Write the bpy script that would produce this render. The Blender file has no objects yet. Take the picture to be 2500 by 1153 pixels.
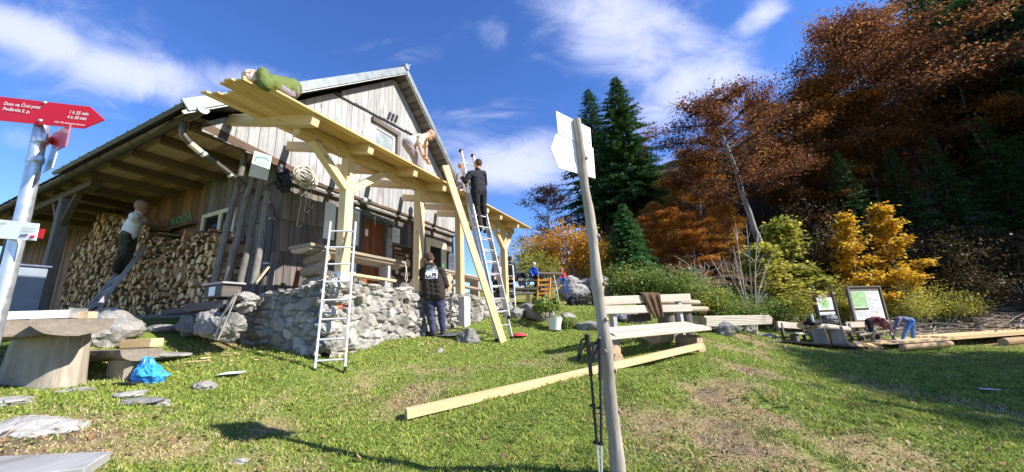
import bpy, bmesh, math, random
import numpy as np
from mathutils import Vector, Matrix, noise as mnoise
from mathutils.bvhtree import BVHTree
random.seed(7); RS = np.random.RandomState(7)
R_ = math.radians
scene = bpy.context.scene
COL = scene.collection

# ------------------------------------------------------------------ camera
CAMH, PITCH, ROLL, FPX = 1.6, 13.3, 2.5, 900.0
_p, _r = R_(PITCH), R_(ROLL)
_fw = np.array([0, math.cos(_p), math.sin(_p)]); _up = np.array([0, -math.sin(_p), math.cos(_p)]); _rt = np.array([1.0, 0, 0])
_ir = math.cos(_r)*_rt - math.sin(_r)*_up
_iu = math.sin(_r)*_rt + math.cos(_r)*_up
cam = bpy.data.cameras.new('camera'); camo = bpy.data.objects.new('camera', cam); COL.objects.link(camo)
cam.sensor_width = 36; cam.lens = 36*FPX/2500; cam.clip_start = 0.05; cam.clip_end = 6000
m = Matrix.Identity(4)
for k in range(3):
    m[k][0] = _ir[k]; m[k][1] = _iu[k]; m[k][2] = -_fw[k]
m[2][3] = CAMH
camo.matrix_world = m
scene.camera = camo

# ------------------------------------------------------------------ light
SUN_EL, SUN_AZ = 36.0, 105.0          # azimuth clockwise from +Y
sd = Vector((math.sin(R_(SUN_AZ))*math.cos(R_(SUN_EL)), math.cos(R_(SUN_AZ))*math.cos(R_(SUN_EL)), math.sin(R_(SUN_EL))))
sl = bpy.data.lights.new('sun', 'SUN'); sl.energy = 5.0; sl.angle = R_(0.5); sl.color = (1.0, 0.95, 0.86)
so = bpy.data.objects.new('sun', sl); COL.objects.link(so)
so.rotation_euler = (-sd).to_track_quat('-Z', 'Y').to_euler(); so.location = (20, -10, 30)
scene.view_settings.view_transform = 'Standard'
try: scene.view_settings.look = 'None'
except Exception: pass
scene.view_settings.exposure = 1.05
scene.view_settings.gamma = 1.0
try:
    scene.cycles.max_bounces = 8; scene.cycles.transparent_max_bounces = 8
    scene.cycles.sample_clamp_indirect = 6.0
except Exception: pass

# ------------------------------------------------------------------ geometry of the picture
def ray(x, y):
    return (x-1250.0)*_ir - (y-576.5)*_iu + FPX*_fw
def P(x, y, Y):                       # the point seen at photo pixel (x, y) whose distance ahead is Y metres
    d = ray(x, y); p = d*(Y/d[1]); p[2] += CAMH; return p
E1 = np.array([math.sin(R_(25)), math.cos(R_(25)), 0.0]); E2 = np.array([-E1[1], E1[0], 0.0])
HROT = R_(65)
def H2W(a, b, z): return a*E1 + b*E2 + np.array([0, 0, z])
def W2H(p): p = np.array(p); return np.array([p@E1, p@E2, p[2]])
def onb(x, y, b):                     # hut frame: seen point on the plane b = const (parallel to the gable)
    d = ray(x, y); o = np.array([0, 0, CAMH]); t = b/(d@E2); return W2H(o + d*t)
def ona(x, y, a):
    d = ray(x, y); o = np.array([0, 0, CAMH]); t = a/(d@E1); return W2H(o + d*t)

# ------------------------------------------------------------------ value noise
def _hash(ix, iy, seed):
    h = (ix.astype(np.int64)*374761393 + iy.astype(np.int64)*668265263 + seed*1442695041) & 0xffffffff
    h = ((h ^ (h >> 13))*1274126177) & 0xffffffff
    h = h ^ (h >> 16)
    return (h & 0xffff)/65535.0
def vnoise(x, y, seed=0):
    x = np.asarray(x, float); y = np.asarray(y, float)
    ix = np.floor(x); iy = np.floor(y); fx = x-ix; fy = y-iy
    fx = fx*fx*(3-2*fx); fy = fy*fy*(3-2*fy)
    a = _hash(ix, iy, seed); b = _hash(ix+1, iy, seed); c = _hash(ix, iy+1, seed); d = _hash(ix+1, iy+1, seed)
    return (a*(1-fx)+b*fx)*(1-fy) + (c*(1-fx)+d*fx)*fy
def fbm(x, y, oct=4, seed=0):
    s = 0; a = 0.5; t = 0
    x = np.asarray(x, float); y = np.asarray(y, float)
    for k in range(oct):
        s = s + a*vnoise(x, y, seed+k*17); t += a; a *= 0.5; x = x*2.03+11.3; y = y*2.03+5.7
    return s/t

# ------------------------------------------------------------------ mesh building
ORG = {}; ROTF = {}
class MB:
    def __init__(s): s.V = []; s.L = []; s.S = []; s.U = []; s.R = []; s.M = []; s.SM = []; s.n = 0
    def add(s, v, loops, sizes, uv=None, rnd=0.5, mat=0, smooth=False):
        v = np.asarray(v, float).reshape(-1, 3); loops = np.asarray(loops, np.int64).ravel(); sizes = np.asarray(sizes, np.int64).ravel()
        if uv is None: uv = np.zeros((len(loops), 2))
        nf = len(sizes)
        s.V.append(v); s.L.append(loops + s.n); s.S.append(sizes); s.U.append(np.asarray(uv, float).reshape(-1, 2))
        s.R.append(np.broadcast_to(np.asarray(rnd, float), (nf,)).copy()); s.M.append(np.broadcast_to(np.asarray(mat, np.int64), (nf,)).copy())
        s.SM.append(np.full(nf, smooth)); s.n += len(v); return s
    def faces(s, v, fs, uvs=None, **k):
        loops = [i for f in fs for i in f]; sizes = [len(f) for f in fs]
        uv = None if uvs is None else [c for f in uvs for c in f]
        return s.add(v, loops, sizes, uv, **k)
    def hexa(s, c, L, rnd=None, mat=0):
        """c: 8 corners: 0-3 start ring, 4-7 end ring; L length for uv"""
        if rnd is None: rnd = random.random()
        c = np.asarray(c, float)
        w = [np.linalg.norm(c[1]-c[0]), np.linalg.norm(c[2]-c[1]), np.linalg.norm(c[3]-c[2]), np.linalg.norm(c[0]-c[3])]
        fs = []; uvs = []; acc = 0
        for i in range(4):
            j = (i+1) % 4
            fs.append((i, j, j+4, i+4)); uvs.append(((0, acc), (0, acc+w[i]), (L, acc+w[i]), (L, acc))); acc += w[i]
        fs.append((3, 2, 1, 0)); uvs.append(((0, 0), (.02, 0), (.02, w[1]), (0, w[1])))
        fs.append((4, 5, 6, 7)); uvs.append(((0, 0), (.02, 0), (.02, w[1]), (0, w[1])))
        return s.faces(c, fs, uvs, rnd=rnd, mat=mat)
    def bar(s, A, B, w, h, up=(0, 0, 1), rnd=None, mat=0, w2=None, h2=None):
        A = np.array(A, float); B = np.array(B, float); d = B-A; L = np.linalg.norm(d); d = d/L
        u = np.array(up, float); sx = np.cross(d, u); ns = np.linalg.norm(sx)
        if ns < 1e-6: sx = np.cross(d, np.array([1.0, 0, 0])); ns = np.linalg.norm(sx)
        sx /= ns; sy = np.cross(sx, d)
        w2 = w if w2 is None else w2; h2 = h if h2 is None else h2
        def ring(p, w, h): return [p - sx*w/2 - sy*h/2, p + sx*w/2 - sy*h/2, p + sx*w/2 + sy*h/2, p - sx*w/2 + sy*h/2]
        return s.hexa(ring(A, w, h)[::-1] + ring(B, w2, h2)[::-1], L, rnd, mat)
    def box(s, lo, hi, axis=0, rnd=None, mat=0):
        lo = np.array(lo, float); hi = np.array(hi, float); c = (lo+hi)/2; d = hi-lo
        A = c.copy(); B = c.copy(); A[axis] = lo[axis]; B[axis] = hi[axis]
        if axis == 2: return s.bar(A, B, d[0], d[1], up=(0, 1, 0), rnd=rnd, mat=mat)
        if axis == 0: return s.bar(A, B, d[1], d[2], rnd=rnd, mat=mat)
        return s.bar(A, B, d[0], d[2], rnd=rnd, mat=mat)
    def tube(s, pts, rad, n=10, cap=True, rnd=None, mat=0, jit=0.0, smooth=True, capmat=None, squash=None):
        pts = np.asarray(pts, float); k = len(pts); rad = np.broadcast_to(np.asarray(rad, float), (k,))
        if rnd is None: rnd = random.random()
        T = np.gradient(pts, axis=0); T /= np.linalg.norm(T, axis=1)[:, None]+1e-12
        ref = np.array([0, 0, 1.0]) if abs(T[0][2]) < .9 else np.array([1.0, 0, 0])
        X = []; x = np.cross(T[0], ref); x /= np.linalg.norm(x)
        for i in range(k):
            x = x - T[i]*(x@T[i]); x /= np.linalg.norm(x)+1e-12; X.append(x.copy())
        X = np.array(X); Yv = np.cross(T, X)
        ang = np.linspace(0, 2*np.pi, n, endpoint=False)
        V = []; acc = 0; ls = [0]
        for i in range(1, k): acc += np.linalg.norm(pts[i]-pts[i-1]); ls.append(acc)
        jr = RS.rand(n)*2-1
        for i in range(k):
            r = rad[i]*(1 + jit*(jr*0.6 + 0.6*(RS.rand(n)*2-1)))
            V.append(pts[i] + (np.cos(ang)*r)[:, None]*X[i] + (np.sin(ang)*r*(squash or 1))[:, None]*Yv[i])
        V = np.concatenate(V); fs = []; uvs = []
        for i in range(k-1):
            for j in range(n):
                j2 = (j+1) % n
                fs.append((i*n+j, i*n+j2, (i+1)*n+j2, (i+1)*n+j))
                c0 = 2*np.pi*rad[i]*j/n; c1 = 2*np.pi*rad[i]*(j+1)/n
                uvs.append(((ls[i], c0), (ls[i], c1), (ls[i+1], c1), (ls[i+1], c0)))
        s.faces(V, fs, uvs, rnd=rnd, mat=mat, smooth=smooth)
        if cap:
            cm = mat if capmat is None else capmat
            for (i, rev) in ((0, True), (k-1, False)):
                ring = V[i*n:(i+1)*n]; uv = [(0.5+math.cos(a)*rad[i], math.sin(a)*rad[i]) for a in ang]
                idx = list(range(n)); 
                if rev: idx = idx[::-1]; uv = uv[::-1]
                s.faces(ring, [tuple(idx)], [tuple(uv)], rnd=rnd, mat=cm)
        return s
    def prism(s, poly, o, ux, uy, n, t, rnd=None, mat=0):
        """extrude a 2-D polygon (in plane o, ux, uy) by thickness t along n"""
        if rnd is None: rnd = random.random()
        o = np.array(o, float); ux = np.array(ux, float); uy = np.array(uy, float); n = np.array(n, float)
        k = len(poly); a = np.array([o + ux*p[0] + uy*p[1] for p in poly]); b = a + n*t
        V = np.concatenate([a, b]); fs = [tuple(range(k))[::-1], tuple(range(k, 2*k))]
        uvs = [[(poly[i][1], poly[i][0]) for i in range(k)][::-1], [(poly[i][1], poly[i][0]) for i in range(k)]]
        for i in range(k):
            j = (i+1) % k; fs.append((i, j, j+k, i+k)); L = np.linalg.norm(a[j]-a[i]); uvs.append(((0, 0), (L, 0), (L, t), (0, t)))
        return s.faces(V, fs, uvs, rnd=rnd, mat=mat)
    def rock(s, c, r, seed=0, sub=3, rough=.25, rnd=None, mat=0, cuts=5, rot=0.0):
        V, F = ico(sub); rr = np.random.RandomState(seed)
        D = V.copy(); rad = np.ones(len(V))
        for _ in range(cuts):
            nrm = rr.randn(3); nrm /= np.linalg.norm(nrm); k = .62+.3*rr.rand(); dt = D@nrm
            rad = np.where(dt*rad > k, k/np.maximum(dt, 1e-6), rad)
        off = rr.rand(3)*50
        nz = np.array([mnoise.fractal(Vector((v*1.6+off).tolist()), 1.0, 2.0, 4) for v in D])
        rad = rad*(1+rough*nz)
        p = D*rad[:, None]*np.array(r); cs, sn = math.cos(rot), math.sin(rot)
        p = np.stack([p[:, 0]*cs-p[:, 1]*sn, p[:, 0]*sn+p[:, 1]*cs, p[:, 2]], 1) + np.array(c)
        return s.add(p, F.ravel(), np.full(len(F), 3), None, rnd=rr.rand() if rnd is None else rnd, mat=mat, smooth=False)
    def quads(s, Q, rnd, mat=0, uv=None, smooth=False):
        n = len(Q); 
        if n == 0: return s
        k = Q.shape[1]
        base = np.tile(np.array([(0, 0), (1, 0), (1, 1), (0, 1)][:k], float), (n, 1)) if uv is None else uv
        return s.add(Q.reshape(-1, 3), np.arange(n*k), np.full(n, k), base, rnd=rnd, mat=mat, smooth=smooth)
    def mesh(s, name, mats, org=(0, 0, 0)):
        me = bpy.data.meshes.new(name)
        V = np.concatenate(s.V) - np.array(org); L = np.concatenate(s.L); S = np.concatenate(s.S)
        me.vertices.add(len(V)); me.vertices.foreach_set('co', V.ravel())
        me.loops.add(len(L)); me.loops.foreach_set('vertex_index', L.astype(np.int32))
        me.polygons.add(len(S)); st = np.concatenate([[0], np.cumsum(S)[:-1]])
        me.polygons.foreach_set('loop_start', st.astype(np.int32))
        try: me.polygons.foreach_set('loop_total', S.astype(np.int32))
        except Exception: pass
        me.polygons.foreach_set('material_index', np.concatenate(s.M).astype(np.int32))
        me.polygons.foreach_set('use_smooth', np.concatenate(s.SM))
        uvl = me.uv_layers.new(name='UVMap'); uvl.data.foreach_set('uv', np.concatenate(s.U).ravel())
        at = me.attributes.new('rnd', 'FLOAT', 'FACE'); at.data.foreach_set('value', np.concatenate(s.R))
        for mt in (mats if isinstance(mats, (list, tuple)) else [mats]): me.materials.append(mt)
        me.update(calc_edges=True); me.validate()
        return me
    def part(s, name, mats, parent, bevel=0, label=None, kind=None):
        o = bpy.data.objects.new(name, s.mesh(name, mats, ORG[parent.name])); COL.objects.link(o); o.parent = parent
        ORG[o.name] = ORG[parent.name]
        if bevel: bev(o, bevel)
        if label: o['label'] = label
        if kind: o['kind'] = kind
        return o
    def thing(s, name, mats, label, cat, org, frame='w', group=None, bevel=0, kind=None):
        org = np.array(org, float)
        o = bpy.data.objects.new(name, s.mesh(name, mats, org)); place(o, org, frame); tag(o, label, cat, group, kind)
        if bevel: bev(o, bevel)
        return o
def bev(o, w):
    b = o.modifiers.new('bevel', 'BEVEL'); b.width = w; b.segments = 1; b.limit_method = 'ANGLE'; b.angle_limit = R_(40)
def place(o, org, frame):
    COL.objects.link(o); ORG[o.name] = np.array(org, float)
    if frame == 'h': o.location = H2W(*org); o.rotation_euler = (0, 0, HROT)
    else: o.location = org
def tag(o, label=None, cat=None, group=None, kind=None):
    if label: o['label'] = label
    if cat: o['category'] = cat
    if group: o['group'] = group
    if kind: o['kind'] = kind
def thing(name, label, cat, org, frame='w', group=None):
    o = bpy.data.objects.new(name, None); o.empty_display_size = .1; place(o, org, frame); tag(o, label, cat, group); return o
def struct(mb, name, mats): 
    o = bpy.data.objects.new(name, mb.mesh(name, mats)); COL.objects.link(o); ORG[o.name] = np.zeros(3); o['kind'] = 'structure'; return o
def copy_tree(o, parent=None):
    c = o.copy(); COL.objects.link(c)
    if parent is not None: c.parent = parent
    for ch in [x for x in o.children]: copy_tree(ch, c)
    return c
_ICO = {}
def ico(sub):
    if sub not in _ICO:
        bm = bmesh.new(); bmesh.ops.create_icosphere(bm, subdivisions=sub, radius=1.0); bm.verts.ensure_lookup_table()
        _ICO[sub] = (np.array([v.co[:] for v in bm.verts]), np.array([[v.index for v in f.verts] for f in bm.faces])); bm.free()
    return _ICO[sub]
def text_geo(txt, size, bold=0.0, align='LEFT'):
    cu = bpy.data.curves.new('txt', 'FONT'); cu.body = txt; cu.size = size; cu.align_x = align; cu.offset = bold; cu.resolution_u = 3; cu.fill_mode = 'FRONT'
    o = bpy.data.objects.new('txt', cu); COL.objects.link(o); bpy.context.view_layer.update()
    dg = bpy.context.evaluated_depsgraph_get(); me = bpy.data.meshes.new_from_object(o.evaluated_get(dg))
    v = np.array([p.co[:] for p in me.vertices]).reshape(-1, 3); f = [tuple(p.vertices) for p in me.polygons]
    bpy.data.objects.remove(o); bpy.data.curves.remove(cu); bpy.data.meshes.remove(me)
    return v, f
def add_text(mb, txt, size, o, ux, uy, mat=0, bold=0.0, align='LEFT', width=None):
    v, f = text_geo(txt, size, bold, align)
    if len(f) == 0: return
    if width:
        w = v[:, 0].max()-v[:, 0].min(); v[:, 0] *= width/w
    p = np.array(o) + v[:, :1]*np.array(ux) + v[:, 1:2]*np.array(uy)
    mb.faces(p, f, rnd=.5, mat=mat)
def lines(mb, o, ux, uy, w, h, n, mat=0, frac=.45, seed=1):
    """rows of small strokes that stand for print too small to read"""
    rr = random.Random(seed); o = np.array(o, float); ux = np.array(ux, float); uy = np.array(uy, float)
    for k in range(n):
        y0 = h*(k+.5-frac/2)/n; y1 = h*(k+.5+frac/2)/n; x = 0
        while x < w*.97:
            L = min(w*rr.uniform(.06, .2), w-x)
            q = [o+ux*x+uy*y0, o+ux*(x+L)+uy*y0, o+ux*(x+L)+uy*y1, o+ux*x+uy*y1]; mb.faces(q, [(0, 1, 2, 3)], mat=mat); x += L + w*.025
            if rr.random() < .08: break
# ------------------------------------------------------------------ materials
class NB:
    def __init__(s, name):
        s.m = bpy.data.materials.new(name); s.m.use_nodes = True; s.t = s.m.node_tree; s.t.nodes.clear()
    def n(s, typ, ins=None, **props):
        nd = s.t.nodes.new(typ)
        for k, v in props.items(): setattr(nd, k, v)
        for k, v in (ins or {}).items():
            if isinstance(v, bpy.types.NodeSocket): s.t.links.new(v, nd.inputs[k])
            else: nd.inputs[k].default_value = v
        return nd
    def attr(s, name): return s.n('ShaderNodeAttribute', attribute_name=name).outputs['Fac']
    def math(s, op, a, b=0.0, c=0.0): 
        return s.n('ShaderNodeMath', {0: a, 1: b, 2: c}, operation=op).outputs[0]
    def vec(s, x=0.0, y=0.0, z=0.0): return s.n('ShaderNodeCombineXYZ', {0: x, 1: y, 2: z}).outputs[0]
    def noise(s, v, scale=1.0, detail=3.0, rough=.55, dist=0.0):
        return s.n('ShaderNodeTexNoise', {'Vector': v, 'Scale': scale, 'Detail': detail, 'Roughness': rough, 'Distortion': dist}).outputs['Fac']
    def voro(s, v, scale=1.0, feature='F1', out='Distance', rand=1.0):
        return s.n('ShaderNodeTexVoronoi', {'Vector': v, 'Scale': scale, 'Randomness': rand}, feature=feature).outputs[out]
    def ramp(s, f, stops, interp='LINEAR'):
        nd = s.n('ShaderNodeValToRGB', {0: f}); cr = nd.color_ramp; cr.interpolation = interp
        while len(cr.elements) > 1: cr.elements.remove(cr.elements[-1])
        cr.elements[0].position = stops[0][0]; cr.elements[0].color = col4(stops[0][1])
        for p, c in stops[1:]:
            e = cr.elements.new(p); e.color = col4(c)
        return nd.outputs[0]
    def mix(s, f, a, b, mode='MIX'):
        nd = s.n('ShaderNodeMix', data_type='RGBA', blend_type=mode)
        for k, v in ((0, f), (6, a), (7, b)):
            if isinstance(v, bpy.types.NodeSocket): s.t.links.new(v, nd.inputs[k])
            else: nd.inputs[k].default_value = v if k == 0 else col4(v)
        return nd.outputs[2]
    def range(s, f, a, b, c=0.0, d=1.0): return s.n('ShaderNodeMapRange', {0: f, 1: a, 2: b, 3: c, 4: d}).outputs[0]
    def sep(s, v): return s.n('ShaderNodeSeparateXYZ', {0: v}).outputs
    def uv(s): return s.n('ShaderNodeTexCoord').outputs['UV']
    def obj(s): return s.n('ShaderNodeTexCoord').outputs['Object']
    def orand(s): return s.n('ShaderNodeObjectInfo').outputs['Random']
    def out(s, color, rough=.7, bump=None, bs=.3, bd=.01, metal=0.0, spec=.3, trans=None):
        ins = {'Base Color': color if isinstance(color, bpy.types.NodeSocket) else col4(color), 'Roughness': rough, 'Metallic': metal, 'Specular IOR Level': spec}
        b = s.n('ShaderNodeBsdfPrincipled', ins)
        if bump is not None:
            bn = s.n('ShaderNodeBump', {'Height': bump, 'Strength': bs, 'Distance': bd}); s.t.links.new(bn.outputs[0], b.inputs['Normal'])
        sh = b.outputs[0]
        if trans is not None:
            tr = s.n('ShaderNodeBsdfTranslucent'); 
            if isinstance(color, bpy.types.NodeSocket): s.t.links.new(color, tr.inputs[0])
            else: tr.inputs[0].default_value = col4(color)
            mx = s.n('ShaderNodeMixShader', {0: trans, 1: sh, 2: tr.outputs[0]}); sh = mx.outputs[0]
        o = s.n('ShaderNodeOutputMaterial'); s.t.links.new(sh, o.inputs[0]); return s.m
def col4(c): return (c[0], c[1], c[2], 1.0) if len(c) == 3 else tuple(c)

def wood(name, stops, kv=55.0, ku=2.2, knots=.0, knotcol=(.1, .05, .02), vary=.35, rough=.75, bump=.35, stain=None, stainamt=.0):
    b = NB(name); u = b.sep(b.uv()); r = b.attr('rnd')
    ro = b.math('MULTIPLY', r, 37.0)
    x = b.math('MULTIPLY_ADD', u[0], ku, ro); y = b.math('MULTIPLY_ADD', u[1], kv, b.math('MULTIPLY', r, 91.0))
    g = b.noise(b.vec(x, y, ro), 1.0, 4.0, .6, .6)
    x2 = b.math('MULTIPLY_ADD', u[0], 1.1, ro); y2 = b.math('MULTIPLY_ADD', u[1], 7.0, ro)
    g2 = b.noise(b.vec(x2, y2, 3.0), 1.0, 3.0, .55, .3)
    f = b.math('MULTIPLY_ADD', g, .62, b.math('MULTIPLY', g2, .38))
    f = b.math('ADD', f, b.math('MULTIPLY', b.math('SUBTRACT', r, .5), vary))
    c = b.ramp(f, stops)
    if stain:
        sg = b.noise(b.vec(b.math('MULTIPLY', u[0], 1.3), b.math('MULTIPLY_ADD', u[1], 3.5, b.math('MULTIPLY', r, 13.0)), ro), 1.0, 4.0, .6)
        c = b.mix(b.range(sg, .52, .72, 0, stainamt), c, stain)
    if knots:
        kx = b.math('MULTIPLY_ADD', u[0], 2.1, ro); ky = b.math('MULTIPLY_ADD', u[1], 6.0, b.math('MULTIPLY', r, 51.0))
        k = b.voro(b.vec(kx, ky, ro), 1.0)
        c = b.mix(b.range(k, .05, .13, knots, 0), c, knotcol)
    return b.out(c, rough, g, bump, .004, spec=.25)
MAT = {}
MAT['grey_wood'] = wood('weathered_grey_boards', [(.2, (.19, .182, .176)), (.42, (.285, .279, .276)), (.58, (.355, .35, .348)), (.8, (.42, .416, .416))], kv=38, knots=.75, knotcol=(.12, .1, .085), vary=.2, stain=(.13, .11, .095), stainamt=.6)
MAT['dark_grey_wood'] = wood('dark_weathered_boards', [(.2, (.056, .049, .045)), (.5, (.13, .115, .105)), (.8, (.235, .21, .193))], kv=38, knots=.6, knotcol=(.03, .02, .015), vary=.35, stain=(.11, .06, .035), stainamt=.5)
MAT['brown_wood'] = wood('brown_porch_boards', [(.2, (.07, .033, .015)), (.5, (.17, .085, .038)), (.8, (.28, .15, .07))], kv=34, knots=.6, knotcol=(.03, .012, .006))
MAT['soffit_wood'] = wood('soffit_boards', [(.2, (.25, .15, .08)), (.5, (.42, .275, .165)), (.8, (.55, .39, .26))], kv=30, knots=.6, knotcol=(.06, .03, .012), vary=.5)
MAT['beam_wood'] = wood('dark_old_beam', [(.2, (.06, .04, .026)), (.5, (.13, .085, .055)), (.8, (.21, .145, .1))], kv=30)
MAT['fresh_wood'] = wood('fresh_spruce_timber', [(.15, (.4, .24, .1)), (.42, (.6, .42, .22)), (.75, (.73, .58, .36))], kv=26, ku=.9, knots=.8, knotcol=(.2, .08, .025), vary=.2, rough=.6, bump=.2, stain=(.48, .33, .18), stainamt=.5)
MAT['deck_wood'] = wood('fresh_deck_boards', [(.15, (.48, .28, .09)), (.45, (.66, .43, .17)), (.75, (.78, .56, .26))], kv=30, ku=.9, knots=.85, knotcol=(.2, .085, .025), vary=.4, rough=.6, bump=.12)
MAT['log_wood'] = wood('bleached_log', [(.2, (.17, .13, .09)), (.5, (.32, .26, .195)), (.8, (.46, .4, .32))], kv=24, knots=.5, knotcol=(.14, .09, .05), vary=.2, bump=.6, stain=(.2, .15, .1), stainamt=.45)
MAT['log_end'] = wood('log_end_grain', [(.2, (.22, .14, .08)), (.5, (.42, .3, .19)), (.8, (.55, .43, .3))], kv=20, ku=20, vary=.2)
MAT['bench_wood'] = wood('sun_bleached_bench_planks', [(.2, (.3, .25, .2)), (.5, (.48, .42, .35)), (.8, (.6, .54, .46))], kv=30, knots=.45, knotcol=(.2, .13, .08), vary=.15, stain=(.33, .27, .21), stainamt=.5)
MAT['table_wood'] = wood('grey_weathered_half_log', [(.2, (.1, .085, .072)), (.5, (.22, .19, .165)), (.8, (.36, .32, .285))], kv=26, knots=.5, vary=.2, bump=.6, stain=(.1, .085, .07), stainamt=.5)
MAT['stump_wood'] = wood('cracked_pale_trunk', [(.2, (.15, .12, .09)), (.5, (.33, .28, .22)), (.8, (.48, .43, .36))], kv=30, ku=2.5, knots=.6, vary=.1, bump=.9, stain=(.1, .08, .06), stainamt=.75)
MAT['table_end_shaded'] = wood('shaded_log_end_grain', [(.2, (.1, .08, .06)), (.5, (.2, .165, .13)), (.8, (.3, .25, .2))], kv=20, ku=20, vary=.2)  # end grain darkened to carry the shade on the slab ends
MAT['bark'] = wood('grey_bark', [(.2, (.06, .052, .045)), (.5, (.15, .135, .12)), (.8, (.28, .26, .235))], kv=24, ku=9, vary=.2, bump=.9)
MAT['pole_wood'] = wood('peeled_weathered_pole', [(.2, (.13, .105, .085)), (.5, (.28, .24, .2)), (.8, (.44, .39, .34))], kv=60, ku=3.0, knots=0, bump=.9, stain=(.16, .125, .1), stainamt=.5)
MAT['beech_bark'] = wood('pale_beech_bark', [(.2, (.08, .07, .06)), (.5, (.17, .16, .145)), (.8, (.28, .27, .245))], kv=5, ku=5, vary=.1, bump=.5, stain=(.08, .07, .06), stainamt=.7)
MAT['pale_bark'] = wood('bright_beech_bark', [(.2, (.11, .1, .09)), (.5, (.27, .255, .235)), (.8, (.42, .4, .37))], kv=5, ku=5, vary=.1, bump=.5, stain=(.09, .08, .07), stainamt=.7)
MAT['door_wood'] = wood('red_brown_door', [(.2, (.1, .036, .015)), (.5, (.19, .07, .028)), (.8, (.27, .11, .045))], kv=20, ku=.8, vary=.25, rough=.45)
MAT['firewood_side'] = wood('firewood_bark_side', [(.2, (.13, .075, .04)), (.5, (.3, .19, .1)), (.8, (.5, .34, .19))], kv=30, ku=6, vary=.6, bump=.8)
MAT['firewood_end'] = wood('firewood_split_end', [(.0, (.26, .12, .045)), (.3, (.48, .26, .105)), (.6, (.66, .41, .185)), (.9, (.78, .57, .31))], kv=22, ku=22, vary=.9, bump=.5, stain=(.42, .2, .06), stainamt=.6)

def plain(name, c, rough=.6, metal=0.0, var=.12, scale=6.0, bump=0.0, spec=.3):
    b = NB(name); nz = b.noise(b.obj(), scale, 4.0)
    lo = tuple(x*(1-var) for x in c); hi = tuple(min(1, x*(1+var)) for x in c)
    return b.out(b.ramp(nz, [(.3, lo), (.7, hi)]), b.range(nz, .3, .7, max(0, rough-.08), min(1, rough+.08)), nz if bump else None, bump, .01, metal, spec)
MAT['roof_metal'] = plain('grey_roof_metal', (.2, .225, .24), .45, .25)
MAT['dark_metal'] = plain('dark_roof_sheet', (.045, .05, .045), .5, .1)
MAT['trim_metal'] = plain('pale_trim_metal', (.6, .61, .6), .45)
MAT['gutter'] = plain('brown_gutter', (.085, .07, .06), .38, .2, spec=.5)
MAT['zinc'] = plain('galvanised_zinc', (.56, .59, .62), .36, .75, .18, 14)
MAT['alu'] = plain('aluminium', (.66, .67, .68), .34, .7, .08)
MAT['alu_pale'] = plain('pale_aluminium_ladder', (.74, .73, .76), .4, .35, .06)
MAT['red_paint'] = plain('red_sign_paint', (.64, .012, .02), .35, 0, .05)
MAT['white_paint'] = plain('white_sign_paint', (.8, .8, .8), .4, 0, .03)
MAT['white_board'] = plain('white_sign_board', (.8, .81, .83), .45, 0, .04, 3)
MAT['print'] = plain('dark_print', (.12, .12, .13), .6)
MAT['grey_print'] = plain('grey_print', (.4, .41, .42), .6)
MAT['cream'] = plain('cream_window_frame', (.68, .6, .46), .5)
MAT['glass'] = plain('dark_window_glass', (.02, .022, .025), .08, 0, .2, spec=.7)
MAT['pale_glass'] = plain('curtained_window', (.26, .29, .3), .12, 0, .2, spec=.7)
MAT['black'] = plain('black_fabric', (.016, .016, .018), .8, bump=.3, scale=40)
MAT['black_plastic'] = plain('black_plastic', (.02, .02, .022), .4)
MAT['brown_sign'] = plain('dark_brown_sign', (.05, .024, .015), .5)
MAT['sign_print'] = plain('cream_sign_print', (.5, .4, .28), .6)
MAT['green_print'] = plain('green_print', (.1, .3, .14), .6)
MAT['green_map'] = plain('map_green', (.3, .48, .24), .5, 0, .2, 9)
MAT['map_pale'] = plain('map_pale', (.62, .66, .64), .5, 0, .1, 5)
MAT['teal'] = plain('teal_print', (.06, .26, .24), .6)
MAT['blue_plastic'] = plain('blue_plastic_bag', (.04, .28, .72), .35, 0, .2, 9)
MAT['green_plastic'] = plain('green_plastic', (.05, .34, .1), .5)
MAT['white_plastic'] = plain('white_plastic_bucket', (.72, .74, .74), .4, 0, .05)
MAT['cabinet_paint'] = plain('dull_blue_cabinet', (.2, .23, .28), .5)
MAT['concrete'] = plain('grey_concrete', (.42, .42, .42), .85, 0, .15, 12, .3)
MAT['tarp'] = plain('grey_rolled_tarp', (.1, .115, .115), .6, 0, .25, 20, .4)
MAT['hose'] = plain('pale_hose', (.56, .52, .42), .5)
MAT['cable'] = plain('dark_cable', (.05, .05, .045), .5)
MAT['orange_wood'] = plain('orange_varnished_wood', (.6, .26, .05), .5)
MAT['skin'] = plain('skin', (.52, .27, .18), .5, 0, .08, 20)
MAT['skin_dark'] = plain('tanned_skin', (.4, .2, .13), .5, 0, .08, 20)
MAT['eye'] = plain('dark_eye', (.03, .02, .015), .2)
MAT['lip'] = plain('lip', (.38, .13, .1), .5)
def cloth(name, c, var=.2): return plain(name, c, .85, 0, var, 16, .35, .15)
MAT['black_cloth'] = cloth('black_cloth', (.022, .022, .026)); MAT['hoodie'] = cloth('brown_black_hoodie', (.036, .028, .025))
MAT['navy_cloth'] = cloth('navy_work_trousers', (.05, .052, .1)); MAT['olive_cloth'] = cloth('olive_green_shirt', (.12, .155, .042))
MAT['beige_cloth'] = cloth('beige_shirt', (.5, .45, .32)); MAT['grey_cloth'] = cloth('grey_mauve_trousers', (.21, .19, .22))
MAT['white_cloth'] = cloth('white_shirt', (.68, .7, .76), .08); MAT['maroon_cloth'] = cloth('maroon_shirt', (.14, .03, .045))
MAT['jeans'] = cloth('blue_jeans', (.1, .22, .48)); MAT['blue_cloth'] = cloth('blue_shirt', (.03, .1, .42)); MAT['red_cloth'] = cloth('red_shirt', (.6, .06, .08))
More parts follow.
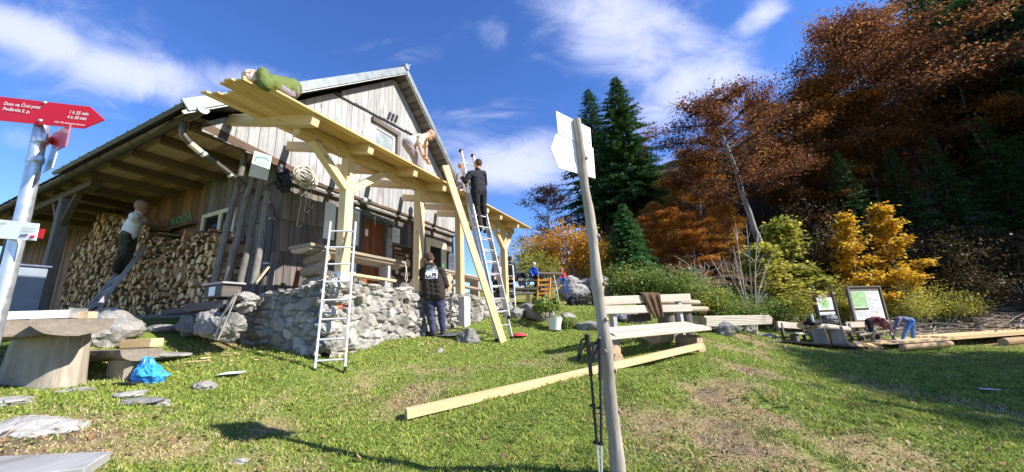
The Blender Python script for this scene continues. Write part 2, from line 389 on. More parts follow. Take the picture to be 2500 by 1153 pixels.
MAT['slate_cloth'] = cloth('slate_blue_shirt', (.14, .15, .24)); MAT['grey_hair'] = cloth('grey_hair', (.4, .38, .35)); MAT['brown_hair'] = cloth('brown_hair', (.07, .045, .03))
MAT['white_hair'] = cloth('white_hair', (.62, .58, .52)); MAT['brown_jacket'] = cloth('brown_jacket_cloth', (.1, .062, .035), .35)
MAT['shoe'] = cloth('dark_shoe', (.04, .035, .032)); MAT['pink_hat'] = cloth('pink_hat', (.75, .22, .28))
def striped():
    b = NB('striped_hat'); z = b.sep(b.obj())[2]; w = b.math('FRACT', b.math('MULTIPLY', z, 26.0))
    return b.out(b.ramp(w, [(.0, (.12, .05, .035)), (.4, (.42, .33, .25)), (.65, (.2, .09, .06)), (.85, (.3, .22, .17))], 'CONSTANT'), .85)
MAT['hat_cloth'] = striped()
def camo():
    b = NB('camouflage_cloth'); nz = b.noise(b.obj(), 7.0, 3.0)
    return b.out(b.ramp(nz, [(.4, (.02, .022, .018)), (.47, (.06, .055, .035)), (.53, (.035, .05, .025)), (.6, (.1, .085, .05))], 'CONSTANT'), .85)
MAT['camo'] = camo()
def mottled_hair():
    b = NB('mottled_bandana'); v = b.voro(b.obj(), 30.0, out='Color'); f = b.sep(v)[0]
    return b.out(b.ramp(f, [(.0, (.3, .1, .05)), (.4, (.7, .64, .55)), (.7, (.35, .4, .36))]), .8)
MAT['bandana'] = mottled_hair()
def stone(name, dark, mid, pale, scale=4.0, moss=0.0):
    b = NB(name); o = b.obj(); r = b.attr('rnd')
    a = b.noise(o, scale, 6.0, .65, .4); c = b.noise(o, scale*5, 5.0, .6)
    f = b.math('MULTIPLY_ADD', a, .6, b.math('MULTIPLY', c, .4)); f = b.math('ADD', f, b.math('MULTIPLY', b.math('SUBTRACT', r, .5), .28))
    col = b.ramp(f, [(.28, dark), (.5, mid), (.72, pale)])
    cr = b.voro(o, scale*1.3, 'DISTANCE_TO_EDGE'); col = b.mix(b.range(cr, .0, .02, .5, 0), col, dark)
    if moss: col = b.mix(b.range(b.noise(o, scale*.8, 4.0), .55, .7, 0, moss), col, (.1, .085, .03))
    return b.out(col, .88, f, .9, .05, spec=.2)
MAT['rock'] = stone('limestone_rock', (.12, .115, .105), (.27, .258, .238), (.43, .412, .38), 3.5)
MAT['rock_dark'] = stone('dark_rock', (.08, .082, .08), (.19, .19, .185), (.33, .33, .32), 2.5, .5)
def wallstone():
    b = NB('rubble_wall_stone'); o = b.obj(); r = b.attr('rnd'); mo = b.attr('mortar')
    a = b.noise(o, 6.0, 6.0, .65, .5); c = b.noise(o, 28.0, 5.0, .65)
    f = b.math('MULTIPLY_ADD', a, .6, b.math('MULTIPLY', c, .4)); f = b.math('ADD', f, b.math('MULTIPLY', b.math('SUBTRACT', r, .5), .4))
    col = b.ramp(f, [(.2, (.12, .115, .105)), (.42, (.25, .238, .22)), (.6, (.38, .362, .335)), (.8, (.53, .51, .475))])
    col = b.mix(b.range(r, .93, .96, 0, .6), col, (.42, .33, .24))
    col = b.mix(b.range(b.noise(o, 2.6, 5.0, .65), .5, .68, 0, .5), col, (.2, .17, .115)); col = b.mix(b.range(b.noise(o, 9.0, 5.0, .7), .6, .7, 0, .5), col, (.07, .068, .062))
    col = b.mix(b.attr('paint'), col, (.55, .13, .06))
    mc = b.ramp(c, [(.3, (.1, .09, .08)), (.7, (.24, .22, .195))]); col = b.mix(mo, col, mc)
    return b.out(col, .9, f, .8, .03, spec=.15)
MAT['wallstone'] = wallstone()
def leafmat(name, stops, trans=.35, rough=.6, orand=.12):
    b = NB(name); r = b.attr('rnd'); f = b.math('ADD', r, b.math('MULTIPLY', b.math('SUBTRACT', b.orand(), .5), orand))
    return b.out(b.ramp(f, stops), rough, trans=trans, spec=.25)
MAT['leaf_beech'] = leafmat('bronze_beech_leaves', [(0, (.09, .036, .02)), (.3, (.2, .075, .022)), (.6, (.39, .15, .028)), (.85, (.56, .25, .04)), (1, (.5, .34, .07))], .48, orand=.6)
MAT['leaf_dull'] = leafmat('dull_brown_twig_leaves', [(0, (.085, .038, .026)), (.5, (.2, .08, .036)), (.85, (.36, .16, .055)), (1, (.45, .25, .08))], .45, orand=.3)
MAT['leaf_orange_beech'] = leafmat('orange_beech_leaves', [(0, (.16, .055, .02)), (.3, (.36, .12, .022)), (.65, (.58, .22, .03)), (.9, (.66, .34, .05)), (1, (.6, .42, .09))], .5, orand=.3)
MAT['leaf_umber'] = leafmat('umber_undergrowth_leaves', [(0, (.03, .022, .012)), (.4, (.075, .05, .022)), (.75, (.12, .09, .03)), (1, (.2, .11, .035))], orand=.3)
MAT['leaf_gold'] = leafmat('golden_leaves', [(0, (.38, .14, .014)), (.35, (.56, .26, .02)), (.75, (.66, .4, .035)), (1, (.5, .42, .08))], .45)
MAT['leaf_dark'] = leafmat('dark_purple_leaves', [(0, (.025, .014, .014)), (.7, (.06, .028, .022)), (1, (.1, .045, .028))])
MAT['leaf_orange'] = leafmat('orange_leaves', [(0, (.34, .1, .012)), (.4, (.5, .2, .015)), (.8, (.6, .34, .03)), (1, (.5, .4, .06))], .4)
MAT['leaf_yellow'] = leafmat('yellow_leaves', [(0, (.4, .2, .015)), (.35, (.6, .34, .025)), (.75, (.68, .46, .04)), (1, (.5, .46, .08))], .45)
MAT['leaf_yellowgreen'] = leafmat('yellow_green_leaves', [(0, (.13, .17, .03)), (.35, (.32, .34, .06)), (.7, (.52, .48, .09)), (1, (.66, .54, .1))], .4)
MAT['leaf_green'] = leafmat('green_shrub_leaves', [(0, (.05, .1, .02)), (.45, (.14, .23, .04)), (.85, (.28, .34, .07)), (1, (.42, .38, .1))], .35, .4)
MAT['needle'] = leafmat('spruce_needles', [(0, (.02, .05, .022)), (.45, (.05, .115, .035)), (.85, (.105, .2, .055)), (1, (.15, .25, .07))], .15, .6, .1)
MAT['needle_fresh'] = leafmat('young_spruce_needles', [(0, (.04, .11, .04)), (.5, (.085, .21, .065)), (1, (.14, .29, .09))], .2)
MAT['twig'] = plain('bare_pale_twig', (.42, .36, .31), .8, 0, .3, 8)
MAT['twig_grey'] = plain('dead_grey_twig', (.3, .24, .2), .8, 0, .3, 8)
MAT['branch_dark'] = plain('dark_branch', (.06, .045, .035), .85, 0, .4, 6)
# ------------------------------------------------------------------ sky (fixed in world directions)
def build_sky():
    w = bpy.data.worlds.new('World'); scene.world = w; w.use_nodes = True; t = w.node_tree; t.nodes.clear()
    def n(typ, ins=None, **props):
        nd = t.nodes.new(typ)
        for k, v in props.items(): setattr(nd, k, v)
        for k, v in (ins or {}).items():
            if isinstance(v, bpy.types.NodeSocket): t.links.new(v, nd.inputs[k])
            else: nd.inputs[k].default_value = v
        return nd
    def ma(op, a, b=0.0, c=0.0): return n('ShaderNodeMath', {0: a, 1: b, 2: c}, operation=op).outputs[0]
    sky = n('ShaderNodeTexSky', sky_type='NISHITA'); sky.sun_disc = False
    sky.sun_elevation = R_(SUN_EL); sky.sun_rotation = R_(SUN_AZ); sky.altitude = 1400; sky.air_density = 1.0; sky.dust_density = 0.15; sky.ozone_density = 3.5
    hs = n('ShaderNodeHueSaturation', {'Hue': 0.513, 'Saturation': 1.2, 'Value': 1.45, 'Fac': 1.0, 'Color': sky.outputs[0]})
    d = n('ShaderNodeTexCoord').outputs['Generated']
    blobs = [(90, 95, 330, 75, 20, 1.1), (340, 180, 330, 75, 12, 1.1), (600, 205, 200, 60, 8, .9), (40, 345, 140, 60, 10, .45), (1500, 90, 260, 150, 30, .9),
             (1680, 215, 280, 95, -25, .95), (1850, 48, 100, 48, -35, .95), (1255, 400, 210, 95, -8, 1.1), (1232, 285, 70, 28, -15, .6), (1205, 85, 70, 80, -30, .45),
             (1620, 60, 280, 60, 30, .75), (1120, 350, 90, 50, 20, .6), (2700, 200, 400, 120, 0, .5), (-600, 300, 500, 150, 0, .5), (250, 140, 520, 150, 12, .62), (1010, 120, 260, 90, -20, .4), (1180, 330, 260, 130, -20, .6), (1450, 420, 220, 90, -10, .6)]
    tot = None
    for (px, py, sx, sy, ang, amp) in blobs:
        c = ray(px, py); L = np.linalg.norm(c); c = c/L
        a = R_(ang); t1 = ray(px+50*math.cos(a), py+50*math.sin(a)); t1 = t1/np.linalg.norm(t1)-c; t1 -= c*(t1@c); k1 = np.linalg.norm(t1)/50; t1 /= np.linalg.norm(t1)
        t2 = np.cross(c, t1)
        v1 = n('ShaderNodeVectorMath', {0: d, 1: tuple(t1/(k1*sx))}, operation='DOT_PRODUCT').outputs['Value']
        v2 = n('ShaderNodeVectorMath', {0: d, 1: tuple(t2/(FPX/L/FPX*FPX/FPX*1.0/1.0*(1.0/1.0)*sy*(1.0/ (1.0)) * (1.0)) if False else t2/(sy/L))}, operation='DOT_PRODUCT').outputs['Value']
        fr = n('ShaderNodeVectorMath', {0: d, 1: tuple(c)}, operation='DOT_PRODUCT').outputs['Value']
        r2 = ma('ADD', ma('MULTIPLY', v1, v1), ma('MULTIPLY', v2, v2))
        g = ma('MULTIPLY', ma('EXPONENT', ma('MULTIPLY', r2, -1.1)), ma('MULTIPLY', ma('GREATER_THAN', fr, 0.0), amp))
        tot = g if tot is None else ma('MAXIMUM', tot, g)
    # streaky cloud noise, stretched along one world direction
    st = n('ShaderNodeMapping', {'Vector': d, 'Rotation': (0.3, 0.5, 0.9), 'Scale': (0.8, 2.6, 2.4)}).outputs[0]
    nz = n('ShaderNodeTexNoise', {'Vector': st, 'Scale': 5.0, 'Detail': 9.0, 'Roughness': 0.66, 'Distortion': 0.7}).outputs['Fac']
    nz2 = n('ShaderNodeTexNoise', {'Vector': st, 'Scale': 1.9, 'Detail': 4.0, 'Roughness': 0.5, 'Distortion': .3}).outputs['Fac']
    nz = ma('ADD', ma('MULTIPLY', nz, .72), ma('MULTIPLY', nz2, .28))
    f = ma('ADD', ma('MULTIPLY', ma('SUBTRACT', nz, 0.5), 2.0), ma('MULTIPLY', tot, 1.12))
    cl = n('ShaderNodeMapRange', {0: f, 1: 0.3, 2: 1.3, 3: 0.0, 4: .8}, interpolation_type='SMOOTHSTEP').outputs[0]
    mx = n('ShaderNodeMix', data_type='RGBA'); t.links.new(cl, mx.inputs[0]); t.links.new(hs.outputs[0], mx.inputs[6]); mx.inputs[7].default_value = (5.3, 5.5, 7.2, 1)
    bg = n('ShaderNodeBackground', {0: mx.outputs[2], 1: 0.09}); o = n('ShaderNodeOutputWorld'); t.links.new(bg.outputs[0], o.inputs[0])
build_sky()

# ------------------------------------------------------------------ terrain
def _cp():
    c = [(0, 0, 0), (0, -6, -.9), (8, -6, -1.1), (-8, -5, -.1), (.67, 2.9, .55)]
    for (x, y, Y) in [(590, 1070, 3.75), (900, 1150, 3.25), (990, 1040, 4.25), (770, 897, 5.25), (1050, 822, 7.6), (1235, 833, 7.9), (1515, 887, 6.2), (1715, 850, 7.5),
                      (100, 927, 4.3), (80, 1040, 3.15), (370, 905, 5.2), (500, 935, 4.7), (250, 1075, 3.0), (30, 980, 3.6),
                      (2000, 842, 14.2), (2200, 846, 14.5), (2450, 848, 14.2), (1750, 868, 8.0), (1700, 905, 6.0), (1900, 1000, 4.3), (2100, 950, 6.6), (2300, 900, 8.8),
                      (2500, 1150, 3.3), (2480, 1000, 5.4), (2000, 1150, 2.9), (1750, 1150, 2.8), (1900, 880, 8.6), (1800, 812, 11.0), (1880, 835, 12.5),
                      (1355, 806, 9.4), (1240, 785, 9.4), (1310, 800, 9.6), (1260, 748, 11.6), (1400, 738, 13.0), (1320, 735, 13.2), (1350, 692, 16.0), (1450, 775, 10.0), (1640, 762, 11.0), (1600, 745, 13.5)]:
        c.append(tuple(P(x, y, Y)))
    for (a, b, z) in [(3.6, 8.6, 2.0), (3.5, 10.5, 1.95), (3.0, 13, 2.05), (2.6, 16.5, 2.2), (1.2, 10, 1.75), (0, 13, 1.8), (3.9, 7.0, 1.55), (3.9, 5.6, 1.36), (6.2, 4.9, 1.47), (7.5, 4.8, 1.56), (8.8, 4.8, 1.7), (10.1, 4.8, 2.05),
                      (6, 9, 1.7), (9, 9, 2.0), (6, 15, 2.2), (11.5, 7, 2.3), (12, 12, 2.6)]:
        c.append(tuple(H2W(a, b, z)))
    c += [(-20, 5, 1.6), (-16, -4, 1.0), (-12, 1.5, 1.3), (14, -5, -.9), (25, -4, -.6), (40, 2, -.2), (-22, 20, 1.6), (-2, 20, 3.3), (4, 20, 3.1), (20, 16.5, .1), (30, 17, .4), (14, 4, -.05), (22, 8, -.05), (9, 1, -.1), (-10, 28, 2.6), (0, 30, 3.4), (12, 28, 3), (30, 28, 1.5), (-30, 40, -2), (0, 55, 1), (45, 20, 0.5), (45, -12, -.5)]
    return np.array(c)
CP = _cp()
def _phi(r): return np.where(r > 1e-9, r*r*np.log(r+1e-12), 0)
def _tps():
    n = len(CP); d = np.linalg.norm(CP[:, None, :2]-CP[None, :, :2], axis=2)
    A = np.zeros((n+3, n+3)); A[:n, :n] = _phi(d) + np.eye(n)*1.2; A[:n, n] = 1; A[:n, n+1:] = CP[:, :2]; A[n, :n] = 1; A[n+1:, :n] = CP[:, :2].T
    return np.linalg.solve(A, np.concatenate([CP[:, 2], [0, 0, 0]]))
TW = _tps()
def _sp(x, k=1.2): return np.log1p(np.exp(np.clip(x*k, -30, 30)))/k
def terrain(X, Y):
    X = np.asarray(X, float); Y = np.asarray(Y, float); sh = X.shape; X = X.ravel(); Y = Y.ravel()
    xc = np.clip(X, -28, 46); yc = np.clip(Y, -8, 48)
    z = np.zeros(len(X)); n = len(CP)
    for i in range(0, len(X), 20000):
        s = slice(i, i+20000); d = np.sqrt((xc[s, None]-CP[None, :, 0])**2 + (yc[s, None]-CP[None, :, 1])**2)
        z[s] = _phi(d)@TW[:n] + TW[n] + TW[n+1]*xc[s] + TW[n+2]*yc[s]
    z -= .12*(np.maximum(0, -28-X) + np.maximum(0, -8-Y)*.4)*np.where(X < 5, 1, .3)
    z -= np.where(X < 0, .1*np.maximum(0, Y-48), 0)
    # wooded slope
    ye = np.interp(X, [-5, 2, 6, 10, 16, 25, 34, 60], [26, 22, 18.5, 15.8, 17.2, 17.6, 15, 4])
    s = np.interp(X, [-6, 0, 6, 10, 14, 20, 30], [0, .05, .2, .36, .6, .74, .8])
    hill = s*_sp(np.minimum(Y, 75)-ye)
    hill = np.maximum(hill, .55*_sp(X-31, .6)*np.clip((Y+14)/10, 0, 1)*np.clip((100-X)/40, .3, 1))
    hill = 42*np.tanh(hill/42)
    z = z + hill
    near = np.exp(-((X-1)**2+(Y-5)**2)/300)
    z = z + (fbm(X*.9, Y*.9, 4, 3)-.5)*.13*near + (fbm(X*3.3, Y*3.3, 3, 9)-.5)*.05*near + (fbm(X*.35, Y*.35, 4, 5)-.5)*np.clip(hill*.5, 0, 1.4)
    # rough dry bank on the near right
    bank = np.exp(-(((X-2.6)/1.6)**2+((Y-4.6)/1.6)**2)); z = z + bank*(fbm(X*2.2, Y*2.2, 4, 21)-.5)*.34
    return z.reshape(sh)
def gz(x, y): return float(terrain(np.array([x]), np.array([y]))[0])
def G(px, py, ymax=40):                # where the line of sight through a photo pixel meets the ground
    d = ray(px, py); ts = np.linspace(.8, ymax, 1600)/d[1]; pts = d[None]*ts[:, None]; pts[:, 2] += CAMH
    below = pts[:, 2] < terrain(pts[:, 0], pts[:, 1]); i = int(np.argmax(below)) if below.any() else len(ts)-1
    return np.array([pts[i, 0], pts[i, 1], gz(pts[i, 0], pts[i, 1])])
def hgz(a, b): w = H2W(a, b, 0); return gz(w[0], w[1])

def dryness(X, Y):
    """0 = fresh turf, 1 = dead grass and bare soil"""
    d = fbm(X*.8+3, Y*.8, 5, 31)
    left = np.exp(-(((X+3.9)/2.0)**2+((Y-3.0)/1.0)**2))*.34
    bank = np.exp(-(((X-3.0)/2.3)**2+((Y-4.2)/2.0)**2))*.21 + np.exp(-(((X-1.2)/1.3)**2+((Y-3.0)/.6)**2))*.12
    wallside = np.exp(-(((X+2.0)/2.5)**2+((Y-6.4)/.6)**2))*.1
    fine = (fbm(X*4.5, Y*4.5, 4, 77)-.5)*.85
    return np.clip((d-.54)*2.6 + (left+bank+wallside)*2.1 + fine + .14, 0, 1)
def forestness(X, Y):
    ye = np.interp(X, [-5, 2, 6, 10, 16, 25, 34, 60], [26, 22, 18.5, 15.3, 16.6, 17.0, 15, 4])
    return np.clip((Y-ye)*.6+.3 + (fbm(X*.7, Y*.7, 3, 8)-.5)*1.5, 0, 1)*np.clip((X+2)/4, 0, 1)

def build_ground():
    xs = np.unique(np.concatenate([[-3000, -1500, -700, -350, -180, -100, -65, -45, -35], np.arange(-30, -9, .6), np.arange(-9, 10, .14), np.arange(10, 48, .45), [52, 58, 66, 80, 100, 150, 250, 500, 1200, 3000]]))
    ys = np.unique(np.concatenate([[-3000, -1200, -500, -200, -100, -50, -30, -20, -14], np.arange(-10, 1, .6), np.arange(1, 13, .14), np.arange(13, 50, .45), [53, 58, 66, 80, 100, 150, 250, 500, 1200, 3000]]))
    X, Y = np.meshgrid(xs, ys, indexing='ij'); Z = terrain(X, Y); far = np.maximum(np.abs(X), np.abs(Y)); Z = np.where(far > 150, Z-(far-150)*.06, Z)
    nx, ny = X.shape; idx = np.arange(nx*ny).reshape(nx, ny)
    F = np.stack([idx[:-1, :-1], idx[1:, :-1], idx[1:, 1:], idx[:-1, 1:]], -1).reshape(-1, 4)
    mb = MB(); mb.add(np.stack([X, Y, Z], -1).reshape(-1, 3), F.ravel(), np.full(len(F), 4), None, .5, 0, True)
    b = NB('meadow_soil_and_turf'); dr = b.attr('dry'); fo = b.attr('forest'); o = b.obj()
    n1 = b.noise(o, 9.0, 5.0, .65); n2 = b.noise(o, 40.0, 4.0, .7)
    g = b.ramp(n2, [(.3, (.08, .11, .022)), (.55, (.17, .22, .045)), (.75, (.28, .31, .085))])
    dcol = b.ramp(n2, [(.3, (.12, .085, .045)), (.5, (.26, .195, .1)), (.72, (.4, .32, .18))])
    soil = b.ramp(n1, [(.35, (.1, .07, .045)), (.65, (.22, .165, .115))])
    c = b.mix(b.range(dr, .25, .7), g, dcol); c = b.mix(b.range(dr, .72, .95), c, soil)
    fl = b.ramp(n1, [(.3, (.035, .024, .015)), (.55, (.1, .06, .03)), (.75, (.17, .105, .05))])
    c = b.mix(fo, c, fl)
    mt = b.out(c, .95, b.math('ADD', n2, n1), .6, .03, spec=.1)
    ob = struct(mb, 'ground', mt); me = ob.data
    for nm, f in (('dry', dryness), ('forest', forestness)):
        at = me.attributes.new(nm, 'FLOAT', 'POINT'); at.data.foreach_set('value', f(X.ravel(), Y.ravel()))
build_ground()

EXCL = []           # (hut-frame rectangles and world discs without grass)
def excluded(X, Y):
    a = X*E1[0]+Y*E1[1]; b = X*E2[0]+Y*E2[1]
    m = (a > 3.95) & (b > 5.02) & (a < 11.5); m |= (a > 2.9) & (b > 7.2) & (a < 11)
    for (cx, cy, r) in EXCL: m |= (X-cx)**2+(Y-cy)**2 < r*r
    return m
def build_grass():
    rs = np.random.RandomState(3); Xs = []; Ys = []
    for (y0, y1, dens) in [(1.5, 3.2, 6500), (3.2, 5, 4400), (5, 7.5, 1900), (7.5, 11, 850), (11, 16, 260)]:
        xm = min(1.75*y1, 26); area = (y1-y0)*2*xm; n = int(area*dens)
        x = rs.uniform(-xm, xm, n); y = rs.uniform(y0, y1, n); k = np.abs(x) < 1.58*y+.6; Xs.append(x[k]); Ys.append(y[k])
    X = np.concatenate(Xs); Y = np.concatenate(Ys)
    clump = fbm(X*5.5, Y*5.5, 3, 55); dr = dryness(X, Y)
    keep = ~excluded(X, Y) & (rs.rand(len(X)) < np.clip(1.12-dr*.8, .16, 1)*np.clip(.3+clump*1.5, .2, 1)) & (forestness(X, Y) < .6)
    X = X[keep]; Y = Y[keep]; dr = dr[keep]; clump = clump[keep]; Z = terrain(X, Y); n = len(X)
    dist = np.hypot(X, Y); h = rs.uniform(.016, .04, n)*(.55+clump*1.0)*(1+np.clip(dist-6, 0, 8)*.05)*np.where(dr > .5, .75, 1)
    tuft = rs.rand(n) < .012; h = np.where(tuft, h*2.1, h)
    w = rs.uniform(.0028, .0052, n)*(1+np.clip(dist-3, 0, 12)*.26); an = rs.rand(n)*2*np.pi; le = rs.uniform(.2, 1.2, n)*h; la = rs.rand(n)*2*np.pi
    base = np.stack([X, Y, Z-.006], 1); sx = np.stack([np.cos(an)*w, np.sin(an)*w, 0*w], 1)
    mid = base + np.stack([np.cos(la)*le*.35, np.sin(la)*le*.35, h*.6], 1); tip = base + np.stack([np.cos(la)*le, np.sin(la)*le, h], 1)
    col = np.clip(.46+rs.randn(n)*.13 + (clump-.5)*.5 - (dr-.3)*.2, 0, .74); isdry = rs.rand(n) < np.clip(dr*1.05-.04, .03, .85)
    col = np.where(isdry, rs.uniform(.8, 1, n), col)
    mb = MB(); Q = np.stack([base-sx, base+sx, mid+sx*.75, mid-sx*.75], 1); T = np.stack([mid-sx*.75, mid+sx*.75, tip], 1)
    mb.quads(Q, col); mb.quads(T, col)
    b = NB('grass_blades'); r = b.attr('rnd')
    mt = b.out(b.ramp(r, [(0, (.075, .12, .02)), (.3, (.16, .23, .036)), (.55, (.29, .36, .065)), (.76, (.44, .47, .12)), (.78, (.4, .31, .15)), (1, (.6, .5, .29))]), .6, trans=.3, spec=.25)
    o = mb.thing('grass', mt, None, None, (0, 0, 0), kind='stuff'); o['label'] = 'short autumn grass with dry yellow patches covering the meadow'; o['category'] = 'grass'
    # broad leaves of clover and plantain and fallen leaves between the blades
    n = 42000; y = rs.uniform(1.6, 8.5, n)**1.0; x = rs.uniform(-1.6, 1.6, n)*y; dr = dryness(x, y); cl = fbm(x*2.5, y*2.5, 3, 91)
    k = ~excluded(x, y) & (((cl > .52) & (rs.rand(n) < .75)) | (rs.rand(n) < .16)); x = x[k]; y = y[k]; dr = dr[k]; n = len(x); z = terrain(x, y)+rs.uniform(.008, .035, n)
    s = rs.uniform(.007, .019, n); a = rs.rand(n)*6.28; tl = rs.randn(n, 2)*.35
    ux = np.stack([np.cos(a), np.sin(a), tl[:, 0]], 1)*s[:, None]; uy = np.stack([-np.sin(a), np.cos(a), tl[:, 1]], 1)*s[:, None]*.62; c = np.stack([x, y, z], 1)
    Q = np.stack([c-ux, c-uy, c+ux, c+uy], 1); br = rs.rand(n) < .16+.22*dr
    mb = MB(); mb.quads(Q, np.where(br, rs.uniform(.72, 1, n), rs.uniform(0, .6, n)))
    n = 2600; y = rs.uniform(1.8, 13, n); x = rs.uniform(-1.6, 1.6, n)*y; k = ~excluded(x, y); x = x[k]; y = y[k]; n = len(x); z = terrain(x, y)+rs.uniform(.015, .045, n)
    s = rs.uniform(.018, .034, n); a = rs.rand(n)*6.28; tl = rs.randn(n, 2)*.4; c = np.stack([x, y, z], 1)
    ux = np.stack([np.cos(a), np.sin(a), tl[:, 0]], 1)*s[:, None]; uy = np.stack([-np.sin(a), np.cos(a), tl[:, 1]], 1)*s[:, None]*.6
    mb.quads(np.stack([c-ux, c-uy, c+ux, c+uy], 1), rs.uniform(.72, 1, n))
    b = NB('meadow_weeds'); r = b.attr('rnd')
    mt = b.out(b.ramp(r, [(0, (.04, .09, .02)), (.6, (.14, .22, .05)), (.68, (.16, .2, .06)), (.74, (.2, .11, .05)), (1, (.36, .22, .11))]), .6, trans=.25)
    o = mb.thing('meadow_weeds', mt, None, None, (0, 0, 0), kind='stuff'); o['label'] = 'clover, plantain and fallen leaves lying among the grass'; o['category'] = 'weeds'
# ------------------------------------------------------------------ the mountain hut (hut frame: a along the gable, b away from it, z up)
def build_hut():
    rr = random.Random(11)
    hut = thing('mountain_hut', 'old weathered wooden hut with steep gable, deep porch eave and sheet metal roof', 'hut', (7, 11, 2.2), 'h')
    GB, SA, RA, BK, APA, APZ = 6.8, 4.25, 9.95, 22.0, 6.95, 8.62
    def roofz(a): return APZ - (.835*(APA-a) if a < APA else .93*(a-APA))
    # solid cores behind the boards, added to block light coming through
    m = MB(); m.box((SA+.06, GB+.06, 2.0), (RA-.04, BK, 4.98), 1, .4); m.part('wall', MAT['dark_grey_wood'], hut)
    m = MB()
    poly = [(2.78, 4.98), (RA+.02, 4.98), (RA+.3, roofz(RA+.3)-.25), (APA, APZ-.2), (2.78, roofz(2.78)-.16)]
    m.prism(poly, (0, GB-.02, 0), (1, 0, 0), (0, 0, 1), (0, 1, 0), .1, .3); m.part('gable_core', MAT['dark_grey_wood'], hut)
    # lower gable wall: courses of upright boards, each flaring over the one below
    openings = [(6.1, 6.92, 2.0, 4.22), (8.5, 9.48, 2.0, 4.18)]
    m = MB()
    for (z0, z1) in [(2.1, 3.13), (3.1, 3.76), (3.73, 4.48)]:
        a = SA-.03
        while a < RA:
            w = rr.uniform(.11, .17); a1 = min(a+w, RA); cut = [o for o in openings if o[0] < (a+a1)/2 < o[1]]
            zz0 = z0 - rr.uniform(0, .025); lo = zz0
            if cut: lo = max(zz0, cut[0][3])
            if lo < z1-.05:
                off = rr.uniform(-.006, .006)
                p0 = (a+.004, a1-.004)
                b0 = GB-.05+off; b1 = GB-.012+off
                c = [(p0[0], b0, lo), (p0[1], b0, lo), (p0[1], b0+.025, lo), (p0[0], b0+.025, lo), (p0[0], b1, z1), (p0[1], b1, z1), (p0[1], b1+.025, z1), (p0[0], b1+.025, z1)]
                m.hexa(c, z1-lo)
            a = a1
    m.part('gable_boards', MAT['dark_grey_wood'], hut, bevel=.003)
    m = MB(); m.box((SA-.08, GB-.1, 4.46), (RA+.02, GB+.05, 4.51), 0, .3); m.part('cap_board', MAT['dark_grey_wood'], hut)
    # pale strip of wall between cap board and the overhanging upper cladding
    m = MB(); a = SA
    while a < RA:
        w = rr.uniform(.13, .2); m.box((a+.003, GB-.03, 4.51), (min(a+w, RA)-.003, GB+.05, 4.72), 2, rr.random()); a += w
    m.part('strip_boards', MAT['grey_wood'], hut)
    # upper gable cladding in two tiers
    def tier(z0f, z1f, b, a0, a1, name, win=None):
        m = MB(); a = a0
        while a < a1:
            w = rr.uniform(.14, .2); ae = min(a+w, a1); am = (a+ae)/2
            z0 = z0f(am) - rr.uniform(0, .03); zl = z1f(a+.004); zr = z1f(ae-.004); off = rr.uniform(-.005, .005)
            segs = [(z0, None)]
            if win and win[0] < am < win[1]: segs = [(z0, win[2]), (win[3], None)]
            for (s0, s1) in segs:
                l = zl if s1 is None else min(s1, zl); r = zr if s1 is None else min(s1, zr)
                if min(l, r) > s0+.04:
                    x0, x1 = a+.003, ae-.003
                    m.hexa([(x0, b+off, s0), (x1, b+off, s0), (x1, b+off+.028, s0), (x0, b+off+.028, s0), (x0, b+off, l), (x1, b+off, r), (x1, b+off+.028, r), (x0, b+off+.028, l)], max(l, r)-s0)
            a = ae
        m.part(name, MAT['grey_wood'], hut, bevel=.004)
    t0 = lambda a: np.interp(a, [2.7, 4.2, 10], [4.86, 4.68, 4.64]); rz = lambda a: roofz(a)-.14
    split = lambda a: 6.93+.085*(a-5.1)
    W = (6.3, 7.08, 5.85, 6.78)
    tier(t0, lambda a: min(rz(a), split(a)+.06), GB-.085, 2.76, RA+.35, 'lower_gable_cladding', W)
    tier(split, rz, GB-.125, 4.95, 8.9, 'upper_gable_cladding')
    m = MB(); m.bar((5.05, GB-.1, 6.9), (7.85, GB-.1, 7.13), .03, .05, rnd=.1); m.part('gap_shade_strip', MAT['black_plastic'], hut)  # black strip set in to draw the shade under the upper cladding
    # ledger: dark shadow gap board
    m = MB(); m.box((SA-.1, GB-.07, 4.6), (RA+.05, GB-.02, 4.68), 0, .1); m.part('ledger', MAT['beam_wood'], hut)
    # gable window
    f = MB()
    for (lo, hi, ax) in [((6.3, 0, 5.85), (6.38, 0, 6.78), 2), ((7.0, 0, 5.85), (7.08, 0, 6.78), 2), ((6.38, 0, 6.69), (7.0, 0, 6.78), 0), ((6.38, 0, 5.85), (7.0, 0, 5.93), 0)]:
        f.box((lo[0], GB-.075, lo[2]), (hi[0], GB-.0, hi[2]), ax)
    wf = f.part('window', MAT['white_paint'], hut)
    p = MB(); p.box((6.38, GB-.045, 5.93), (7.0, GB-.035, 6.69), 2); p.part('pane', MAT['pale_glass'], wf)
    p = MB(); p.box((6.2, GB-.16, 6.78), (7.2, GB-.03, 6.9), 0); p.box((7.09, GB-.16, 5.8), (7.2, GB-.03, 6.78), 2); p.part('window_frame', MAT['dark_grey_wood'], wf)
    # three slanting vents
    m = MB()
    for k in range(3): m.bar((6.72+.13*k, GB-.15, 7.1+.02*k), (6.79+.13*k, GB-.15, 7.32+.02*k), .06, .03, up=(0, 1, 0), rnd=.1)
    m.part('vent', MAT['black_plastic'], hut)
    # side wall under the porch
    m = MB(); b = GB-.02
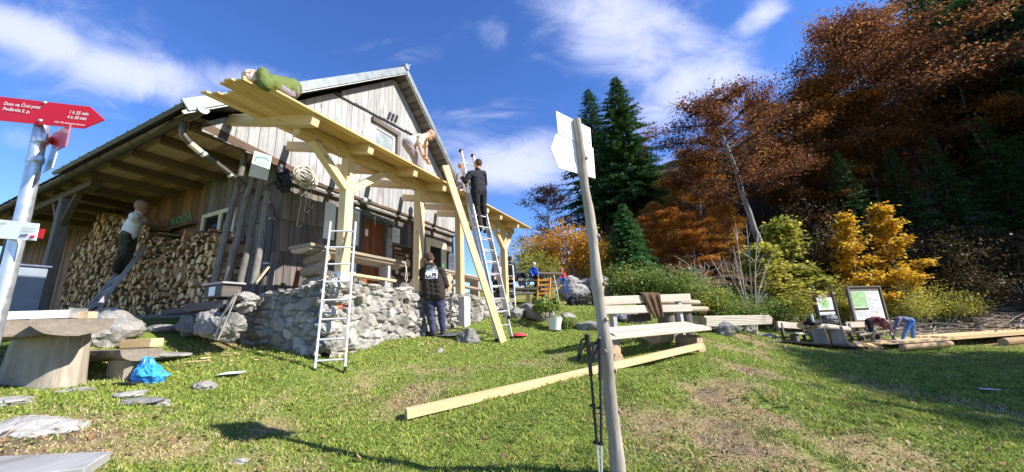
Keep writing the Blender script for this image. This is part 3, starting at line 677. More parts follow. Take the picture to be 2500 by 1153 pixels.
    while b < BK:
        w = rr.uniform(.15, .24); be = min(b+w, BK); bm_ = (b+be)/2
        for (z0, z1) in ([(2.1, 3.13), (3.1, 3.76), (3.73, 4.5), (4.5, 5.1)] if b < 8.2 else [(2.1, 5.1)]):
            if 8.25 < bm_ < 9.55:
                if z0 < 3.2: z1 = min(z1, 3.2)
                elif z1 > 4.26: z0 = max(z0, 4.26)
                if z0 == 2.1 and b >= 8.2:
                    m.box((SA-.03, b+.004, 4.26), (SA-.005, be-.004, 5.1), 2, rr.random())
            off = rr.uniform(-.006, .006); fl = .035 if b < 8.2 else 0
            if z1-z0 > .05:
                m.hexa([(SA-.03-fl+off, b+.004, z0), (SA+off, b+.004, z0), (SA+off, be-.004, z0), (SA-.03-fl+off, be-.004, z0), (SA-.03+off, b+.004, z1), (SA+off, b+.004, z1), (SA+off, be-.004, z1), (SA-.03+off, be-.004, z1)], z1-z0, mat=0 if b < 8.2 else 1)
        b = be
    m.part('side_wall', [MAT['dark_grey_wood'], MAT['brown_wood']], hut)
    # side window
    f = MB()
    for (b0, b1, z0, z1, ax) in [(8.27, 8.36, 3.25, 4.24, 2), (9.46, 9.55, 3.25, 4.24, 2), (8.36, 9.46, 4.15, 4.24, 1), (8.36, 9.46, 3.25, 3.34, 1), (8.78, 8.88, 3.34, 4.15, 2)]:
        f.box((SA-.07, b0, z0), (SA-.02, b1, z1), ax)
    wf = f.part('window', MAT['cream'], hut, bevel=.004)
    p = MB(); p.box((SA-.035, 8.36, 3.34), (SA-.028, 9.46, 4.15), 2); p.part('pane', MAT['glass'], wf)
    # porch ceiling, joists, posts
    m = MB(); a = 2.62
    while a < SA: m.box((a+.003, GB+.0, 5.06), (min(a+.2, SA)-.003, BK, 5.085), 1, rr.random()); a += .2
    m.part('porch_ceiling', MAT['soffit_wood'], hut)
    for bb in [7.0, 7.93, 8.94, 9.86, 10.87, 11.93, 12.82, 13.8, 14.8, 15.8]:
        j = MB(); j.bar((2.72, bb, 4.99), (SA-.02, bb, 4.97), .12, .15); j.part('porch_joist', MAT['beam_wood'], hut)
    m = MB(); m.bar((2.76, GB-.04, 4.93), (SA+.1, GB-.04, 4.72), .1, .14); m.part('porch_edge_beam', MAT['beam_wood'], hut)
    m = MB(); m.bar((2.85, 10.9, 4.83), (2.85, BK, 4.83), .16, .16); m.part('porch_beam', MAT['beam_wood'], hut)
    for bb, zt in [(12.35, 4.76), (15.6, 4.76)]:
        j = MB(); j.bar((2.85, bb, 2.0), (2.85, bb, zt), .2, .2, up=(0, 1, 0)); q = j.part('porch_post', MAT['dark_grey_wood'], hut, bevel=.012)
        for sgn in (-1, 1):
            k = MB(); k.bar((2.85, bb+sgn*.1, 4.15), (2.85, bb+sgn*.65, 4.77), .1, .1); k.part('brace', MAT['beam_wood'], q)
    # name on the wall
    m = MB(); b0 = 10.95
    add_text(m, 'KOČA', .24, (SA-.045, b0, 4.22), (0, -1, 0), (0, 0, 1), bold=.004, width=.92); m.part('name_lettering', MAT['green_print'], hut)
    m = MB(); m.box((SA-.16, 9.75, 4.06), (SA-.03, 11.2, 4.1), 1); m.part('wall_shelf', MAT['beam_wood'], hut)
    # roof: ribbed sheets, verge trim, underside
    def slope(a_lo, z_lo, a_hi, z_hi, b0, b1, t, name, mats, ribs=.38):
        m = MB(); A = np.array([a_lo, 0, z_lo]); B = np.array([a_hi, 0, z_hi]); n = np.array([-(B-A)[2], 0, (B-A)[0]]); n /= np.linalg.norm(n); n = n if n[2] > 0 else -n
        o = lambda p, b, h: p + np.array([0, b, 0]) + n*h
        m.hexa([o(A, b0, 0), o(A, b1, 0), o(A, b1, t), o(A, b0, t), o(B, b0, 0), o(B, b1, 0), o(B, b1, t), o(B, b0, t)], 1)
        bb = b0+.12
        while bb < b1: m.hexa([o(A, bb, t), o(A, bb+.05, t), o(A, bb+.05, t+.012), o(A, bb, t+.012), o(B, bb, t), o(B, bb+.05, t), o(B, bb+.05, t+.012), o(B, bb, t+.012)], 1); bb += ribs
        m.part(name, mats, hut)
    B0 = 6.32
    slope(2.34, roofz(2.34)+.13, APA, APZ, B0, 11.25, .06, 'roof', MAT['dark_metal'])
    slope(2.6, 5.12, APA, APZ-.18, 11.25, BK+.3, .06, 'roof', MAT['dark_metal'])
    slope(10.95, roofz(10.95), APA, APZ, B0, BK+.3, .06, 'roof', MAT['dark_metal'])
    # underside boards at the verge, seen from below on the far slope
    m = MB()
    for (aa, zz, sg) in [(10.9, roofz(10.9), 1), (2.4, roofz(2.4)+.1, -1)]:
        n_ = 26
        for k in range(n_):
            t_0, t_1 = k/n_, (k+1)/n_
            p0 = np.array([APA+(aa-APA)*t_0, 0, APZ+(zz-APZ)*t_0-.03]); p1 = np.array([APA+(aa-APA)*(t_1-.006), 0, APZ+(zz-APZ)*(t_1-.006)-.03])
            m.hexa([(p0[0], B0+.04, p0[2]), (p1[0], B0+.04, p1[2]), (p1[0], B0+.04, p1[2]-.025), (p0[0], B0+.04, p0[2]-.025), (p0[0], GB, p0[2]), (p1[0], GB, p1[2]), (p1[0], GB, p1[2]-.025), (p0[0], GB, p0[2]-.025)], .4, rr.random())
    m.part('verge_underside', MAT['dark_grey_wood'], hut)
    # verge trims: grey metal flashing over a pale strip
    def verge(a1, z1, w, name, mat, db, dz, t=.03):
        m = MB(); m.bar((APA, B0+db, APZ+dz), (a1, B0+db, z1+dz), t, w); m.part(name, mat, hut)
    verge(2.34, roofz(2.34)+.13, .17, 'verge_flashing', MAT['roof_metal'], -.02, .02, .05)
    verge(2.34, roofz(2.34)+.13, .05, 'verge_strip', MAT['trim_metal'], .0, -.09, .03)
    verge(10.95, roofz(10.95), .15, 'verge_flashing', MAT['roof_metal'], -.02, .02, .05)
    verge(10.95, roofz(10.95), .04, 'verge_strip', MAT['trim_metal'], .0, -.075, .03)
    m = MB(); m.tube([(APA, B0-.08, APZ+.1), (APA, BK+.3, APZ+.1)], .09, 8); m.part('ridge_cap', MAT['roof_metal'], hut)
    m = MB(); m.tube([(APA+.12, B0, APZ+.1), (APA+.16, B0, APZ+.28), (APA+.2, B0, APZ+.34)], .008, 6); m.part('lightning_rod', MAT['trim_metal'], hut)
    # corrugated edge of the porch roof
    m = MB(); nb = 210; bs = np.linspace(B0+.15, BK+.2, nb*4); pr = []
    for k, bq in enumerate(bs): pr.append((bq, .018*math.cos(k/4*2*math.pi)))
    V = []; F = []
    for (aa, zz) in [(2.5, 5.02), (3.3, 5.42)]:
        for (bq, h) in pr: V.append((aa, bq, zz+h+.05))
    n_ = len(pr)
    for k in range(n_-1): F.append((k, k+1, n_+k+1, n_+k))
    m.faces(V, F, smooth=True); m.part('corrugated_sheet', MAT['dark_metal'], hut)
    m = MB(); m.bar((2.56, B0+.2, 5.03), (2.56, BK+.2, 5.03), .05, .05); m.part('eave_board', MAT['beam_wood'], hut)
    for k in range(9):
        j = MB(); bb = 6.9+k*.52; j.bar((2.5, bb, 5.13), (2.9, bb, 5.4), .09, .06); j.part('rafter_block', MAT['beam_wood'], hut)
    # gutter with brackets, end cap, downpipe
    ga, gzz = 2.55, 4.97; m = MB(); ang = np.linspace(math.pi, 2*math.pi, 9); V = []; F = []
    for bq in (6.27, BK+.5):
        for r_ in (.075, .067):
            for a_ in ang: V.append((ga+r_*math.cos(a_), bq, gzz+r_*math.sin(a_)))
    for k in range(8):
        F += [(k, k+1, 18+k+1, 18+k), (9+k+1, 9+k, 27+k, 27+k+1), (k+1, k, 9+k, 9+k+1)]
    m.faces(V, F, smooth=True); gut = m.part('gutter', MAT['gutter'], hut)
    m = MB(); m.prism([(.08*math.cos(t), .08*math.sin(t)) for t in ang], (ga, 6.255, gzz), (1, 0, 0), (0, 0, 1), (0, 1, 0), .012); m.part('end_cap', MAT['trim_metal'], gut)
    for k in range(18):
        j = MB(); bb = 6.6+k*.6; j.tube([(ga+.082*math.cos(t), bb, gzz+.082*math.sin(t)) for t in np.linspace(math.pi*.95, 2.05*math.pi, 9)], .008, 5); j.part('bracket', MAT['gutter'], gut)
    m = MB(); pts = [(ga, 6.8, 4.93), (ga, 6.8, 4.8), (ga+.02, 6.79, 4.68), (ga+.1, 6.79, 4.6), (4.02, 6.9, 3.99), (4.1, 6.9, 3.92), (4.12, 6.9, 3.8), (4.1, 6.86, 3.2), (4.06, 6.84, 2.3)]
    m.tube(pts, .048, 10, rnd=.4); dp = m.part('downpipe', MAT['gutter'], hut)
    m = MB()
    for q0, q1 in [((ga+.3, 6.8, 4.49), (ga+.34, 6.8, 4.475)), ((3.3, 6.85, 4.3), (3.33, 6.85, 4.285)), ((4.0, 6.898, 4.0), (4.02, 6.9, 3.985)), ((4.12, 6.9, 3.72), (4.12, 6.9, 3.69)), ((4.08, 6.85, 2.86), (4.08, 6.85, 2.83))]: m.tube([q0, q1], .054, 10)
    m.part('pipe_clamp', MAT['trim_metal'], dp)
    m = MB(); m.tube([(ga+.12, 6.79, 4.585), (ga+.28, 6.8, 4.5)], .051, 10); m.part('pale_pipe_sleeve', MAT['cream'], dp)
    # door, frame, shutter
    m = MB(); a = 6.16
    while a < 6.86: m.box((a+.002, GB-.02, 2.25), (min(a+.1, 6.86)-.002, GB+.03, 4.16), 2, rr.random()); a += .1
    d = m.part('door', MAT['door_wood'], hut)
    m = MB(); m.box((6.09, GB-.06, 2.2), (6.16, GB+.02, 4.2), 2); m.box((6.86, GB-.06, 2.2), (6.91, GB+.02, 4.2), 2); m.box((6.16, GB-.06, 4.16), (6.86, GB+.02, 4.22), 0); m.part('door_frame', MAT['dark_grey_wood'], d)
    m = MB(); m.box((6.8, GB-.07, 3.15), (6.82, GB-.02, 3.29), 2); m.part('handle', MAT['black_plastic'], d)
    m = MB(); m.box((6.24, GB-.028, 3.78), (6.33, GB-.0225, 3.95), 2); m.part('notice_paper', MAT['white_board'], d)
    m = MB()
    for k in range(7): m.box((6.92, GB-.1, 2.4+.25*k), (7.07, GB-.04, 2.63+.25*k), 0, rr.random())
    m.box((6.9, GB-.085, 2.3), (6.93, GB-.03, 4.2), 2); m.part('shutter', MAT['grey_wood'], hut)
    # glazed terrace door
    f = MB()
    for (a0, a1, z0, z1, ax) in [(8.5, 8.62, 2.2, 4.18, 2), (9.36, 9.48, 2.2, 4.18, 2), (8.62, 9.36, 4.05, 4.18, 0)]: f.box((a0, GB-.07, z0), (a1, GB+.0, z1), ax)
    f.box((8.62, GB-.05, 2.3), (8.7, GB+.01, 4.05), 2); f.box((9.28, GB-.05, 2.3), (9.36, GB+.01, 4.05), 2); f.box((8.7, GB-.05, 3.96), (9.28, GB+.01, 4.05), 0)
    dd = f.part('terrace_door', MAT['cream'], hut, bevel=.004)
    m = MB(); m.box((8.7, GB-.012, 2.3), (9.28, GB-.004, 3.96), 2); m.part('pane', MAT['glass'], dd)
    return hut
HUT = build_hut()

def on_gable():
    GB = 6.8
    # framed notice case
    t = thing('notice_case', 'grey framed notice case with printed sheet left of the red-brown door', 'notice case', (5.85, GB-.07, 3.9), 'h')
    m = MB(); m.box((5.48, GB-.1, 3.42), (6.04, GB-.055, 4.36), 2); m.part('frame', MAT['tarp'], t)
    m = MB(); m.box((5.54, GB-.108, 3.48), (5.98, GB-.102, 4.3), 2); m.part('sheet', MAT['map_pale'], t)
    m = MB(); lines(m, (5.58, GB-.112, 3.6), (1, 0, 0), (0, 0, 1), .36, .62, 12, seed=4); m.part('print', MAT['grey_print'], t)
    m = MB(); m.box((5.46, GB-.06, 2.75), (6.0, GB-.05, 3.3), 2); lines(m, (5.52, GB-.065, 2.8), (1, 0, 0), (0, 0, 1), .4, .4, 6, seed=5)
    m.thing('price_sheet', MAT['map_pale'], 'pale printed sheet on the wall below the grey notice case', 'notice', (5.7, GB-.06, 3.0), 'h')
    m = MB(); m.box((5.1, GB-.07, 3.5), (5.36, GB-.05, 4.3), 2, .9)
    o = m.thing('wall_panel', MAT['map_pale'], 'narrow pale information panel on the wall behind the first canopy post', 'notice', (5.2, GB-.06, 3.9), 'h')
    t = thing('wall_notice', 'small white typed notice on the boards right of the red-brown door', 'notice', (7.12, GB-.07, 4.0), 'h')
    m = MB(); m.box((7.1, GB-.075, 3.78), (7.36, GB-.06, 4.17), 2); m.part('sheet', MAT['white_board'], t)
    m = MB(); lines(m, (7.13, GB-.079, 3.82), (1, 0, 0), (0, 0, 1), .2, .31, 12, seed=2); m.part('print', MAT['grey_print'], t)
    # big brown board
    t = thing('brown_information_board', 'dark brown board with pale text and drawings under the small white notice', 'sign board', (7.45, GB-.07, 3.4), 'h')
    m = MB(); m.box((7.1, GB-.085, 2.86), (7.86, GB-.06, 3.72), 2, .3); m.part('board', MAT['brown_sign'], t, bevel=.004)
    m = MB()
    for (lo, hi, ax) in [((7.08, 2.83), (7.88, 2.86), 0), ((7.08, 3.72), (7.88, 3.75), 0), ((7.08, 2.86), (7.1, 3.72), 2), ((7.86, 2.86), (7.88, 3.72), 2)]: m.box((lo[0], GB-.1, lo[1]), (hi[0], GB-.06, hi[1]), ax)
    m.part('frame', MAT['dark_grey_wood'], t)
    m = MB(); lines(m, (7.17, GB-.089, 3.6), (1, 0, 0), (0, 0, 1), .6, .06, 1, frac=.8, seed=3); m.part('title', MAT['sign_print'], t)
    m = MB(); lines(m, (7.17, GB-.089, 3.18), (1, 0, 0), (0, 0, 1), .36, .36, 8, frac=.28, seed=8); m.part('text_block', MAT['sign_print'], t)
    for (q0, q1, z0, z1) in [(7.58, 7.78, 3.14, 3.42), (7.58, 7.72, 3.44, 3.54), (7.2, 7.36, 2.95, 3.08), (7.42, 7.6, 2.92, 3.02), (7.64, 7.8, 2.94, 3.06)]:
        m = MB(); m.prism([((q0+q1)/2+(q1-q0)/2*math.cos(k*math.pi/5)*random.uniform(.8, 1.1), (z0+z1)/2+(z1-z0)/2*math.sin(k*math.pi/5)*random.uniform(.8, 1.1)) for k in range(10)], (0, GB-.089, 0), (1, 0, 0), (0, 0, 1), (0, 1, 0), .003); m.part('drawing', MAT['sign_print'], t)
    # house-shaped white sign
    t = thing('house_shaped_sign', 'white house-shaped sign on the wall right of the glazed door', 'sign', (9.7, GB-.08, 3.7), 'h')
    m = MB(); m.prism([(9.58, 3.32), (9.9, 3.32), (9.9, 3.82), (9.74, 3.92), (9.58, 3.82)], (0, GB-.1, 0), (1, 0, 0), (0, 0, 1), (0, 1, 0), .02); m.part('board', MAT['white_board'], t)
    m = MB(); lines(m, (9.62, GB-.104, 3.58), (1, 0, 0), (0, 0, 1), .22, .2, 5, seed=9); m.tube([(9.74+.04*math.cos(k), GB-.105, 3.46+.05*math.sin(k)) for k in np.linspace(0, 6.28, 13)], .008, 5, cap=False); m.part('print', MAT['grey_print'], t)
    # rolled grey awning over the door
    t = thing('rolled_awning', 'grey tarpaulin rolled up and tied above the red-brown door', 'awning', (6.5, GB-.15, 4.3), 'h')
    m = MB(); m.tube([(6.05+.1*k, GB-.16+.006*math.sin(k*2), 4.29+.008*math.sin(k*1.3)-.006*k) for k in range(12)], [.05+.012*math.sin(k*1.9)+.005*(k % 2) for k in range(12)], 12, jit=.05); m.part('roll', MAT['tarp'], t)
    for aa in (6.32, 6.95):
        m = MB(); m.tube([(aa+.005*k, GB-.16+.075*math.cos(x), 4.275+.075*math.sin(x)) for k, x in enumerate(np.linspace(0, 6.28, 14))], .008, 5, cap=False); m.tube([(aa, GB-.22, 4.22), (aa+.02, GB-.23, 4.12), (aa+.04, GB-.22, 4.03)], .007, 5); m.part('tie', MAT['hose'], t)
    # flood light
    t = thing('wall_lamp', 'grey bulkhead lamp on the gable above the rolled awning', 'lamp', (6.05, GB-.1, 4.58), 'h')
    m = MB(); m.tube([(5.98, GB-.16, 4.58), (6.0, GB-.16, 4.58), (6.2, GB-.16, 4.58), (6.22, GB-.16, 4.58)], [.05, .075, .075, .05], 12); m.part('housing', MAT['concrete'], t)
    m = MB(); m.box((6.06, GB-.14, 4.5), (6.14, GB-.02, 4.56), 1); m.part('mount', MAT['dark_metal'], t)
    m = MB(); m.box((5.9, GB-.06, 4.22), (6.0, GB-.02, 4.4), 2); m.thing('fuse_box', MAT['trim_metal'], 'small pale junction box on the boards under the bulkhead lamp', 'junction box', (5.95, GB-.04, 4.3), 'h')
    # hanging board under the porch corner
    t = thing('hanging_sign', 'pale hanging board with green roof line and small print under the porch corner', 'sign', (3.58, 6.5, 4.5), 'h')
    m = MB(); m.prism([(3.42, 4.24), (3.73, 4.26), (3.76, 4.74), (3.46, 4.72)], (0, 6.5, 0), (1, 0, 0), (0, 0, 1), (0, 1, 0), .012); m.part('board', MAT['map_pale'], t)
    m = MB(); m.bar((3.5, 6.496, 4.62), (3.64, 6.496, 4.66), .006, .028); m.bar((3.64, 6.496, 4.66), (3.72, 6.496, 4.63), .006, .028); m.bar((3.5, 6.496, 4.63), (3.48, 6.496, 4.54), .006, .028)
    lines(m, (3.52, 6.494, 4.49), (1, 0, 0), (0, 0, 1), .18, .09, 3, seed=6); m.part('print', MAT['teal'], t)
    # hose and bag at the corner
    m = MB(); rr = random.Random(4)
    for k in range(11):
        cx, cz = 4.46+rr.uniform(-.07, .07), 4.58+rr.uniform(-.05, .05); rx, rz_ = rr.uniform(.15, .24), rr.uniform(.11, .2); tl = rr.uniform(-.4, .2); pts = []
        for x in np.linspace(0, 2*math.pi*1.02, 22): pts.append((cx+rx*math.cos(x)*math.cos(tl)-rz_*math.sin(x)*math.sin(tl), 6.58-.012*k+.02*math.sin(x*2), cz+rx*math.cos(x)*math.sin(tl)+rz_*math.sin(x)*math.cos(tl)))
        m.tube(pts, .011, 6, cap=False)
    for (x0, l) in [(4.55, .62), (4.63, .5), (4.42, .95)]:
        m.tube([(x0, 6.62, 4.55), (x0+.03, 6.6, 4.55-l*.5), (x0+.01, 6.62, 4.55-l), (x0+.07, 6.6, 4.52-l), (x0+.1, 6.62, 4.6-l)], .006, 5)
    m.thing('hose_coil', MAT['hose'], 'pale hose coiled and hung under the upper cladding at the hut corner', 'hose', (4.45, 6.6, 4.6), 'h')
    m = MB(); rr = random.Random(5)
    for k in range(9): m.rock((4.05+rr.uniform(-.08, .1), 6.55+rr.uniform(-.05, .05), 4.42+rr.uniform(-.17, .15)), (.1, .07, .12), seed=k, sub=2, rough=.5)
    m.thing('black_bag', MAT['black_plastic'], 'crumpled black plastic bag hanging beside the coiled hose', 'bag', (4.08, 6.55, 4.42), 'h')
on_gable()

# ------------------------------------------------------------------ fresh timber canopy
DECKZ = lambda b: 4.62 + (b-4.48)*.24     # top of the rafters
def build_canopy():
    rr = random.Random(21); F = MAT['fresh_wood']
    t = thing('timber_canopy', 'new unfinished canopy of pale spruce posts, rafters and boards before the gable', 'canopy', (7, 5, 2.3), 'h')
    for (a, z0) in [(4.17, 2.36), (6.05, 2.3), (7.6, 2.33), (10.07, 2.12)]:
        m = MB(); m.bar((a, 5, z0), (a, 5, 4.49), .165, .165, up=(0, 1, 0)); p = m.part('post', F, t, bevel=.008)
        if a < 5: m = MB(); m.bar((a, 5, 2.36), (a, 5, 2.52), .172, .172, up=(0, 1, 0)); m.part('protective_wrap', MAT['map_pale'], p)
        m = MB(); m.box((a-.09, 4.91, z0-.06), (a+.09, 5.09, z0), 2); m.part('post_shoe', MAT['zinc'], p)
    m = MB(); m.bar((3.2, 5, 4.59), (6.9, 5, 4.585), .16, .2); m.part('beam', F, t, bevel=.008)
    m = MB(); m.bar((6.904, 5, 4.585), (10.75, 5, 4.56), .16, .2); m.part('beam', F, t, bevel=.008)
    for (a, z, a2) in [(4.17, 3.93, 3.46), (4.17, 3.93, 4.98), (7.6, 3.98, 8.14), (10.07, 3.85, 9.32), (10.07, 3.9, 10.62)]:
        s = 1 if a2 > a else -1
        m = MB(); m.bar((a+s*.06, 4.985, z), (a2, 4.985, 4.52), .12, .13, up=(0, 1, 0)); m.part('brace', F, t, bevel=.006)
    for i, a in enumerate([3.12, 4.15, 5.28, 6.23, 7.39, 8.15, 8.92, 10.07]):
        zi = 5.2-.035*i*.9; m = MB(); m.bar((a, 4.46, DECKZ(4.46)-.085), (a, 6.66, zi-.02), .12, .17); m.part('rafter', F, t, bevel=.006)
    lefts = [2.5, 2.2, 2.16, 2.2, 2.38, 2.42, 2.36, 2.31]; b = 4.38; k = 0
    for k in range(8):
        a = lefts[k]; w = .182
        while a < 11.0:
            L = rr.uniform(2.6, 4.4); ae = min(a+L, 11.05+rr.uniform(-.05, .12)); 
            if 11.0-ae < .8: ae = 11.05+rr.uniform(-.05, .1)
            if k >= 6 and a > 7: break
            z = DECKZ(b+w/2)-.0+.006*(k % 2)*0; m = MB(); up = np.array([0, -.24, 1.0]); up /= np.linalg.norm(up)
            m.bar((a, b+w/2, DECKZ(b+w/2)+.014+rr.uniform(0, .003)), (ae-.004, b+w/2, DECKZ(b+w/2)-.0+.014-.004*0+rr.uniform(0, .003)), w-.004, .026, up=up); m.part('deck_board', MAT['deck_wood'], t, bevel=.003)
            a = ae
        b += w+.001
    return t
build_canopy()

# ------------------------------------------------------------------ rubble terrace wall
def build_wall():
    rs = np.random.RandomState(9); m = MB(); mort = []
    def face(fn, L, zlo, ztop, seed, nx, nz, stone=.165):
        """fn(u, z, d) -> hut-frame point, u along the face, d outwards"""
        rs = np.random.RandomState(seed); us = np.linspace(0, L, nx); U, T = np.meshgrid(us, np.linspace(0, 1, nz), indexing='ij')
        zl = zlo(U); zt = ztop(U); Z = zl+(zt-zl)*T
        cu = stone*1.25; cv = stone*.78; gi = int(L/cu)+4; gj = int(3/cv)+4; seeds = []
        for i in range(-2, gi):
            for j in range(-2, gj): seeds.append(((i+.5*(j % 2)+rs.rand()*1.5)*cu, 1.0+(j+rs.rand()*1.35)*cv, rs.rand(), rs.randn()*.16, rs.randn()*.16, rs.rand()))
        S = np.array(seeds); wu = (fbm(U*7, Z*7, 4, seed)-.5)*.1; wz = (fbm(U*7+9, Z*7+4, 4, seed+3)-.5)*.1
        D = (((U+wu)[..., None]-S[:, 0])/1.25)**2 + ((Z+wz)[..., None]-S[:, 1])**2*1.2
        o = np.argpartition(D, 1, axis=-1)[..., :2]; d2 = np.take_along_axis(D, o, -1); sw = d2[..., 0] > d2[..., 1]
        i1 = np.where(sw, o[..., 1], o[..., 0]); f1 = np.sqrt(d2.min(-1)); f2 = np.sqrt(d2.max(-1)); e = f2-f1
        bulge = np.clip(e/.028, 0, 1); bulge = bulge*bulge*(3-2*bulge)
        tilt = (U-S[i1, 0])*S[i1, 3]*1.6 + (Z-S[i1, 1])*S[i1, 4]*1.6
        d = bulge*(.03+.06*S[i1, 2]) + tilt*bulge*1.2 + (fbm(U*9, Z*9, 4, seed+5)-.5)*.05 + (fbm(U*30, Z*30, 3, seed+7)-.5)*.016
        Pn = fn(U, Z, d); idx = np.arange(nx*nz).reshape(nx, nz); Fq = np.stack([idx[:-1, :-1], idx[1:, :-1], idx[1:, 1:], idx[:-1, 1:]], -1).reshape(-1, 4)
        r = S[i1, 5]; rf = r[:-1, :-1].ravel(); m.add(Pn.reshape(-1, 3), Fq.ravel(), np.full(len(Fq), 4), None, rf, 0, True); mort.append(1-np.clip(e/.02, 0, 1).ravel())
    gl = lambda a, b: hgz(a, b)
    ua = np.linspace(0, 6.4, 20); gfront = np.array([gl(3.95+u, 4.88) for u in ua])-.12
    topf = np.array([2.33+.03*math.sin(u*5)+.03*math.sin(u*11+1) - max(0, u-3.5)*.03 for u in ua])
    face(lambda U, Z, d: np.stack([3.95+U, 5.0-d-(2.33-Z)*.05, Z], -1), 6.4, lambda u: np.interp(u, ua, gfront), lambda u: np.interp(u, ua, topf), 5, 430, 84)
    ub = np.linspace(0, 2.3, 12); gl_ = np.array([gl(3.85-.03*u, 5.0+u) for u in ub])-.12; tl = np.array([2.33-.06*u+.03*math.sin(u*7) for u in ub])
    face(lambda U, Z, d: np.stack([3.95-.03*U-d-(2.33-Z)*.06, 5.0+U-.02, Z], -1), 2.3, lambda u: np.interp(u, ub, gl_), lambda u: np.interp(u, ub, tl), 8, 170, 84)
    # cap stones along both edges, corner stones
    n0 = m.n; u = 0
    rr = random.Random(3)
    while u < 6.4:
        s = rr.uniform(.1, .2); m.rock((3.98+u, 5.06+rr.uniform(-.03, .05), np.interp(u, ua, topf)+rr.uniform(-.05, .015)), (s*1.1, .16, rr.uniform(.04, .07)), seed=int(u*100), sub=4, rough=.3, rot=rr.uniform(-.3, .3)); u += s*1.5
    u = .1
    while u < 2.3:
        s = rr.uniform(.1, .2); m.rock((3.97-.03*u+.04, 5.03+u, np.interp(u, ub, tl)+rr.uniform(-.05, .02)), (.16, s, rr.uniform(.05, .09)), seed=int(u*100)+999, sub=3, rough=.3); u += s*1.4
    for k in range(5): m.rock((3.97+.02*k, 4.99, 1.42+.22*k), (.19-.01*k, .17, .14), seed=k+50, sub=4, rough=.3, rot=rr.uniform(0, 3))
    m.rock((4.15, 5.02, 2.3), (.27, .2, .13), seed=77, sub=4, rough=.35)
    mort.append(np.zeros(m.n-n0))
    o = m.thing('stone_terrace_wall', MAT['wallstone'], 'rough grey rubble stone wall holding up the terrace in front of the hut', 'stone wall', (5, 5, 1.8), 'h')
    at = o.data.attributes.new('mortar', 'FLOAT', 'POINT'); at.data.foreach_set('value', np.concatenate(mort))
    co = np.empty(len(o.data.vertices)*3); o.data.vertices.foreach_get('co', co); co = co.reshape(-1, 3)+np.array([5, 5, 1.8]); q = onb(838, 748, 4.9)
    at = o.data.attributes.new('paint', 'FLOAT', 'POINT'); at.data.foreach_set('value', ((np.abs(co[:, 0]-q[0]) < .13) & (np.abs(co[:, 2]-q[2]) < .032+.02*np.sin(co[:, 0]*40)) & (co[:, 1] < 5.1)).astype(float)*.85)
    # terrace floor
    m = MB(); m.prism([(3.98, 5.02), (10.5, 5.02), (11, 6.9), (4.0, 7.3)], (0, 0, 2.1), (1, 0, 0), (0, 1, 0), (0, 0, 1), .16)
    me = m.mesh('terrace', MAT['concrete']); ob = bpy.data.objects.new('terrace', me); COL.objects.link(ob); ob.rotation_euler = (0, 0, HROT); ob['kind'] = 'structure'; ORG[ob.name] = np.zeros(3)
    # concrete pier
    m = MB(); z = hgz(7.58, 4.88); m.bar((7.58, 4.9, z-.1), (7.58, 4.9, 2.27), .27, .24, up=(0, 1, 0)); m.thing('concrete_pier', MAT['concrete'], 'smooth grey concrete pier under the third canopy post', 'pier', (7.58, 4.9, z), 'h', bevel=.01)
build_wall()
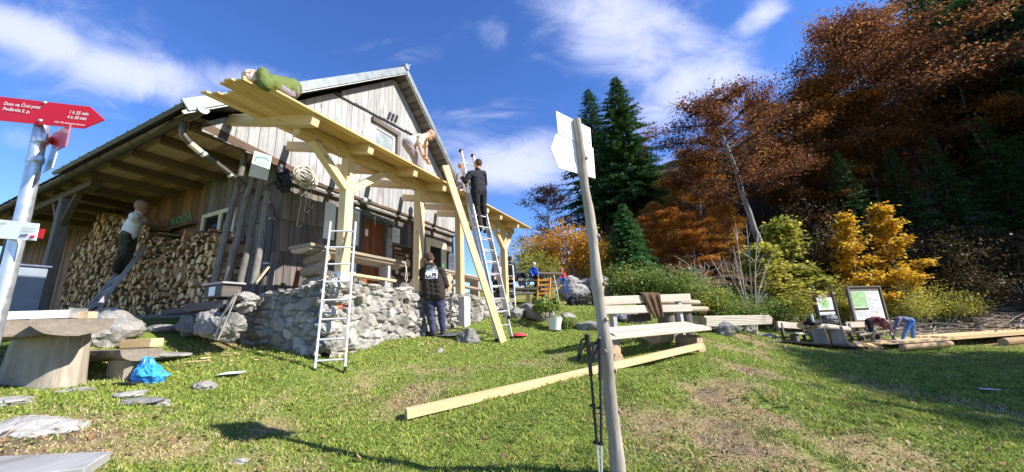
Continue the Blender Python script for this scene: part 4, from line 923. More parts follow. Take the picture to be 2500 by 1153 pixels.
# ------------------------------------------------------------------ firewood along the hut wall
def build_firewood():
    rs = np.random.RandomState(17); rr = random.Random(17); variants = []
    def shape(kind):
        m = MB()
        if kind == 'quarter':
            r = rr.uniform(.09, .125); n = 5; poly = [(0, 0)] + [(r*math.cos(t)*rr.uniform(.9, 1.05), r*math.sin(t)*rr.uniform(.9, 1.05)) for t in np.linspace(0, rr.uniform(1.3, 1.9), n)]
        elif kind == 'half':
            r = rr.uniform(.065, .09); poly = [(r*math.cos(t)*rr.uniform(.9, 1.08), r*math.sin(t)*rr.uniform(.8, 1.05)) for t in np.linspace(0, math.pi, 7)]
        elif kind == 'round':
            r = rr.uniform(.05, .075); poly = [(r*math.cos(t)*rr.uniform(.93, 1.06), r*math.sin(t)*rr.uniform(.9, 1.05)) for t in np.linspace(0, 2*math.pi, 11)[:-1]]
        else:
            w, h = rr.uniform(.09, .15), rr.uniform(.035, .07); poly = [(-w/2, -h/2*rr.uniform(.5, 1)), (w/2*rr.uniform(.8, 1), -h/2), (w/2, h/2*rr.uniform(.4, 1)), (0, h/2), (-w/2*rr.uniform(.6, 1), h/2*rr.uniform(.6, 1))]
        poly = np.array(poly); poly -= poly.mean(0); L = rr.uniform(.36, .42); k = len(poly)
        rings = []
        for j, x in enumerate([0, .012, L*.5, L]):
            sc = [.9, 1.0, 1.02, .97][j]; tw = .03*j; q = poly*sc*(1+.05*(rs.rand(k, 1)-.5)); rings.append(np.stack([np.full(k, x)+(rs.rand(k)-.5)*(.012 if j < 2 else 0), q[:, 0]+.01*(j-1)*rr.uniform(-1, 1), q[:, 1]], 1))
        V = np.concatenate(rings); fs = []; uv = []; mats = []
        for j in range(3):
            for i in range(k): i2 = (i+1) % k; fs.append((j*k+i, (j+1)*k+i, (j+1)*k+i2, j*k+i2)); uv.append(((j*.15, i*.05), (j*.15+.15, i*.05), (j*.15+.15, i*.05+.05), (j*.15, i*.05+.05)))
        rv = rr.random()
        flat = kind in ('quarter', 'slab')
        m.faces(V, fs, uv, rnd=rv, mat=0)
        m.faces(V[:k], [tuple(range(k))], [[(p[0], p[1]) for p in poly]], rnd=rr.random(), mat=1)
        return m
    kinds = ['quarter']*9 + ['half']*5 + ['round']*3 + ['slab']*5
    for kd in kinds:
        m = shape(kd); variants.append((m.mesh('firewood_log', [MAT['firewood_side'], MAT['firewood_end']]), kd, m))
    slots = []; face = 3.78
    top = lambda b: np.interp(b, [7.7, 8.0, 8.8, 9.5, 10.2, 11.0, 12.5, 13.6, 14.2, 15.0], [3.35, 3.6, 3.6, 3.62, 3.75, 4.1, 4.62, 4.75, 4.4, 3.6])
    z = 2.14
    while z < 4.75:
        b = 7.75+rs.rand()*.1; upper = z > 3.35
        while b < 15.0:
            small = (z > 3.3 and b < 10.6); step = rs.uniform(.112, .17)*(.8 if small else 1)
            if z < top(b)+rs.uniform(-.08, .06): slots.append((b, z+rs.uniform(-.035, .035)+.03*math.sin(b*3), small))
            b += step
        z += .11 if z < 3.3 else .086
    order = sorted(range(len(slots)), key=lambda i: np.linalg.norm(H2W(face, slots[i][0], slots[i][1])-np.array([0, 0, 1.6])))
    stuff = MB(); lab = 'split firewood log lying in the long stack under the porch eave'
    for k, i in enumerate(order):
        b, z, small = slots[i]
        vi = rr.choice([q for q in range(len(variants)) if variants[q][1] == 'slab']) if (small and rr.random() < .8) else rr.randrange(len(variants))
        me, kd, mb = variants[vi]; ang = rr.uniform(-.5, .5) if kd == 'slab' else rr.uniform(0, 6.28); sc = rr.uniform(1.0, 1.4)*(.8 if small else 1)
        yaw = rr.uniform(-.14, .14)*(2.2 if small else 1); pit = rr.uniform(-.08, .08); a = face + rs.uniform(-.075, .06) - .04*max(0, (z-2.3))*0
        if k < 300:
            o = bpy.data.objects.new('firewood_log', me); COL.objects.link(o); o.location = H2W(a, b, z); o.rotation_euler = Matrix.Rotation(HROT+yaw, 4, 'Z').__matmul__(Matrix.Rotation(pit, 4, 'Y')).__matmul__(Matrix.Rotation(ang, 4, 'X')).to_euler(); o.scale = (1, sc, sc)
            tag(o, lab, 'firewood', 'split logs of the firewood stack')
        else:
            M3 = np.array((Matrix.Rotation(HROT+yaw, 3, 'Z') @ Matrix.Rotation(pit, 3, 'Y') @ Matrix.Rotation(ang, 3, 'X')))
            for v, l, s_, u, r_, mt in zip(mb.V, mb.L, mb.S, mb.U, mb.R, mb.M):
                l0 = l - l.min() if len(v) else l
                stuff.add((v*np.array([1, sc, sc]))@M3.T + H2W(a, b, z), l0, s_, u, np.full(len(s_), rs.rand()), mt)
    o = stuff.thing('firewood', [MAT['firewood_side'], MAT['firewood_end']], 'rest of the split firewood farther along the stack', 'firewood', H2W(face, 13, 2), kind='stuff')
    # dark backing of the stack: the inner rows
    m = MB(); bs = np.linspace(7.85, 14.9, 30)
    for q0, q1 in zip(bs[:-1], bs[1:]): zt = min(top(q0), top(q1))-.16; m.hexa([(3.9, q0, 2.1), (4.2, q0, 2.1), (4.2, q0, zt), (3.9, q0, zt), (3.9, q1, 2.1), (4.2, q1, 2.1), (4.2, q1, zt), (3.9, q1, zt)], .2)
    o = m.thing('firewood_inner_rows', MAT['firewood_side'], 'hidden inner rows of the firewood stack', 'firewood', (4, 11, 2), 'h'); o['kind'] = 'stuff'
    m = MB(); m.bar((3.8, 8.1, 2.03), (3.8, 15.2, 2.03), .14, .12); m.thing('sill_beam', MAT['dark_grey_wood'], 'grey squared beam lying under the front of the firewood stack', 'beam', (3.8, 9, 2), 'h', bevel=.01)
    # four thin poles leaning at the eave in front of the stack
    for k, (xt, yt, xb, yb, a) in enumerate([(600, 372, 522, 690, 3.45), (622, 410, 553, 692, 3.5), (640, 430, 590, 692, 3.55), (655, 470, 618, 694, 3.62)]):
        p0 = ona(xb, yb, a); p1 = ona(xt, yt, a+.12); m = MB(); pts = [p0*(1-t)+p1*t+np.array([rr.uniform(-.012, .012), rr.uniform(-.012, .012), 0]) for t in np.linspace(0, 1, 9)]
        m.tube(pts, [.058-.012*t for t in np.linspace(0, 1, 9)], 9, jit=.07)
        m.thing('leaning_pole', MAT['bark'], ['leftmost of the four bark-covered poles leaning before the firewood', 'second from left of the four bark-covered poles before the firewood', 'third from left of the four bark-covered poles before the firewood', 'rightmost of the four bark-covered poles, next to the downpipe'][k], 'pole', p0, 'h', 'poles leaning in front of the firewood')
    # trough box at the foot of the poles
    p = ona(545, 712, 3.35); a, b, z = p; t = thing('wooden_crate', 'weathered wooden crate with pale rim standing at the foot of the poles', 'crate', (a, b, z-.15), 'h')
    m = MB(); m.box((a-.12, b-.2, z-.1), (a+.16, b+.3, z+.1), 1); m.part('body', MAT['dark_grey_wood'], t, bevel=.008)
    m = MB(); m.box((a-.15, b-.25, z+.1), (a+.19, b+.35, z+.13), 1); m.part('rim', MAT['grey_wood'], t, bevel=.006)
    m = MB(); m.box((a-.122, b-.02, z-.07), (a-.127, b+.15, z+.07), 2); m.part('white_label', MAT['white_board'], t)
    for (px, py, L, w, lb, a_) in [(510, 745, .75, .16, 'short squared timber offcut lying under the wooden crate', 3.3), (455, 755, .9, .14, 'thick squared offcut lying left of the wooden crate', 3.45)]:
        p = ona(px, py, a_); m = MB(); m.bar(p+np.array([-.1, L*.5, -.03]), p+np.array([.08, -L*.5, -.01]), w, w*.8); m.thing('timber_offcut', MAT['dark_grey_wood'], lb, 'timber', p, 'h', bevel=.008)
    # rocks and loose things between crate and wall
    for k, (px, py, a_, r, lb) in enumerate([(515, 795, 3.25, (.2, .3, .26), 'big pale boulder under the wooden crate at the left end of the terrace wall'), (465, 795, 3.3, (.17, .24, .18), 'grey boulder left of the big pale boulder below the crate'), (560, 800, 3.35, (.2, .24, .22), 'dark boulder between the pale boulder and the terrace wall'), (590, 740, 3.55, (.24, .3, .16), 'dark boulder on the top left end of the terrace wall')]):
        p = ona(px, py, a_); m = MB(); m.rock(p, r, seed=30+k, sub=4, rough=.3); m.thing('boulder', MAT['rock'], lb, 'boulder', p, 'h', 'boulders at the corner of the terrace')
    m = MB(); q0 = ona(525, 830, 3.15); q1 = ona(575, 720, 3.2); m.tube([q0, (q0+q1)/2+np.array([-.03, .02, .02]), q1], .016, 6); m.tube([q0+np.array([.01, -.05, 0]), q1+np.array([-.02, -.1, .05])], .012, 6)
    m.thing('leaning_stick', MAT['twig'], 'two thin pale sticks leaning on the pale boulder below the crate', 'stick', q0, 'h')
    q0 = ona(620, 690, 3.6); m = MB(); m.bar(ona(520, 700, 3.5)*.0+ona(625, 690, 3.6), ona(655, 652, 3.75), .08, .025); m.thing('short_board', MAT['fresh_wood'], 'short pale board tilted against the base of the downpipe', 'board', q0, 'h')
    m = MB(); p = ona(575, 735, 3.35)
    for k in range(5): m.rock(p+np.array([.02*k-.05, .05*k-.1, .03*(k % 2)]), (.07, .1, .06), seed=k+70, sub=2, rough=.45)
    m.thing('black_jacket', MAT['black'], 'crumpled black jacket hanging on the terrace wall beside the crate', 'jacket', p, 'h')
    p = onb(722, 675, 6.4); m = MB(); m.bar(p+np.array([0, 0, -.25]), p+np.array([.08, .05, .14]), .09, .02, up=(0, 1, 0)); m.thing('red_brown_board', MAT['door_wood'], 'narrow red-brown board leaning on the hut wall above the terrace', 'board', p, 'h')
build_firewood()

# ------------------------------------------------------------------ furniture on the terrace
def terrace_furniture():
    rr = random.Random(8)
    def logend(m, c, r, L, axis): 
        d = np.array(axis, float); m.tube([np.array(c)-d*L/2, np.array(c), np.array(c)+d*L/2], [r, r*1.03, r], 14, jit=.03, capmat=1)
    # log table before the door
    t = thing('log_table', 'half-log table with stacked log leg before the red-brown door', 'table', (5, 5.7, 2.28), 'h')
    m = MB(); pts = [(3.95+.2*k, 5.72+.01*math.sin(k), 2.98-.002*k) for k in range(12)]
    m.bar((3.92, 5.74, 3.0), (6.2, 5.74, 2.98), .56, .05); 
    m.tube([(3.94, 5.74, 2.955), (5, 5.74, 2.95), (6.2, 5.74, 2.935)], .25, 14, jit=.03, squash=.32, capmat=1); m.part('tabletop', [MAT['log_wood'], MAT['log_end']], t)
    for k, (z, aa) in enumerate([(2.42, 4.26), (2.62, 4.2), (2.82, 4.24)]):
        m = MB(); logend(m, (aa, 5.72, z), .105, .6, (.25, .97, 0)); m.part('support_log', [MAT['log_wood'], MAT['log_end']], t)
    m = MB(); m.bar((5.72, 5.6, 2.28), (5.72, 5.6, 2.86), .07, .24, up=(0, 1, 0)); m.part('leg', MAT['grey_wood'], t)
    m = MB(); m.bar((5.9, 5.75, 2.28), (5.9, 5.75, 2.88), .13, .13, up=(0, 1, 0)); m.part('leg', MAT['log_wood'], t)
    t = thing('terrace_bench', 'low plank bench behind the first canopy post, facing the log table', 'bench', (5, 5.35, 2.28), 'h')
    m = MB(); m.bar((4.35, 5.32, 2.55), (5.66, 5.32, 2.52), .2, .045); m.part('seat', MAT['fresh_wood'], t, bevel=.004)
    for a in (4.55, 5.4): m = MB(); m.bar((a, 5.32, 2.26), (a, 5.32, 2.52), .06, .16, up=(0, 1, 0)); m.part('leg', MAT['grey_wood'], t)
    m = MB(); rr = random.Random(2)
    m.tube([(6.12, 5.5, 2.98), (6.15, 5.44, 2.96), (6.16, 5.42, 2.8), (6.13, 5.42, 2.62), (6.17, 5.42, 2.55), (6.2, 5.42, 2.62), (6.18, 5.44, 2.9)], .009, 5); m.thing('strap', MAT['hose'], 'pale strap dangling from the end of the log table', 'strap', (6.15, 5.44, 2.95), 'h')
    # second log table with stacked round logs
    t = thing('log_table', 'log table with green can, half hidden behind the man in the hooded top', 'table', (8.8, 5.9, 2.28), 'h')
    m = MB(); m.bar((7.75, 5.95, 3.04), (10.2, 5.95, 2.98), .56, .05); m.tube([(7.75, 5.95, 2.99), (9, 5.95, 2.97), (10.2, 5.95, 2.93)], .25, 14, jit=.03, squash=.32, capmat=1); m.part('tabletop', [MAT['log_wood'], MAT['log_end']], t)
    for z in (2.4, 2.6, 2.8):
        m = MB(); logend(m, (7.98, 5.8, z), .105, .6, (.25, .97, 0)); m.part('support_log', [MAT['log_wood'], MAT['log_end']], t)
    m = MB(); m.bar((9.8, 5.9, 2.28), (9.8, 5.9, 2.9), .12, .3, up=(0, 1, 0)); m.part('leg', MAT['log_wood'], t)
    t = thing('terrace_bench', 'low plank bench between the third and fourth canopy posts', 'bench', (9, 5.4, 2.28), 'h')
    m = MB(); m.bar((8.0, 5.4, 2.62), (10.0, 5.4, 2.55), .2, .045); m.part('seat', MAT['log_wood'], t)
    for a in (8.3, 9.7): m = MB(); m.bar((a, 5.4, 2.2), (a, 5.4, 2.57), .06, .16, up=(0, 1, 0)); m.part('leg', MAT['grey_wood'], t)
    m = MB(); c = (7.92, 5.75, 3.065); m.tube([np.array(c), np.array(c)+(0, 0, .01), np.array(c)+(0, 0, .11), np.array(c)+(0, 0, .125)], [.028, .033, .033, .026], 12); m.thing('green_can', MAT['green_plastic'], 'small green can standing on the half-hidden log table', 'can', c, 'h')
    # paint bucket
    c = np.array([7.15, 5.25, 2.28]); t = thing('paint_bucket', 'white paint bucket with green label on the terrace beside the man', 'bucket', c, 'h')
    m = MB(); m.tube([c, c+(0, 0, .02), c+(0, 0, .3)], [.13, .135, .16], 20); m.part('tub', MAT['white_plastic'], t)
    m = MB(); m.tube([c+(0, 0, .3), c+(0, 0, .335)], [.172, .172], 20); m.part('lid', MAT['white_plastic'], t)
    m = MB(); m.tube([c+(0, 0, .03), c+(0, 0, .13)], [.139, .149], 20, cap=False); m.part('label_band', MAT['green_plastic'], t)
terrace_furniture()

# ------------------------------------------------------------------ ladders
def ladder_rails(t, mat, A, B, side, n, off, rail=(.028, .07), first=.28, step=.28, rung=.015, frame_up=None, flat=False, lab=None):
    """two rails from foot A to top B, rungs between; side: unit vector across"""
    A = np.array(A, float); B = np.array(B, float); d = (B-A); L = np.linalg.norm(d); d /= L; s = np.array(side, float)
    nrm = np.cross(d, s)
    for sg in (-1, 1):
        m = MB(); m.bar(A+s*sg*off, B+s*sg*off, rail[0], rail[1], up=nrm); r = m.part('rail', mat, t, bevel=.003)
        m = MB(); m.bar(A+s*sg*off-d*.012, A+s*sg*off+d*.05, rail[0]+.008, rail[1]+.008, up=nrm); m.part('foot_cap', MAT['black_plastic'], r)
    k = first
    while k < L-.1:
        m = MB()
        if flat: m.bar(A+d*k-s*off, A+d*k+s*off, .03, .07, up=d)
        else: m.tube([A+d*k-s*(off-.01), A+d*k+s*(off-.01)], rung, 8)
        m.part('rung', mat, t); k += step
def build_ladders():
    # single aluminium ladder leaning on the first post
    A = (P(770, 897, 5.22)+P(842, 890, 5.3))/2; A[2] = gz(A[0], A[1]); B = (P(808, 540, 5.72)+P(868, 545, 5.8))/2
    s = P(842, 890, 5.3)-P(770, 897, 5.22); s[2] = 0; off = np.linalg.norm(s)/2; s /= np.linalg.norm(s)
    t = thing('aluminium_ladder', 'narrow single aluminium ladder leaning on the first canopy post', 'ladder', A)
    ladder_rails(t, MAT['alu_pale'], A, B, s, 9, .19, rail=(.022, .05), first=.15, step=.285, rung=.014)
    # extension ladder leaning on the canopy edge
    c = H2W(7.15, 4.33, 4.72); f = G(1232, 832); f = P(1232, 832, 7.95); f[2] = gz(f[0], f[1])
    d = c-f; top = c + d/np.linalg.norm(d)*1.0; s = np.cross(d, [0, 0, 1]); s = E1*.75+np.array([1, 0, 0])*.25; s -= d*(s@d)/(d@d); s /= np.linalg.norm(s)
    t = thing('extension_ladder', 'tall two-section aluminium extension ladder leaning on the canopy edge', 'ladder', f)
    nrm = np.cross(d, s); nrm /= np.linalg.norm(nrm); nrm = nrm if nrm[1] < 0 else -nrm; un = d/np.linalg.norm(d)
    ladder_rails(t, MAT['alu'], f, c+un*.55, s, 12, .235, rail=(.03, .075), first=.3, step=.28, rung=.016)
    ladder_rails(t, MAT['alu'], f+un*.42+nrm*.085, top+nrm*.085, s, 12, .2, rail=(.03, .075), first=.16, step=.28, rung=.016)
    for sg in (-1, 1):
        q = top+nrm*.085+s*sg*.2; m = MB(); m.tube([q-s*.03, q+s*.03], .045, 12); m.part('end_roller', MAT['black_plastic'], t)
    # plank leaning beside it
    b = P(1229, 836, 7.75); b[2] = gz(b[0], b[1]); tp = H2W(5.98, 4.27, 4.9); m = MB(); m.bar(b, tp, .155, .045, up=(.42, -.75, .3)); m.thing('leaning_plank', MAT['fresh_wood'], 'long pale new plank leaning from the grass up to the canopy edge', 'plank', b, bevel=.004)
    # rough wooden ladder on the firewood
    A = ona(212, 770, 2.85); B = ona(340, 612, 3.68); t = thing('wooden_ladder', 'short grey wooden ladder laid up against the firewood stack', 'ladder', A, 'h'); d = B-A; L = np.linalg.norm(d); d /= L; s = np.array([.05, 1, 0]); s -= d*(s@d); s /= np.linalg.norm(s)
    ladder_rails(t, MAT['grey_wood'], A, B, s, 5, .2, rail=(.04, .07), first=.3, step=.34, flat=True)
    # step ladder beyond the fourth post
    A = P(1240, 735, 11.4); t = thing('step_ladder', 'small aluminium step ladder standing behind the fourth canopy post', 'step ladder', A)
    A[2] = gz(A[0], A[1])+.05
    for sg in (-1, 1):
        x = np.array([.22*sg, 0, 0]); m = MB(); m.tube([A+x, A+x*.9+np.array([0, .32, 1.28])], .018, 8); m.part('rail', MAT['alu'], t)
        m = MB(); m.tube([A+x+np.array([0, .75, 0]), A+x*.9+np.array([0, .4, .95])], .014, 8); m.part('back_leg', MAT['alu'], t)
    m = MB(); a = A+np.array([0, .32, 1.28]); m.tube([a+np.array([-.2, 0, 0]), a+np.array([-.17, .01, .06]), a+np.array([.17, .01, .06]), a+np.array([.2, 0, 0])], .018, 8); m.part('hand_rail', MAT['alu'], t)
    for k in range(4): m = MB(); z = .22+.24*k; m.box(A+np.array([-.2, z*.25-.05, z]), A+np.array([.2, z*.25+.06, z+.03]), 0); m.part('tread', MAT['alu'], t)
build_ladders()

# ------------------------------------------------------------------ signposts and poles
def curve_pts(ps, n):
    ps = np.array(ps, float); t = np.linspace(0, len(ps)-1, n); return np.stack([np.interp(t, range(len(ps)), ps[:, k]) for k in range(3)], 1)
def build_signposts():
    rr = random.Random(31)
    # rough wooden post in the middle
    base = P(1510, 1160, 2.9); base[2] = gz(base[0], base[1])-.06; t = thing('wooden_signpost', 'crooked peeled wooden signpost carrying four blank white boards seen from behind', 'signpost', base)
    px = [(1511, 1165), (1500, 1070), (1492, 980), (1482, 880), (1471, 790), (1459, 690), (1447, 590), (1436, 500), (1424, 420), (1416, 360), (1409, 292)]
    pts = [P(x, y, 2.9+.02*math.sin(k*1.1)) for k, (x, y) in enumerate(px)]; pts[0] = base+np.array([0, 0, 0]); pts = curve_pts(pts, 60)
    k = np.linspace(0, 1, 60); rad = .052-.02*k + .003*np.sin(k*40)
    for c in (.28, .33, .49, .62, .8, .87): rad = rad + .009*np.exp(-((k-c)/.012)**2)
    pts += np.stack([.005*np.sin(k*23), .004*np.cos(k*31), 0*k], 1)
    m = MB(); m.tube(pts, rad, 18, jit=.05, capmat=1)
    for (c, an) in [(.285, .3), (.33, 2.2), (.5, -.4), (.62, .2), (.18, .1), (.41, .8), (.86, .3)]:
        q = pts[int(c*59)]; r = rad[int(c*59)]; dv = np.array([math.cos(an), -abs(math.sin(an))-.3, .25]); dv /= np.linalg.norm(dv); m.tube([q+dv*r*.55, q+dv*(r+.008), q+dv*(r+.016)], [.02, .016, .012], 10, jit=.05, capmat=1)
    m.part('post', [MAT['pole_wood'], MAT['log_end']], t)
    # four boards fixed across the post, receding to the right
    bd = np.array([math.sin(R_(52)), math.cos(R_(52)), 0]); bn = np.array([bd[1], -bd[0], 0]); b0_ = P(1420, 330, 2.9) - bn*.03
    def onboard(x, y, off=0.0):
        d = ray(x, y); o_ = np.array([0, 0, CAMH]); q0 = b0_+bn*off; return o_+d*(((q0-o_)@bn)/(d@bn))
    def board(pix, off):
        ps = [onboard(x, y, off) for x, y in pix]; m = MB(); m.prism([((p-ps[0])@bd, (p-ps[0])[2]) for p in ps], ps[0], bd, (0, 0, 1), -bn, .01); m.part('sign_board', MAT['white_board'], t, bevel=.002)
    board([(1358, 271), (1408, 296), (1410, 347), (1363, 326)], 0); board([(1409, 297), (1441.5, 313), (1445, 362), (1411, 347.5)], 0)
    board([(1357, 327), (1411, 349), (1417, 425), (1363.5, 410), (1345, 362)], -.004); board([(1412, 349), (1448.5, 361.5), (1454, 436), (1418, 425)], -.004)
    m = MB()
    for (x, y) in [(1440, 350), (1446, 372)]: p = onboard(x, y, .003); m.tube([p, p+bn*.006], .006, 8)
    m.part('screw', MAT['black_plastic'], t)
    # trekking poles leaning on the post
    for k, (g0, g1, c1, c2, tip, lb) in enumerate([((1434, 820), (1444, 910), (1448, 985), (1456, 1078), (1466, 1185), 'left trekking pole with its full grip in view, leaning on the wooden signpost'), ((1464, 830), (1467, 910), (1468, 982), (1467, 1075), (1470, 1185), 'right trekking pole, grip half hidden by the wooden signpost')]):
        Y0 = 2.82-.03*k; top = P(g0[0], g0[1], Y0+.02); tp = P(tip[0], tip[1], Y0-.12); tp[2] = max(tp[2], gz(tp[0], tp[1])-.02)
        at = lambda q: top + (tp-top)*q
        t2 = thing('trekking_pole', lb, 'trekking pole', tp, group='trekking poles leaning on the wooden signpost')
        m = MB(); m.tube([at(0)+np.array([-.012, 0, .012]), at(.0), at(.02), at(.1), at(.16), at(.3)], [.022, .024, .016, .017, .014, .014], 12); m.part('grip', MAT['black_plastic'], t2)
        m = MB(); m.tube([at(.3), at(.74)], [.0095, .0095], 10); m.part('upper_shaft', MAT['black_plastic'], t2)
        m = MB(); m.tube([at(.74), at(.99)], [.0075, .006], 10); m.part('lower_shaft', MAT['alu'], t2)
        for q in (.5, .74): m = MB(); m.tube([at(q-.012), at(q+.012)], .014, 10); m.bar(at(q)+np.array([-.028, 0, 0]), at(q)+np.array([.01, 0, 0]), .014, .016); m.part('clamp', MAT['black_plastic'], t2)
        m = MB(); s0 = at(.02); pts2 = [s0+np.array([-.01, -.005, .0]), s0+np.array([-.05, -.01, -.01]), s0+np.array([-.065, -.012, -.08]), s0+np.array([-.09, -.012, -.15])]
        for i in range(3): m.bar(pts2[i], pts2[i+1], .024 if i == 2 else .016, .003, up=(0, 1, .1))
        m.bar(pts2[3], pts2[3]+np.array([.02, .0, .03]), .024, .004, up=(0, 1, .1)); m.bar(pts2[3]+np.array([.02, .0, .03]), s0+np.array([-.015, -.01, -.02]), .012, .003, up=(0, 1, .1)); m.part('wrist_strap', MAT['black'], t2)
    # galvanised pole with the red arrow
    Yp = 2.15; base = P(-38, 980, Yp); q1 = P(103, 305, Yp); pb = np.array([q1[0], Yp, 0.0]); pb = P(5, 750, Yp)*.5+P(60, 520, Yp)*.5; X0 = P(58, 520, Yp)[0]; zg = gz(X0, Yp); t = thing('steel_signpost', 'galvanised steel signpost with red hiking arrow at the left edge', 'signpost', (X0, Yp, zg))
    ztop = q1[2]; m = MB(); m.tube([(P(-20, 860, Yp)[0], Yp, zg-.1), (X0, Yp, P(58, 520, Yp)[2]), (P(104, 300, Yp)[0], Yp, ztop)], .0345, 24); m.part('pole', MAT['zinc'], t)
    for (x, y) in [(97, 345), (86, 392)]:
        p = P(x, y, Yp); m = MB(); m.tube([p-np.array([0, 0, .018]), p+np.array([0, 0, .018])], .039, 24); m.bar(p+np.array([.03, -.03, 0]), p+np.array([.075, -.02, 0]), .02, .03); m.part('pipe_bracket', MAT['zinc'], t)
    Ya = Yp-.055; ps = [P(x, y, Ya) for x, y in [(-120, 223), (222, 262), (258, 294), (206, 315), (-130, 283)]]
    # the arrow board hangs level: build it level and let the lens tilt it
    o = ps[0]; ux = (P(222, 262, Ya)-P(-120, 223, Ya)); L = np.linalg.norm(ux); ux /= L; uy = np.array([0, 0, 1.0]); n = np.array([0, -1.0, 0])
    m = MB(); m.prism([((p-o)@np.array([1, 0, 0]), (p-o)[2]) for p in ps], o, (1, 0, 0), (0, 0, 1), n, .006); ar = m.part('arrow_board', MAT['red_paint'], t, bevel=.001)
    Yt = Ya-.0085
    def tx(s, px, py, px2, py2, size, **k):
        a0 = P(px, py, Yt); a1 = P(px2, py2, Yt); u = a1-a0; w = np.linalg.norm(u); u /= w; v = np.array([-u[2], 0, u[0]]); m = MB(); add_text(m, s, size, a0, u, v, width=w, **k); m.part('lettering', MAT['white_paint'], ar)
    tx('Dom na Črni prsti', 8, 256, 96, 266, .031, bold=.0007); tx('Podbrdo ž. p.', 5, 268.5, 72, 276.5, .031, bold=.0007)
    tx('1 h 25 min', 167, 277, 213, 282, .031, bold=.0007); tx('4 h 30 min', 163, 289, 210, 293.5, .031, bold=.0007); tx('PZS, PD Bohinjska Bistrica', 132, 299, 207, 307.5, .014, bold=.0003)
    for (x, y) in [(110, 251), (99, 294.5)]: p = P(x, y, Ya-.006); m = MB(); m.tube([p, p+np.array([0, -.008, 0])], [.011, .007], 10); m.part('bolt', MAT['zinc'], ar)
    # second arrow seen nearly edge-on, coming towards the right
    def quad(pix, name, mat, th=.005):
        q = [P(x, y, Y) for x, y, Y in pix]; n = np.cross(q[1]-q[0], q[3]-q[0]); n /= np.linalg.norm(n); a = np.array(q); m = MB(); m.hexa(list(a-n*th/2)+list(a+n*th/2), th); return m.part(name, MAT[mat], t)
    quad([(128, 328, 2.22), (173, 303, 1.98), (161, 357, 1.98), (126, 375, 2.22)], 'arrow_board', 'red_paint')
    quad([(124, 366, 2.22), (144, 358, 2.1), (128, 410, 2.1), (103, 424, 2.22)], 'back_plate', 'zinc')
    m = MB(); p = P(124, 345, 2.2); m.bar(p, p+np.array([.03, -.06, 0]), .02, .05); m.part('clamp_plate', MAT['zinc'], t)
    # white plate with prints
    Ya = Yp-.05; o = P(-90, 598, Ya); ps = [P(x, y, Ya) for x, y in [(-60, 530), (98, 547), (89, 588), (-60, 579)]]
    m = MB(); m.prism([((p-ps[3])[0], (p-ps[3])[2]) for p in ps], ps[3], (1, 0, 0), (0, 0, 1), (0, -1, 0), .005); wp = m.part('white_plate', MAT['white_paint'], t, bevel=.001)
    m = MB(); Yt = Ya-.0075; lines(m, P(50, 568, Yt), (1, 0, .0), (0, 0, 1), .08, .035, 4, frac=.4, seed=12); lines(m, P(-8, 548, Yt), (1, 0, 0), (0, 0, 1), .06, .012, 1, seed=13); m.part('print', MAT['grey_print'], wp)
    m = MB(); o = P(48, 578, Yt); m.box(o, o+np.array([.045, -.001, .014]), 0); m.part('blue_logo', MAT['slate_cloth'], wp)
    m = MB(); o = P(72, 582, Yt); m.box(o, o+np.array([.026, -.001, .016]), 0); m.part('red_logo', MAT['red_paint'], wp)
    ps = [P(x, y, Yp+.1) for x, y in [(70, 556), (108, 560), (102, 582), (70, 580)]]
    m = MB(); m.prism([((p-ps[3])[0], (p-ps[3])[2]) for p in ps], ps[3], (1, 0, 0), (0, 0, 1), (0, 1, 0), .005); m.part('rear_red_plate', MAT['red_paint'], t)
build_signposts()
